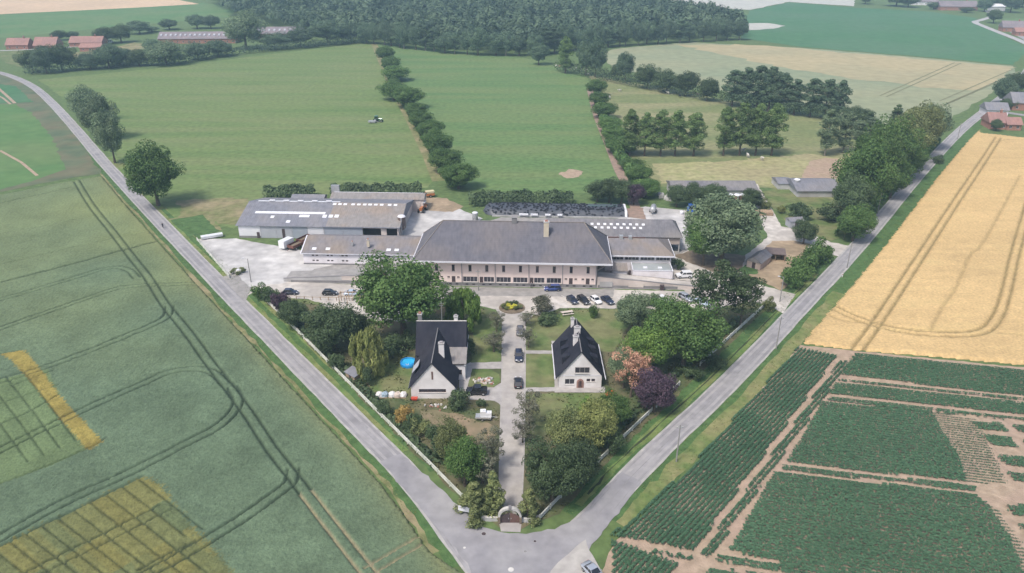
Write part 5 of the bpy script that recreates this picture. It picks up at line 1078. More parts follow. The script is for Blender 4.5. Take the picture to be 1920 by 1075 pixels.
# clipped hedges as one thing each
def hedge(name, label, px_line, h, w, leaf, dens=26, seed=0):
    r = np.random.default_rng(seed); line = smooth_line(ats(px_line), 6); P = []; N_ = []
    L = sum((Vector(a)-Vector(b)).length for a, b in zip(line, line[1:])); n = int(L*dens*(h+w)/4)
    seg = [(Vector(a), Vector(b)) for a, b in zip(line, line[1:])]; ls = np.cumsum([0]+[(b-a).length for a, b in seg])
    u = r.random(n)*ls[-1]; k = np.clip(np.searchsorted(ls, u)-1, 0, len(seg)-1)
    for i in range(n):
        a, b = seg[k[i]]; f = (u[i]-ls[k[i]])/max(1e-6, (b-a).length); p = a.lerp(b, f); t = (b-a).normalized(); nn = Vector((-t.y, t.x))
        hh = h*(0.85 + 0.16*math.sin(u[i]*0.9+seed)*math.sin(u[i]*0.37) + 0.15*r.random()); ang = r.uniform(-0.2, math.pi+0.2); rad = 0.8+0.3*r.random()
        o = nn*(math.cos(ang)*w/2*rad); z = max(0.1, 0.35*hh + math.sin(ang)*hh*0.65*rad); P.append((p.x+o.x, p.y+o.y, z)); N_.append((nn.x*math.cos(ang), nn.y*math.cos(ang), math.sin(ang)))
    P = np.array(P); v, f = leaves(P, np.array(N_), 0.45, r); S = np.repeat(np.clip(vnoise(P[:,0], P[:,1], 3.0, seed)*0.9 + r.normal(0, 0.15, n), 0, 1), 4)
    c = P.mean(0); t = thing(name, label, 'hedge', (c[0], c[1], 0)); v = v - np.array([c[0], c[1], 0])
    link('foliage', np_mesh('hedge_foliage', v, f, np.repeat(S[:, None], 3, 1)), LEAF[leaf], t)
    st = MB()
    for i in range(0, len(line), 3): st.cyl((line[i][0]-c[0], line[i][1]-c[1], 0), (line[i][0]-c[0], line[i][1]-c[1], h*0.6), 0.1, 0.04, n=5)
    st.build('stems', bark, t)
hedge('hedge', 'tall dark hedge behind the left end of the grey barn', [(496,372),(540,370),(590,368)], 4.6, 5, 'dark', dens=34, seed=1)
hedge('hedge', 'tall dark hedge behind the back barn', [(622,367),(700,366),(790,366)], 4.4, 5, 'dark', dens=34, seed=2)
hedge('hedge', 'long dark hedge behind the tyre covered clamp', [(880,384),(960,381),(1074,382)], 4.4, 6, 'dark', dens=34, seed=3)
hedge('hedge', 'low ivy hedge inside the left white fence', [(502,552),(580,628),(662,712),(742,795),(822,876)], 1.0, 2.0, 'dark', seed=4)
hedge('hedge', 'low ivy hedge inside the right fence', [(1084,876),(1182,784),(1282,690),(1384,600)], 1.0, 1.8, 'dark', seed=5)
hedge('hedge', 'low hedge along the left meadow before the far hamlet', [(48,140),(95,138),(150,131),(240,124),(330,120),(430,104),(560,92),(690,80)], 6, 9, 'wood', dens=10, seed=6)
hedge('hedge', 'dark field hedge along the top edge of the dry meadow', [(1045,132),(1140,152),(1250,174),(1350,192),(1480,212),(1630,240)], 7, 7, 'dark', dens=10, seed=7)
hedge('hedge', 'low scrub hedge beside the earth lane', [(1120,190),(1150,275),(1182,325),(1205,372)], 3.8, 4.5, 'green', seed=8)
hedge('hedge', 'low green scrub under the hedgerow between the two left meadows', [(724,118),(744,168),(768,205),(792,245),(822,295),(858,354)], 4.6, 6.0, 'green', dens=24, seed=10)
hedge('hedge', 'scrub growing under the tree belt along the right road', [(1582,450),(1640,378),(1700,318),(1748,268)], 4.5, 6, 'green', seed=9)
# --- tree line across the far side of the dry meadow
for k, (x, y, t, w, kd, l) in enumerate([(1010,122,84,34,'round','wood'),(1060,138,70,28,'poplar','poplar'),(1098,142,76,34,'round','wood'),(1116,144,72,40,'round','wood'),(1172,154,100,32,'round','wood'),(1160,150,118,30,'round','dark'),(1214,166,122,44,'round','dark'),(1250,174,132,44,'round','dark'),(1285,180,136,44,'round','dark'),(1325,190,148,36,'round','dark')]):
    tp('boundary_tree', ORD[k] + ' tree from the wood in the left half of the far meadow boundary', 'tree', x, y, t, w, kd, l, group='far meadow boundary')
for k, (x, y, t, w, kd, l) in enumerate([(1372,200,132,42,'poplar','wood'),(1396,204,128,40,'poplar','wood'),(1418,206,124,42,'poplar','wood'),(1440,210,126,42,'poplar','wood'),(1462,212,138,40,'poplar','wood'),(1488,216,150,38,'poplar','wood'),(1518,220,148,40,'poplar','wood'),(1545,222,150,40,'poplar','wood'),(1570,226,152,36,'poplar','wood'),(1598,234,200,36,'round','dark'),(1622,238,206,28,'round','dark')]):
    tp('boundary_tree', ORD[k] + ' tree from the left in the tall right half of the far meadow boundary', 'tree', x, y, t, w, kd, l, group='tall far meadow boundary')
# --- trees round the far hamlet
for k, (x, y, t, w, kd, l) in enumerate([(62,136,94,44,'round','dark'),(88,138,88,40,'round','wood'),(118,134,84,50,'round','dark'),(170,130,100,46,'round','wood'),(205,128,84,54,'round','wood'),(225,122,90,50,'round','wood'),(262,124,94,40,'round','dark'),(312,122,78,66,'round','silver'),(372,112,80,46,'round','wood'),(410,106,76,50,'round','wood'),(462,92,22,66,'round','silver'),(520,92,62,56,'round','wood'),(565,88,52,50,'round','wood'),(615,84,38,62,'round','wood'),(655,80,44,44,'round','wood'),(290,100,74,36,'round','wood')]):
    tp('hamlet_tree', ORD[k] + ' tree from the left in the belt between the left meadow and the far hamlet' if k < 15 else 'tree at the left end of the long dormered building', 'tree', x, y, t, w, kd, l, group='belt before the far hamlet')
for k, (x, y, t, w, l) in enumerate([(112,76,58,28,'dark'),(136,74,60,24,'wood'),(200,82,52,40,'dark'),(228,80,46,38,'dark'),(262,64,40,40,'wood'),(318,56,36,34,'wood'),(370,54,28,34,'wood'),(396,54,30,32,'wood'),(285,60,50,26,'wood')]):
    tp('hamlet_tree', ORD[k] + ' tree from the left behind the roofs of the far hamlet', 'tree', x, y, t, w, 'round', l, group='trees behind the far hamlet')
# --- right edge and top right
for x, y, t, w, l, lab in [(1878,196,146,40,'wood','tree left of the pair over the village at the right edge'),(1905,176,138,50,'dark','tree right of the pair over the village at the right edge'),(1866,246,224,20,'dark','dark garden tree before the red brick house at the right edge'),(1890,205,186,26,'dark','dark conical tree behind the grey roof at the right edge'),
    (1862,44,18,26,'dark','single dark tree at the bend of the far winding lane'),(1622,8,-14,26,'dark','small dark tree far off at the top left of the green field'),(1680,12,-16,42,'dark','dark tree group left of the far pinkish farm'),(1702,14,-10,34,'dark','dark tree close to the left of the far pinkish farm'),(1750,18,4,22,'dark','dark tree at the left wall of the far pinkish farm'),(1812,24,14,24,'dark','dark hedge tree in front of the far pinkish farm'),(1845,22,-4,26,'wood','tree at the right end of the far pinkish farm')]:
    tp('far_tree', lab, 'tree', x, y, t, w, 'round', l)
for k in range(12):
    x = 1850 + k*22; tp('far_tree', 'tree in the dark wooded strip at the top right corner', 'tree', x, 14 + (k % 3)*5, -16 + (k % 4)*3, 34, 'round', 'wood', group='wooded strip at the top right corner')
# --- the big wood: front row as single trees, the mass behind as stuff
front = ats([(690,82),(760,92),(830,100),(900,106),(1000,106),(1060,98),(1140,90),(1250,82),(1320,79),(1386,76)])
pts = resample(front, 9.0, False)
for k, (x, y) in enumerate(pts):
    tree('wood_edge_tree', 'broadleaf tree in the front row of the big dark wood', 'tree', (x + TR.uniform(-2, 2), y + TR.uniform(0, 5), 0), TR.uniform(14, 21), TR.uniform(10, 15), 'poplar' if TR.random() < 0.12 else 'round', 'wood', group='front row of the big wood', pale=TR.random() < 0.3)
wood_poly = ats([(430,30),(560,70),(690,76),(760,86),(900,100),(1000,100),(1060,92),(1140,84),(1250,77),(1386,71),(1388,60),(1330,44),(1240,26),(1150,8),(1100,-14),(700,-22),(420,-20),(390,4)])
Pw = np.array(wood_poly); x0, y0 = Pw.min(0); x1, y1 = Pw.max(0); r = np.random.default_rng(5)
gx, gy = np.meshgrid(np.arange(x0, x1, 9.6), np.arange(y0, y1, 9.6)); gx = gx.ravel() + r.uniform(-2.8, 2.8, gx.size); gy = gy.ravel() + r.uniform(-2.8, 2.8, gy.size)
ok = in_poly(gx, gy, wood_poly); gx = gx[ok]; gy = gy[ok]; n = len(gx)
hh = 15 + 7*vnoise(gx, gy, 60, 3) + r.normal(0, 3.0, n); wd = r.uniform(4.6, 6.6, n); m = 120
d = r.normal(0, 1, (n, m, 3)); d /= np.linalg.norm(d, axis=2, keepdims=True); d[..., 2] = np.abs(d[..., 2])*1.25 - 0.4
rad = 0.85 + 0.22*r.random((n, m, 1)); lob = 1 + 0.14*np.sin(3*np.arctan2(d[..., 1], d[..., 0]) + r.random((n, 1))*6)[..., None]
Pc = np.stack([gx, gy, hh*0.66], 1)[:, None, :] + d*rad*lob*np.stack([wd, wd, hh*0.30], 1)[:, None, :]
v, f = leaves(Pc.reshape(-1, 3), d.reshape(-1, 3), 1.3, r, 1.0, 0.22)
sh = np.clip(r.random((n, 1))*0.85 + r.normal(0, 0.08, (n, m)) + 0.05, 0, 1); S = np.repeat(sh.ravel(), 4)
prop(link('far_wood', np_mesh('far_wood', v, f, np.repeat(S[:, None], 3, 1)), LEAF['wood']), 'big dark wood stretching along the top of the picture', None, None, 'stuff')
# --- rough grass along verges and in the park
def tufts(name, label, polys, dens, hgt, cols, seed, avoid=()):
    r = np.random.default_rng(seed); VV, FF, CC = [], [], []; n0 = 0
    for poly in polys:
        P = np.array(poly); x0, y0 = P.min(0); x1, y1 = P.max(0); n = int((x1-x0)*(y1-y0)*dens); X = r.uniform(x0, x1, n); Y = r.uniform(y0, y1, n); ok = in_poly(X, Y, poly) & (vnoise(X, Y, 2.5, seed) > 0.35)
        for q in avoid: ok &= ~in_poly(X, Y, q)
        X = X[ok]; Y = Y[ok]; n = len(X)
        if not n: continue
        s = hgt*(0.5 + r.random(n)); a = r.random(n)*6.28; lx, ly = np.cos(a)*s*0.7, np.sin(a)*s*0.7; tx, ty = r.normal(0, .25, n)*s, r.normal(0, .25, n)*s
        q = np.stack([np.stack([X-lx, Y-ly, 0*X+0.03], 1), np.stack([X+lx, Y+ly, 0*X+0.03], 1), np.stack([X+lx*1.3+tx, Y+ly*1.3+ty, s], 1), np.stack([X-lx*1.3+tx, Y-ly*1.3+ty, s], 1)], 1).reshape(-1, 3)
        VV.append(q); FF.append(n0 + np.arange(4*n).reshape(n, 4)); n0 += 4*n
        t = r.random((n, 1)); c = np.array(cols[0])*(1-t) + np.array(cols[1])*t; CC.append(np.repeat(c*(0.8+0.4*r.random((n, 1))), 4, 0))
    prop(link(name, np_mesh(name, np.concatenate(VV), np.concatenate(FF), np.concatenate(CC)), row_m), label, None, None, 'stuff')
def strip(line, a, b): return offset_line(line, a) + offset_line(line, b)[::-1]
tufts('verge_grass', 'rough grass on the road verges', [strip(left_c[22:70], -2.4, -6.0), strip(left_c[16:70], 2.5, 4.6), strip(right_c[8:48], 2.4, 6.2), strip(right_c[10:60], -2.4, -6.4)], 5.0, 0.10, ((0.10,0.16,0.045),(0.19,0.22,0.08)), 41)
tufts('park_grass', 'rough grass and weeds under the garden trees', [park], 2.6, 0.2, ((0.05,0.08,0.03),(0.15,0.15,0.06)), 42,
      [ats(q) for q in ([(930,1002),(985,1002),(990,590),(930,575),(936,760)], [(860,680),(942,676),(942,764),(856,752)], [(982,655),(1140,655),(1140,740),(982,738)], [(984,598),(1180,578),(1150,660),(984,660)], [(886,598),(942,592),(942,680),(884,682)],
       [(560,555),(850,558),(765,610),(640,596)], [(760,748),(880,748),(880,600),(770,600)])])
# ================================================================== VEHICLES, FENCES, SMALL THINGS
tyre = mat('car_tyre', (0.015,0.015,0.017), rough=0.8); rim_m = mat('wheel_rim', (0.42,0.43,0.45), rough=0.3, metal=0.7); lamp_w = mat('headlamp', (0.7,0.72,0.75), rough=0.1); lamp_r = mat('tail_lamp', (0.35,0.02,0.02), rough=0.2)
car_glass = mat('car_glass', (0.02,0.022,0.028), rough=0.05, spec=0.8); trim_k = mat('black_trim', (0.02,0.02,0.022), rough=0.5); chrome = mat('plate_white', (0.6,0.6,0.58))
def wheel(parent, x, y, r, w=0.2, nm='wheel'):
    o = MB().cyl((x, y-w/2, r), (x, y+w/2, r), r, n=16).build(nm, tyre, parent)
    s = -1 if y < 0 else 1; MB().cyl((x, y+s*w/2, r), (x, y+s*(w/2+0.015), r), r*0.6, n=12).build('rim', rim_m, o)
    return o
CARS = {  # length, width, height, bonnet end, windscreen top, roof end, tail top, boot height, belt
 'hatch': (4.0,1.72,1.48,-0.85,-0.25,1.35,1.95,0.98), 'saloon': (4.6,1.8,1.44,-0.75,-0.05,1.0,1.65,0.98), 'estate': (4.6,1.8,1.48,-0.85,-0.15,1.85,2.2,1.0), 'suv': (4.4,1.85,1.68,-0.9,-0.3,1.75,2.1,1.1), 'mpv': (4.6,1.85,1.68,-1.35,-0.45,1.8,2.2,1.08)}
def car(label, px, py, heading, style, colour, group=None, name='parked_car'):
    """heading: direction the nose points, degrees from +X"""
    L, W, H, xb, xw, xr, xt, zb = CARS[style]; X, Y = at(px, py)
    t = thing(name, label, 'car', (X, Y, 0.09), R(heading + 180), group); h = L/2; w = W/2   # nose towards local -X
    st = [(-h,0.70,0.38,0.62),(-h+0.12,0.86,0.26,0.70),(-h+0.5,0.97,0.2,0.80),(xb,1.0,0.2,zb-0.10),(xw,1.0,0.2,zb-0.04),(0.5,1.0,0.2,zb-0.02),(xt-0.25,1.0,0.2,zb),(h-0.45,0.98,0.22,zb-0.02 if style in('hatch','suv','estate','mpv') else zb-0.06),(h-0.08,0.9,0.28,zb-0.1),(h,0.76,0.4,zb-0.2)]
    vs = []; fs = []
    for x, k, z0, z1 in st: vs += [(x,-w*k*0.93,z0),(x,-w*k,(z0+z1)/2),(x,-w*k*0.97,z1-0.07),(x,-w*k*0.84,z1),(x,w*k*0.84,z1),(x,w*k*0.97,z1-0.07),(x,w*k,(z0+z1)/2),(x,w*k*0.93,z0)]
    n = len(st)
    for i in range(n-1):
        for j in range(8): fs.append((i*8+j, (i+1)*8+j, (i+1)*8+(j+1)%8, i*8+(j+1)%8))
    fs += [tuple(range(8)), tuple(range((n-1)*8, n*8))[::-1]]
    MB().add(vs, fs).build('body', colour, t, True)
    z0 = zb-0.12; a0, a1 = w*0.90, w*0.74
    cv = [(xb,-a0,z0),(xt,-a0,z0),(xt,a0,z0),(xb,a0,z0),(xw,-a1,H-0.05),(xr,-a1,H-0.05),(xr,a1,H-0.05),(xw,a1,H-0.05),(xw+0.25,-a1*0.9,H),(xr-0.2,-a1*0.9,H),(xr-0.2,a1*0.9,H),(xw+0.25,a1*0.9,H)]
    MB().add(cv, [(0,1,5,4),(1,2,6,5),(2,3,7,6),(3,0,4,7),(4,5,9,8),(5,6,10,9),(6,7,11,10),(7,4,8,11),(8,9,10,11)]).build('cabin', colour, t)
    def inset(a, b, c, d, k=0.1, o=0.015):
        P = [Vector(p) for p in (a, b, c, d)]; m = sum(P, Vector())/4; nrm = (P[1]-P[0]).cross(P[3]-P[0]).normalized()
        if nrm.dot(m - Vector((0.4, 0, 0.8))) < 0: nrm = -nrm
        return [p.lerp(m, k) + nrm*o for p in P]
    for nm, idx in (('windscreen',(3,0,4,7)), ('rear_window',(1,2,6,5))):
        MB().quad(*inset(*[cv[i] for i in idx])).build(nm, car_glass, t)
    for s in (0, 1):
        q = [cv[i] for i in ((0,1,5,4) if s == 0 else (3,2,6,7))]; m1 = Vector(q[0]).lerp(Vector(q[1]), 0.52); m2 = Vector(q[3]).lerp(Vector(q[2]), 0.48)
        MB().quad(*inset(q[0], m1, m2, q[3], 0.1)).build('side_window', car_glass, t); MB().quad(*inset(m1, q[1], q[2], m2, 0.1)).build('side_window', car_glass, t)
    for x in (-h+0.78, h-0.82):
        for y in (-w+0.1, w-0.1): wheel(t, x, y, 0.32)
    for s in (-1, 1):
        MB().box(-h+0.02, -h+0.28, s*w*0.6-0.18, s*w*0.6+0.18, 0.60, 0.745).build('headlight', lamp_w, t); MB().box(h-0.2, h-0.005, s*w*0.62-0.14, s*w*0.62+0.14, 0.62, zb-0.16).build('tail_light', lamp_r, t)
        MB().box(xb+0.15, xb+0.3, s*(w+0.02)-0.09, s*(w+0.02)+0.09, zb-0.06, zb+0.08).build('mirror', colour, t)
    MB().box(-h-0.012, -h+0.02, -0.26, 0.26, 0.42, 0.53).build('number_plate', chrome, t); MB().box(h-0.02, h+0.012, -0.26, 0.26, 0.5, 0.61).build('number_plate', chrome, t)
    return t
K = paint('black', (0.018,0.018,0.022)); NV = paint('navy', (0.022,0.028,0.055)); BL = paint('blue', (0.025,0.05,0.20)); SV = paint('silver', (0.46,0.49,0.54), metal=0.4); LB = paint('ice_blue', (0.50,0.58,0.68), metal=0.2); WH = paint('white', (0.75,0.75,0.76)); GR = paint('grey', (0.16,0.155,0.16), metal=0.3)
car('dark car at the left end of the left parking row', 545, 552, 0, 'hatch', NV, 'left parking row')
car('dark car second in the left parking row', 619, 553, 0, 'hatch', K, 'left parking row')
car('pale blue car half behind the timber frame in the left parking row', 662, 554, 0, 'saloon', LB, 'left parking row')
car('dark car under the huge tree at the right of the pale blue car', 690, 555, 0, 'hatch', NV, 'left parking row')
car('black car behind the weeping willow on the forecourt', 847, 560, 185, 'hatch', K)
car('blue people carrier parked along the front of the hall', 1036, 545, 180, 'mpv', BL)
for k, (x, c, st_, lab) in enumerate([(1073,NV,'hatch','dark car leftmost in the slanted parking bays'),(1094,K,'estate','black car with pale bonnet second in the slanted bays'),(1117,WH,'hatch','white car in the slanted parking bays'),(1139,NV,'saloon','dark blue car rightmost of four in the slanted bays')]):
    car(lab, x, 567, -62, st_, c, 'slanted parking bays')
car('white car partly behind rounded shrubs in the parking', 1243, 566, -62, 'hatch', WH, 'shrub side parking')
car('silver car under the pine at the end of the parking', 1286, 562, -60, 'estate', SV, 'shrub side parking'); car('pale blue car under the pine, right of the silver one', 1317, 571, -62, 'saloon', LB, 'shrub side parking')
car('dark car with white boot lid, topmost on the driveway', 975, 625, -92, 'hatch', GR, 'cars along the driveway'); car('long dark blue car in the middle of the driveway', 972.5, 672, -90, 'estate', NV, 'cars along the driveway'); car('black car lowest on the driveway', 971.5, 722, 90, 'hatch', K, 'cars along the driveway')
car('silver grey car cut by the bottom edge on the side road', 1113, 1080, -58, 'saloon', SV)
def offroad(label, px, py, heading, colour, name, pickup=False):
    X, Y = at(px, py); t = thing(name, label, 'car', (X, Y, 0.09), R(heading+180))
    mb = MB().prism([(-2.1,0.45),(2.1,0.45),(2.15,1.05),(-0.75,1.12),(-2.1,1.02),(-2.18,0.75)], 'y', -0.9, 0.9); mb.build('body', colour, t)
    xe = 0.95 if pickup else 2.05; MB().prism([(-0.95,1.121),(xe,1.121),(xe-0.05,1.78),(xe-0.25,1.86),(-0.35,1.86),(-0.5,1.8)], 'y', -0.8, 0.8).build('cabin', colour, t)
    for s in (-1,1):
        MB().add([(-0.72,s*0.815,1.2),(0.3,s*0.815,1.2),(0.3,s*0.815,1.7),(-0.42,s*0.815,1.7)], [(0,1,2,3)]).build('side_window', car_glass, t); MB().add([(0.4,s*0.815,1.2),(xe-0.15,s*0.815,1.2),(xe-0.2,s*0.815,1.7),(0.4,s*0.815,1.7)], [(0,1,2,3)]).build('side_window', car_glass, t)
        MB().box(-2.16,-2.05,s*0.6-0.15,s*0.6+0.15,0.75,0.95).build('headlight', lamp_w, t); MB().box(2.1,2.165,s*0.75-0.1,s*0.75+0.1,0.7,0.98).build('tail_light', lamp_r, t)
    MB().add([(-0.93,-0.7,1.2),(-0.93,0.7,1.2),(-0.56,0.66,1.74),(-0.56,-0.66,1.74)], [(0,1,2,3)]).build('windscreen', car_glass, t)
    if pickup: MB().box(1.05,2.05,-0.72,0.72,1.06,1.09).build('load_bed', trim_k, t); MB().box(0.98,2.12,-0.88,-0.8,1.05,1.3).box(0.98,2.12,0.8,0.88,1.05,1.3).box(2.04,2.12,-0.8,0.8,1.05,1.3).build('bed_side', colour, t)
    for x in (-1.35,1.35):
        for y in (-0.82,0.82): wheel(t, x, y, 0.4, 0.24)
    MB().box(-2.3,-2.19,-0.85,0.85,0.45,0.62).build('bumper', trim_k, t)
    return t
offroad('white off-road car parked beside the flat annexe', 1282, 521, 185, WH, 'offroad_car')
offroad('black pickup parked beside the house with the pool', 894, 739, 180, K, 'pickup_truck', True)
offroad('pale off-road car at the left of the paddock corner', 1226, 525, 180, SV, 'offroad_car') if False else None
# --- farm machines
def tractor(label, px, py, rz, colour, s=1.0, roofm=None, loader=False):
    X, Y = at(px, py); t = thing('tractor', label, 'tractor', (X, Y, 0.08), R(rz)); t.scale = (s,)*3
    MB().prism([(-0.42,0.75),(0.42,0.75),(0.42,1.45),(0.3,1.6),(-0.3,1.6),(-0.42,1.45)], 'x', -2.3, -0.35).build('bonnet', colour, t)
    MB().box(-0.6,1.4,-0.45,0.45,0.5,1.2).build('chassis', trim_k, t)
    MB().prism([(-0.35,1.2),(1.2,1.2),(1.1,2.5),(-0.1,2.5)], 'y', -0.72, 0.72).build('cab_glass', car_glass, t)
    for x, x2 in ((-0.38,-0.12),(1.22,1.12)):
        for y in (-0.74,0.74): MB().cyl((x,y,1.2),(x2,y,2.5),0.05,n=6).build('cab_pillar', colour, t)
    MB().box(-0.3,1.25,-0.82,0.82,2.5,2.68).build('cab_roof', roofm or colour, t); MB().cyl((-0.75,0.5,1.4),(-0.75,0.5,2.4),0.05,n=6).build('exhaust', trim_k, t)
    for y in (-0.85,0.85):
        wheel(t, 0.85, y, 0.85, 0.45); wheel(t, -1.85, y*0.92, 0.55, 0.32); MB().prism([(0.0,1.2),(0.3,1.75),(1.3,1.78),(1.75,1.3),(1.7,1.25),(1.28,1.68),(0.35,1.66),(0.08,1.15)], 'y', y-0.25, y+0.25).build('mudguard', colour, t)
    if loader:
        for y in (-0.55,0.55): MB().cyl((0.0,y,1.5),(-2.9,y,0.9),0.08,n=6).build('loader_arm', colour, t)
        MB().prism([(-3.5,0.2),(-2.8,0.2),(-2.8,1.0)], 'y', -1.0, 1.0).build('bucket', trim_k, t)
    return t
TO = paint('tractor_orange', (0.45,0.16,0.05)); TB = paint('tractor_blue', (0.03,0.12,0.48)); TG = paint('tractor_green', (0.05,0.16,0.06))
tractor('orange brown tractor with white roof in the back yard', 793, 396, 80, TO, 1.15, WH); tractor('bright blue tractor in the yard behind the long wing', 1296, 404, 85, TB, 1.3)
tf = tractor('small tractor working in the left meadow', 708, 229, 175, TG, 1.1)
tw = thing('mower_trailer', 'grey mower towed in the left meadow', 'trailer', (*at(698,231), 0), R(-5)); MB().box(-1.8,1.8,-1.2,1.2,0.5,1.1).build('deck', metal_g, tw); MB().cyl((1.8,0,0.6),(3.2,0,0.6),0.06,n=6).build('drawbar', metal_g, tw); wheel(tw, -0.4, -1.1, 0.4); wheel(tw, -0.4, 1.1, 0.4)
tk = thing('slurry_tanker', 'grey slurry tanker near the earth lane behind the long wing', 'trailer', (*at(1224,399), 0.08), R(75)); MB().lathe([(0.02,-2.3),(0.7,-2.2),(1.0,-1.9),(1.0,1.9),(0.7,2.2),(0.02,2.3)], 14).build('tank', metal_g, tk, True)
tk.children[0].rotation_euler = (0, R(90), 0); tk.children[0].location = (0, 0, 1.5); wheel(tk, 0.2, -1.0, 0.55, 0.35); wheel(tk, 0.2, 1.0, 0.55, 0.35); MB().cyl((-2.2,0,0.7),(-3.6,0,0.6),0.07,n=6).build('drawbar', metal_g, tk)
cv_ = thing('box_trailer', 'white box trailer standing before the grey barn', 'trailer', (*at(538,466), 0.08), R(62)); MB().box(-2.1,2.1,-1.1,1.1,0.75,2.9).build('box', WH, cv_)
for x in (-0.5,0.5):
    for y in (-1.0,1.0): wheel(cv_, x, y, 0.38)
MB().cyl((-2.1,0,0.8),(-3.2,0,0.6),0.06,n=6).build('drawbar', metal_g, cv_); MB().box(2.1,2.13,-0.9,0.9,0.9,2.7).build('rear_door', fascia, cv_)
RU = mat('rusty_trailer', (0.13,0.055,0.045), (0.19,0.085,0.065), 1.5, bump=0.3)
def tipper(label, px, py, rz, L):
    t = thing('farm_trailer', label, 'trailer', (*at(px,py), 0.08), R(rz)); MB().box(-L/2,L/2,-1.15,1.15,0.85,0.95).build('floor', RU, t)
    MB().box(-L/2,L/2,-1.2,-1.12,0.951,1.7).box(-L/2,L/2,1.12,1.2,0.951,1.7).box(-L/2,-L/2+0.08,-1.119,1.119,0.951,1.7).box(L/2-0.08,L/2,-1.119,1.119,0.951,1.7).build('side_board', RU, t)
    for x in (-L*0.25, L*0.25):
        for y in (-0.95,0.95): wheel(t, x, y, 0.42, 0.28)
    MB().cyl((-L/2,0,0.8),(-L/2-1.4,0,0.5),0.07,n=6).build('drawbar', RU, t); MB().box(-L/2+0.3,L/2-0.3,-0.9,0.9,0.96,1.25).build('load', soil_dark, t)
tipper('rusty red farm trailer nearest the white box trailer', 556, 466, 62, 5.0); tipper('dark rusty farm trailer behind the nearest one, at the barn wall', 572, 455, 62, 5.0)
ct = thing('white_skip', 'long white trough at the far left corner of the yard', 'trough', (*at(398,447), 0.07), R(28)); MB().prism([(-0.7,0.3),(0.7,0.3),(0.9,1.1),(-0.9,1.1)], 'x', -3.2, 3.2).build('trough_body', WH, ct); MB().box(-2.6,-2.4,-0.6,0.6,0,0.3).build('foot', metal_g, ct); MB().box(2.4,2.6,-0.6,0.6,0,0.3).build('foot', metal_g, ct)
# flat trailer with white tanks
ft = thing('flat_trailer', 'small flat trailer on the grass near the lower driveway', 'trailer', (*at(907,786), 0.07), R(-3)); MB().box(-1.6,1.5,-0.9,0.9,0.55,0.65).build('deck', metal_g, ft); wheel(ft, -0.2, -0.85, 0.32); wheel(ft, -0.2, 0.85, 0.32); MB().cyl((1.5,0,0.55),(2.7,0,0.45),0.05,n=6).build('drawbar', metal_g, ft); MB().box(-1.6,1.5,-0.94,-0.9,0.55,0.9).build('side_board', metal_g, ft)
for dx, z, lab in ((-0.1,1.35,'taller white tank standing on the small flat trailer'),(1.0,0.95,'lower white tank at the front of the small flat trailer')):
    X, Y = at(907,786); q = thing('water_tank', lab, 'tank', (X+dx, Y+0.1, 0.72)); MB().box(-0.55,0.55,-0.5,0.5,0,z-0.1).build('tank_body', WH, q); MB().lathe([(0.25,z-0.1),(0.25,z),(0.01,z)], 10).build('cap', fascia, q)
# --- fences
def fence(label, px_line, step, m, h=1.15, group=None, skip=()):
    pts = ats(px_line); t = thing('rail_fence', label, 'fence', (*pts[0], 0)); o = Vector(pts[0])
    P = [Vector(p) - o for p in resample(pts, step, False)]
    pm = bpy.data.meshes.new('fence_post'); b = MB().box(-0.11,0.11,-0.11,0.11,0,h).prism([(-0.11,h),(0.11,h),(0,h+0.08)], 'y', -0.11, 0.11); pm.from_pydata(b.v, [], b.f); pm.update(); pm.materials.append(m)
    for i, p in enumerate(P):
        if i in skip: continue
        q = link('post', pm, None, t); q.location = (p.x, p.y, 0); q.rotation_euler = (0, 0, TR.uniform(-.1, .1))
        if i + 1 < len(P) and (i+1) not in skip:
            d = P[i+1]-p; L = d.length; a = math.atan2(d.y, d.x)
            for z in (0.45, 0.95):
                w = MB().box(0.115, L-0.115, -0.09, 0.09, z-0.12, z+0.12).build('rail', m, t); w.location = (p.x, p.y, 0); w.rotation_euler = (0, TR.uniform(-.008, .008), a)
    return t
fw = mat('fence_concrete', (0.62,0.62,0.58), (0.52,0.52,0.47), 0.8, bump=0.2, col3=(0.42,0.44,0.38), scale3=0.3)
fence('pale concrete rail fence along the inside of the left road', [(472,540),(560,626),(700,768),(800,868),(867,936)], 3.0, fw)
fence('weathered pale rail fence along the inside of the right road', [(1106,884),(1200,794),(1300,698),(1400,606),(1436,574)], 3.0, fw, skip=(12,13,27,28))
fence('short pale rail fence right of the entrance arch', [(1012,976),(1032,955),(1052,934)], 2.4, fw)
fence('grey rail fence along the yard above the left road', [(370,452),(400,487),(430,522)], 3.0, fw)
rk = thing('timber_fence', 'dark timber rail fence below the left parking row', 'fence', (*at(556,562), 0))
o0 = Vector(at(556,562))
for i in range(9):
    p = Vector(at(556+i*15, 562 + i*0.4)) - o0; MB().box(p.x-0.08,p.x+0.08,p.y-0.08,p.y+0.08,0,1.0).build('post', wood, rk)
    if i < 8: q = Vector(at(571+i*15, 562.4+i*0.4)) - o0; MB().cyl((p.x,p.y,0.85),(q.x,q.y,0.85),0.06,n=6).build('rail', wood, rk)
pg = thing('timber_pergola', 'open brown timber frame standing beside the left parking row', 'pergola', (*at(662,568), 0.06))
for x in (-3.2,-1.2,1.6,3.2):
    for y in (-1.2,1.2): MB().box(x-0.09,x+0.09,y-0.09,y+0.09,0,2.3).build('post', wood, pg)
for y in (-1.2,1.2): MB().box(-3.5,3.5,y-0.08,y+0.08,2.301,2.5).build('beam', wood, pg)
for x in (-3.2,0,3.2): MB().box(x-0.06,x+0.06,-1.5,1.5,2.501,2.62).build('cross_beam', wood, pg)
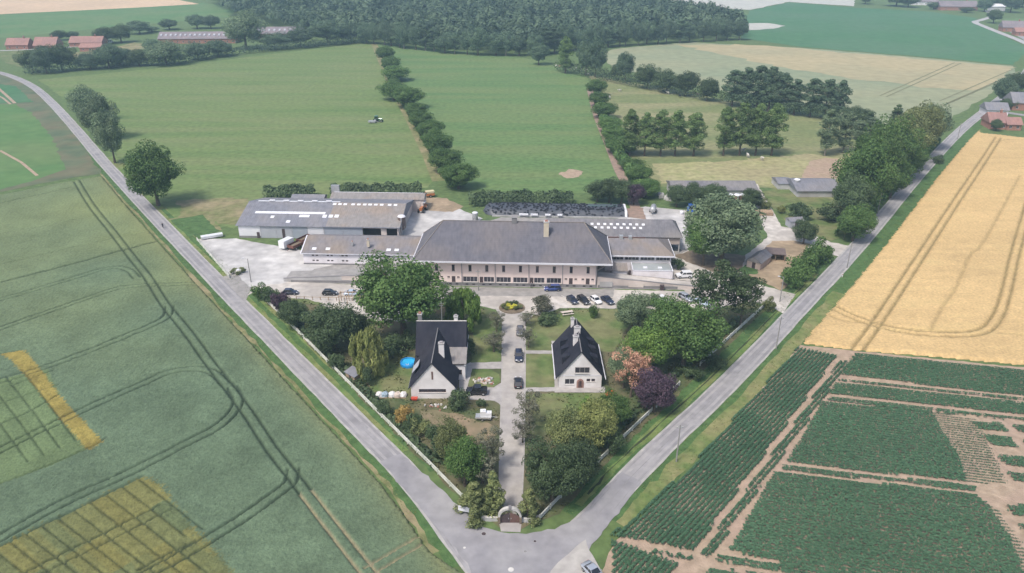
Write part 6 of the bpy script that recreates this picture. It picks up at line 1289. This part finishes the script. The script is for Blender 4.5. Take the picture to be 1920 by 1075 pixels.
# --- entrance arch, gates, walls, board
ga = thing('gate_arch', 'white topped arch over the estate entrance with brown gates', 'gate', (*at(956,981), 0.0))
arch = MB(); n = 16; ro, ri, zc = 1.9, 1.55, 1.45
for i in range(n):
    a0, a1 = math.pi*i/n, math.pi*(i+1)/n
    q = lambda a, r_, y: (r_*math.cos(a), y, zc + r_*math.sin(a)*0.95)
    arch.add([q(a0,ri,-0.3),q(a0,ro,-0.3),q(a1,ro,-0.3),q(a1,ri,-0.3),q(a0,ri,0.3),q(a0,ro,0.3),q(a1,ro,0.3),q(a1,ri,0.3)], [(0,1,2,3),(7,6,5,4),(1,5,6,2),(4,0,3,7)])
arch.build('arch_ring', mat('arch_stone', (0.50,0.49,0.47), (0.42,0.41,0.39), 1.5, bump=0.2), ga)
for s in (-1,1): MB().box(s*1.725-0.175, s*1.725+0.175, -0.32, 0.32, 0, zc).build('pillar', soil_dark, ga); 
MB().box(-0.22,0.22,-0.36,0.36,zc+1.45,zc+1.95).build('keystone', wall_grey, ga)
for s, m in ((-1, door_d), (1, frame_d)):
    g = MB().prism([(0.03 if s>0 else -1.53,0.12),(1.53 if s>0 else -0.03,0.12)] + ([(1.53,1.4),(0.03,2.2)] if s>0 else [(-0.03,2.2),(-1.53,1.4)]), 'y', -0.04, 0.04).build('gate_leaf', m, ga); MB().box(s*0.2-0.05,s*0.2+0.05,-0.1,-0.042,0.9,1.1).build('handle', metal_g, g)
for lab, pts in (('low pale curved wall left of the entrance arch', [(880,965),(900,974),(918,977),(933,977)]), ('low pale wall right of the entrance arch', [(978,979),(994,979),(1012,974)])):
    l = smooth_line(ats(pts), 4); w = thing('garden_wall', lab, 'wall', (*l[0], 0)); o0 = Vector(l[0])
    for i in range(0, len(l)-1):
        p, q = Vector(l[i])-o0, Vector(l[i+1])-o0; d = q-p; sgm = MB().box(0,d.length+0.02,-0.16,0.16,0,0.75).build('wall_block', conc, w); sgm.location = (p.x,p.y,0); sgm.rotation_euler = (0,0,math.atan2(d.y,d.x))
        c = MB().box(0,d.length+0.02,-0.2,0.2,0.75,0.84).build('coping', stone_w, sgm)
bd = thing('notice_board', 'white notice board on posts left of the entrance arch', 'sign', (*at(872,966), 0), R(-16)); MB().box(-1.15,1.15,-0.04,0.04,0.75,1.65).build('board', skylite, bd)
for x in (-1.0,1.0): MB().box(x-0.05,x+0.05,0.045,0.14,0,1.6).build('post', metal_g, bd)
MB().box(-1.2,1.2,-0.055,0.055,1.651,1.72).build('frame', fascia, bd)
# --- poles
pole_m = mat('pole_concrete', (0.30,0.29,0.275), (0.24,0.235,0.225), 1.0)
def pole(label, px, py, h, lamp=False, name='utility_pole'):
    t = thing(name, label, 'pole', (*at(px,py), 0)); MB().cyl((0,0,0),(0,0,h),0.15,0.09,n=8).build('shaft', pole_m, t)
    if lamp: MB().cyl((0,0,h-0.1),(-1.0,0,h+0.15),0.04,n=6).build('lamp_arm', metal_g, t); MB().box(-1.5,-0.9,-0.12,0.12,h+0.1,h+0.24).build('lamp_head', fascia, t)
    else:
        MB().box(-0.6,0.6,-0.05,0.05,h-0.6,h-0.48).build('cross_arm', metal_g, t)
        for x in (-0.5,0,0.5): MB().lathe([(0.05,h-0.48),(0.07,h-0.4),(0.03,h-0.3),(0.01,h-0.3)], 8, (x,0,0)).build('insulator', stone_w, t)
    return t
for x, y, h, lab in [(1268,866,8.0,'tall utility pole by the right road nearest the camera'),(1455,655,8.4,'utility pole by the right road beside the row crop corner'),(1588,503,7.6,'utility pole by the right road at the golden field'),(1645,402,7.6,'utility pole by the right road below the tree belt'),(1795,262,7.6,'farthest utility pole by the right road before the village')]: pole(lab, x, y, h)
pole('slim lamp post at the left yard entrance', 471, 530, 7.0, True, 'lamp_post'); pole('slim lamp post at the right yard entrance', 1462, 566, 7.0, True, 'lamp_post'); pole('thin flag pole before the hall near the willow', 897, 545, 6.0, False, 'flag_pole')
ms = thing('marker_post', 'short white marker post in the grass by the right road', 'post', (*at(1579,520), 0)); MB().box(-0.12,0.12,-0.06,0.06,0,1.1).build('shaft', WH, ms); MB().box(-0.13,0.13,-0.07,0.07,0.8,0.95).build('reflector', lamp_r, ms)
# --- garden things
pool = thing('garden_pool', 'round bright blue above ground pool on the left lawn', 'pool', (*at(766,684), 0.06))
PB = mat('pool_liner', (0.02,0.25,0.62), (0.03,0.30,0.68), 1.5, rough=0.4); MB().lathe([(1.75,0),(1.82,0.4),(1.75,0.85),(1.5,0.95),(1.42,0.85)], 28).build('pool_wall', PB, pool, True)
MB().lathe([(1.45,0.72),(0.02,0.72)], 28).build('water', mat('pool_water', (0.03,0.42,0.80), (0.06,0.50,0.86), 2.0, rough=0.05, spec=0.6, bump=0.2), pool)
MB().cyl((-0.15,-1.7,0.05),(-0.3,-1.55,1.3),0.04,n=6).cyl((0.35,-1.7,0.05),(0.2,-1.55,1.3),0.04,n=6).box(-0.25,0.3,-1.72,-1.58,0.4,0.46).box(-0.25,0.3,-1.68,-1.54,0.85,0.91).build('ladder', WH, pool)
hs_ = thing('garden_hut', 'small grey roofed garden hut inside the left fence', 'hut', (*at(664,712), 0.05), R(-42)); MB().box(-1.5,1.5,-0.95,0.95,0,1.7).build('wall', wood, hs_); MB().prism([(-1.15,1.6),(1.15,2.1),(1.15,2.2),(-1.15,1.72)], 'x', -1.8, 1.8).build('roof', fibre, hs_); MB().box(-0.4,0.4,-1.0,-0.952,0,1.5).build('door', door_d, hs_)
cloth = [mat('sheet_white', (0.66,0.65,0.64), (0.58,0.56,0.55), 2.0), mat('sheet_bluegrey', (0.26,0.34,0.40), (0.32,0.40,0.46), 2.0), mat('sheet_beige', (0.50,0.42,0.36), (0.56,0.48,0.42), 2.0)]
def lump(name, m, parent, x, y, sx, sy, sz, seed=0, z=0):
    r = random.Random(seed); vs = []; nn = 9
    for k, (f, zz) in enumerate(((1.0,0.0),(1.02,0.35),(0.85,0.75),(0.45,0.98))):
        for i in range(nn): a = 2*math.pi*i/nn; q = f*(0.82+0.36*r.random()); vs.append((x+sx*q*math.cos(a), y+sy*q*math.sin(a), z+sz*zz*(0.9+0.2*r.random())))
    vs.append((x,y,z+sz)); fs = [(k*nn+i, k*nn+(i+1)%nn, (k+1)*nn+(i+1)%nn, (k+1)*nn+i) for k in range(3) for i in range(nn)] + [(3*nn+i, 3*nn+(i+1)%nn, 4*nn) for i in range(nn)]
    return MB().add(vs, fs).build(name, m, parent)
for k, (px, m, lab) in enumerate([(711,0,'white sheeted heap leftmost behind the pool lawn'),(722,1,'blue grey sheeted heap second behind the pool lawn'),(735,0,'white sheeted heap in the middle behind the pool lawn'),(746,2,'beige sheeted heap right of the middle behind the pool lawn'),(756,0,'white sheeted heap rightmost next to the house')]):
    t = thing('covered_heap', lab, 'heap', (*at(px,743), 0.05)); lump('sheet', cloth[m], t, 0, 0, 0.72, 0.85, 0.9, k)
    MB().box(-0.6,0.6,-0.95,-0.8,0.0,0.16).build('weight_board', wood, t)
rp_ = thing('rubble_heap', 'heap of pale rubble and boards on the round lawn by the pickup', 'heap', (*at(905,716), 0.06))
for k in range(34):
    a = random.Random(k); lump('stone', [stone_w, conc_beige, wall_brick, conc][a.randrange(4)], rp_, a.uniform(-2.0,2.4), a.uniform(-1.3,1.3), a.uniform(.15,.45), a.uniform(.15,.4), a.uniform(.15,.5), k)
for k in range(5): a = random.Random(50+k); x, y = a.uniform(-1.5,1), a.uniform(-0.8,0.8); MB().cyl((x,y,0.4),(x+a.uniform(-1.2,1.2),y+a.uniform(-.5,.5),0.55),0.06,n=5).build('board', wood, rp_)
gc = thing('garden_clutter', 'scattered pale boards and pots before the gable of the pool house', 'heap', (*at(820,766), 0.06))
for k in range(16): a = random.Random(90+k); lump('pot', [stone_w, wall_brick, conc][a.randrange(3)], gc, a.uniform(-4.0,4.0), a.uniform(-0.9,1.2), a.uniform(.12,.3), a.uniform(.12,.3), a.uniform(.2,.5), k)
rs = thing('wheelbarrow', 'red wheelbarrow at the left front corner of the pool house', 'wheelbarrow', (*at(778,752), 0.06)); RD = paint('red', (0.5,0.06,0.03)); MB().prism([(-0.55,0.35),(0.4,0.35),(0.6,0.75),(-0.7,0.75)], 'y', -0.4, 0.4).build('tray', RD, rs); wheel(rs, -0.75, 0, 0.25, 0.1); MB().cyl((0.3,-0.3,0.4),(1.2,-0.35,0.65),0.03,n=5).build('handle', wood, rs); MB().cyl((0.3,0.3,0.4),(1.2,0.35,0.65),0.03,n=5).build('handle', wood, rs)
pn = thing('picnic_table', 'pale wooden picnic table on the lawn near the parking bays', 'table', (*at(1063,590), 0.06), R(16)); PW = mat('pale_timber', (0.62,0.55,0.50), (0.54,0.47,0.42), 2.0)
for k in range(5): MB().box(-1.5,1.5,-0.4+k*0.165,-0.25+k*0.165,0.72,0.77).build('plank', PW, pn)
for y in (-0.85,0.85): MB().box(-1.5,1.5,y-0.15,y+0.15,0.42,0.47).build('seat', PW, pn)
for x in (-1.1,1.1):
    for s in (-1,1): MB().cyl((x,s*0.7,0),(x,s*0.25,0.72),0.05,n=5).build('leg', PW, pn)
    MB().box(x-0.05,x+0.05,-0.95,0.95,0.36,0.418).build('brace', PW, pn)
OR = paint('orange', (0.62,0.14,0.03), rough=0.5, coat=0.0)
pt = thing('toy_tractor', 'orange ride-on garden toy at the right front of the white gabled house', 'toy', (*at(1144,744), 0.06), R(20)); MB().prism([(-0.9,0.3),(0.7,0.3),(0.75,0.65),(0.1,0.7),(-0.2,0.95),(-0.95,0.8)], 'y', -0.4, 0.4).build('body', OR, pt); MB().box(0.25,0.65,-0.3,0.3,0.705,1.25).build('seat', OR, pt); 
for x in (-0.6,0.5):
    for y in (-0.42,0.42): wheel(pt, x, y, 0.24, 0.14)
MB().cyl((-0.2,0,0.9),(-0.05,0,1.3),0.03,n=5).build('steering_column', trim_k, pt)
for px, py, r_, lab, m in [(958,1069,0.42,'round pale manhole cover at the bottom of the junction',stone_w),(907,1002,0.36,'dark drain cover in the road left of the arch',door_d),(1003,1016,0.24,'small dark drain cover in the road right of the arch',door_d),(985,1035,0.24,'small dark drain cover in the middle of the junction',wall_grey),(871,1028,0.2,'small pale cover at the left edge of the junction',stone_w)]:
    t = thing('manhole_cover', lab, 'manhole', (*at(px,py), 0.09)); MB().lathe([(r_,0),(r_,0.015),(r_*0.86,0.018),(0.01,0.018)], 18).build('cover', m, t); MB().lathe([(r_*1.15,0),(r_*1.15,0.008),(r_*1.01,0.010)], 18).build('rim', conc, t)
dg = thing('timber_pile', 'pile of brown logs beside the farm track on the right', 'heap', (*at(1430,402), 0.07), R(-8))
for k in range(18): a = random.Random(k); y = (k % 6)*0.5-1.4; z = 0.22 + (k//6)*0.42; MB().cyl((-3+a.uniform(-.3,.3),y,z),(3+a.uniform(-.3,.3),y,z),0.2,n=7).build('log', wood, dg)
wr = thing('rubble_heap', 'big pile of white rubble at the left end of the dark shed', 'heap', (*at(1252,372), 0.06))
for k in range(26): a = random.Random(k+200); lump('stone', [stone_w, conc, skylite][a.randrange(3)], wr, a.uniform(-2.5,2.5), a.uniform(-3.5,3.5), a.uniform(.3,.9), a.uniform(.3,.9), a.uniform(.4,1.6), k)
for k, (px, py, lab) in enumerate([(1278,402,'white wrapped bale left of the blue tractor'),(1311,402,'white wrapped bale directly right of the blue tractor'),(1318,406,'white wrapped bale farthest right of the blue tractor'),(1288,438,'white wrapped bale left of two by the end of the long wing'),(1297,439,'white wrapped bale right of two by the end of the long wing')]):
    t = thing('wrapped_bale', lab, 'bale', (*at(px,py), 0.07), R(30*k)); MB().lathe([(0.01,0),(0.55,0.02),(0.64,0.12),(0.64,1.05),(0.55,1.16),(0.01,1.18)], 14).build('film', skylite, t, True)
tr_ = thing('round_planter', 'round stone planter with white top at the left yard entrance', 'planter', (*at(447,512), 0.07)); MB().lathe([(1.0,0),(1.15,0.5),(1.1,0.75),(0.9,0.75),(0.85,0.6),(0.01,0.6)], 18).build('bowl', stone_w, tr_); MB().lathe([(0.5,0.6),(0.45,1.0),(0.01,1.05)], 12).build('white_cap', WH, tr_)
for k in range(5): cm, tm, H, W = proto('bush', k % 3); o = link('foliage', cm, None, tr_); a = k*1.25; o.location = (1.5*math.cos(a), 1.5*math.sin(a), 0); o.scale = (0.4,)*3; o.material_slots[0].link = 'OBJECT'; o.material_slots[0].material = LEAF['olive']
hm = thing('farm_implement', 'red and yellow farm implement beside the hedge in the back yard', 'machine', (*at(806,370), 0.07), R(20)); MB().box(-1.6,1.6,-0.9,0.9,0.7,1.6).build('hopper', TO, hm); MB().prism([(-1.2,1.6),(1.2,1.6),(1.6,2.3),(-1.6,2.3)], 'y', -0.9, 0.9).build('bin', mat('machine_cream', (0.6,0.55,0.35), (0.5,0.45,0.3), 1.0), hm); wheel(hm, 0, -1.0, 0.5); wheel(hm, 0, 1.0, 0.5); MB().cyl((-1.6,0,0.8),(-3.0,0,0.6),0.07,n=6).build('drawbar', metal_g, hm)
cp = thing('camper_van', 'white camper van parked beside the far hamlet houses', 'camper van', (*at(205,82), 0.1), R(80)); MB().box(-3.2,2.4,-1.15,1.15,0.6,3.0).build('body', WH, cp); MB().prism([(2.401,0.6),(4.2,0.6),(4.2,1.2),(3.4,1.5),(2.7,2.4),(2.401,2.4)], 'y', -1.05, 1.05).build('cab', WH, cp); MB().add([(3.42,-0.9,1.5),(3.42,0.9,1.5),(2.78,0.85,2.32),(2.78,-0.85,2.32)], [(0,1,2,3)]).build('windscreen', car_glass, cp)
for x in (-2.0,3.0):
    for y in (-1.0,1.0): wheel(cp, x, y, 0.36)
for x in (-1.8,0.4): MB().box(x-0.5,x+0.5,-1.18,-1.152,1.6,2.3).build('side_window', car_glass, cp)
# --- living things
def skinned(name, verts, edges, rad, root=0, sub=2):
    me = bpy.data.meshes.new(name); me.from_pydata(verts, edges, []); o = bpy.data.objects.new(name, me); COL.objects.link(o)
    md = o.modifiers.new('Skin', 'SKIN'); md.use_smooth_shade = True
    for i, r_ in enumerate(rad): me.skin_vertices[0].data[i].radius = (r_, r_)
    me.skin_vertices[0].data[root].use_root = True; s = o.modifiers.new('Sub', 'SUBSURF'); s.levels = sub; s.render_levels = sub
    bpy.context.view_layer.update(); dg_ = bpy.context.evaluated_depsgraph_get(); out = bpy.data.meshes.new_from_object(o.evaluated_get(dg_)); bpy.data.objects.remove(o); return out
cowm = skinned('cow_body', [(0,0,1.05),(0.55,0,1.1),(-0.55,0,1.08),(0.85,0,1.25),(1.15,0,1.38),(1.4,0,1.28),(1.6,0,1.12), (0.55,0.22,0.85),(0.52,0.22,0.45),(0.54,0.22,0.05),(0.55,-0.22,0.85),(0.58,-0.22,0.45),(0.56,-0.22,0.05), (-0.6,0.24,0.85),(-0.68,0.24,0.45),(-0.62,0.24,0.05),(-0.6,-0.24,0.85),(-0.70,-0.24,0.45),(-0.64,-0.24,0.05), (-0.95,0,1.15),(-1.0,0,0.65),(1.33,0.2,1.42),(1.33,-0.2,1.42)],
   [(0,1),(0,2),(1,3),(3,4),(4,5),(5,6),(1,7),(7,8),(8,9),(1,10),(10,11),(11,12),(2,13),(13,14),(14,15),(2,16),(16,17),(17,18),(2,19),(19,20),(4,21),(4,22)], [0.40,0.38,0.40,0.24,0.20,0.16,0.11]+[0.15,0.075,0.07]*4+[0.1,0.03,0.05,0.05], 0, 1)
cow_white = mat('cow_white', (0.66,0.63,0.58), (0.58,0.55,0.50), 2.0); cow_tan = mat('cow_tan', (0.50,0.36,0.27), (0.44,0.31,0.23), 2.0); cow_black = mat('cow_black', (0.03,0.03,0.03)); cowm.materials.append(cow_white)
def cow(label, px, py, rz, m, group=None, s=1.15):
    t = thing('cow', label, 'cow', (*at(px,py), 0.05), R(rz), group); o = link('body', cowm, None, t); o.material_slots[0].link = 'OBJECT'; o.material_slots[0].material = m; t.scale = (s,)*3; return t
for k, (x, y, m) in enumerate([(1044,126,0),(1050,127,1),(1054,128,0),(1058,127,1),(1063,129,1),(1069,131,0),(1075,134,0),(1080,131,0),(1088,133,0),(1098,135,0),(1104,142,0)]):
    cow('pale cow in the herd crowding the hedge below the big wood', x, y, 37*k, (cow_white, cow_tan)[m], 'herd below the big wood')
for x, y, m, lab in [(1151,143,0,'white cow alone at the hedge right of the herd'),(1162,173,0,'white cow grazing right of the earth lane hedgerow top'),(1143,186,0,'white cow close beside the earth lane hedgerow'),(1218,161,0,'white cow at the far hedge above the left poplar row'),(1252,177,0,'white cow grazing left of the black one'),(1274,183,2,'black animal standing alone in the dry meadow'),(1300,179,1,'tan cow by the far hedge right of the black animal'),(1308,180,1,'second tan cow by the far hedge right of the black animal'),(1317,180,0,'white cow at the right end of the group by the far hedge'),
    (1392,286,0,'white cow in the shade under the right poplar row'),(1402,296,0,'white cow lowest below the right poplar row'),(1428,301,0,'white cow in the shade between the right poplars')]:
    cow(lab, x, y, hash(lab) % 360 if False else (x*7) % 360, (cow_white, cow_tan, cow_black)[m])
pv_ = [(0,0,0.95),(0,0,1.15),(0,0,1.38),(0,0,1.50),(0,0.01,1.66), (0.20,0,1.40),(0.26,0.02,1.13),(0.25,-0.06,0.88),(-0.20,0,1.40),(-0.26,0.02,1.13),(-0.24,-0.08,0.88),(0.10,0,0.88),(0.11,-0.02,0.5),(0.11,0.02,0.09),(0.11,-0.12,0.05),(-0.10,0,0.88),(-0.12,0.03,0.5),(-0.13,0.05,0.09),(-0.13,-0.09,0.05),(0,0,1.76)]
pe = [(0,1),(1,2),(2,3),(3,4),(4,19),(2,5),(5,6),(6,7),(2,8),(8,9),(9,10),(0,11),(11,12),(12,13),(13,14),(0,15),(15,16),(16,17),(17,18)]
prr = [0.16,0.15,0.17,0.065,0.105,0.075,0.055,0.045,0.075,0.055,0.045,0.10,0.075,0.05,0.045,0.10,0.075,0.05,0.045,0.08]
pmesh = skinned('person_body', pv_, pe, prr, 0, 2); cl_d = mat('clothes_dark', (0.035,0.033,0.04), (0.05,0.047,0.055), 3.0); skin_m = mat('skin', (0.50,0.33,0.25)); hair_m = mat('hair_dark', (0.04,0.03,0.025)); shirt = mat('shirt_grey', (0.22,0.21,0.22), (0.27,0.26,0.27), 3.0)
def dress(me, split):
    for m in (cl_d, shirt, skin_m, hair_m): me.materials.append(m)
    for p in me.polygons: p.material_index = split(p.center)
dress(pmesh, lambda c: 3 if c.z > 1.70 or (c.z > 1.60 and c.y > 0.03) else 2 if c.z > 1.5 or (abs(c.x) > 0.2 and c.z < 0.95 and c.z > 0.75) else 1 if c.z > 0.98 else 0)
t = thing('person', 'person in dark clothes standing before the hall entrance', 'person', (*at(996,540), 0.07), R(15)); link('body', pmesh, None, t)
# rider on the left road
cyc = thing('bicycle', 'bicycle ridden along the left road past the yard', 'bicycle', (*at(306,428), 0.07), R(125))
for x in (-0.52,0.52):
    w = MB()
    for i in range(20):
        a0, a1 = 2*math.pi*i/20, 2*math.pi*(i+1)/20; w.cyl((x+0.33*math.cos(a0),0,0.34+0.33*math.sin(a0)),(x+0.33*math.cos(a1),0,0.34+0.33*math.sin(a1)),0.025,n=5,cap=False)
    w = w.build('wheel', tyre, cyc); MB().cyl((x,-0.04,0.34),(x,0.04,0.34),0.03,n=8).build('hub', metal_g, w)
fr = MB()
for a, b in (((-0.52,0,0.34),(-0.1,0,0.32)),((-0.1,0,0.32),(-0.22,0,0.88)),((-0.1,0,0.32),(0.36,0,0.80)),((-0.22,0,0.82),(0.36,0,0.84)),((-0.52,0,0.34),(-0.2,0,0.80)),((0.52,0,0.34),(0.34,0,0.95))): fr.cyl(a, b, 0.025, n=6)
fr.build('frame', door_d, cyc); MB().cyl((0.34,-0.28,0.98),(0.34,0.28,0.98),0.02,n=6).build('handlebar', metal_g, cyc); MB().box(-0.34,-0.1,-0.08,0.08,0.88,0.93).build('saddle', trim_k, cyc)
rv = [(-0.2,0,0.98),(-0.12,0,1.18),(0.02,0,1.40),(0.08,0,1.50),(0.12,0,1.64),(0.02,0.19,1.38),(0.22,0.24,1.18),(0.36,0.24,1.03),(0.02,-0.19,1.38),(0.22,-0.24,1.18),(0.36,-0.24,1.03),(-0.16,0.1,0.95),(0.2,0.12,0.75),(-0.05,0.12,0.34),(0.06,0.12,0.28),(-0.16,-0.1,0.95),(0.2,-0.12,0.88),(0.0,-0.12,0.5),(0.1,-0.12,0.42),(0.14,0,1.74)]
rmesh = skinned('rider_body', rv, pe, prr, 0, 2); dress(rmesh, lambda c: 3 if c.z > 1.68 else 2 if c.z > 1.5 or (c.x > 0.3 and c.z > 0.9) else 0 if c.z < 1.0 else 0)
t = thing('person', 'dark clothed rider leaning on the bicycle on the left road', 'person', (*at(306,428), 0.07), R(125)); link('body', rmesh, None, t)
# ================================================================== HAZE
hz = bpy.data.materials.new('haze'); hz.use_nodes = True; hn = hz.node_tree.nodes; hn.remove(hn['Principled BSDF'])
pv = hn.new('ShaderNodeVolumePrincipled'); pv.inputs['Color'].default_value = (0.52, 0.76, 1.0, 1); pv.inputs['Density'].default_value = 0.00023; pv.inputs['Anisotropy'].default_value = 0.0
hz.node_tree.links.new(pv.outputs[0], hn['Material Output'].inputs['Volume'])
prop(MB().box(-3300, 3300, -600, 5300, -1.0, 91.0).build('haze', hz), 'thin pale haze over the whole countryside', None, None, 'stuff')
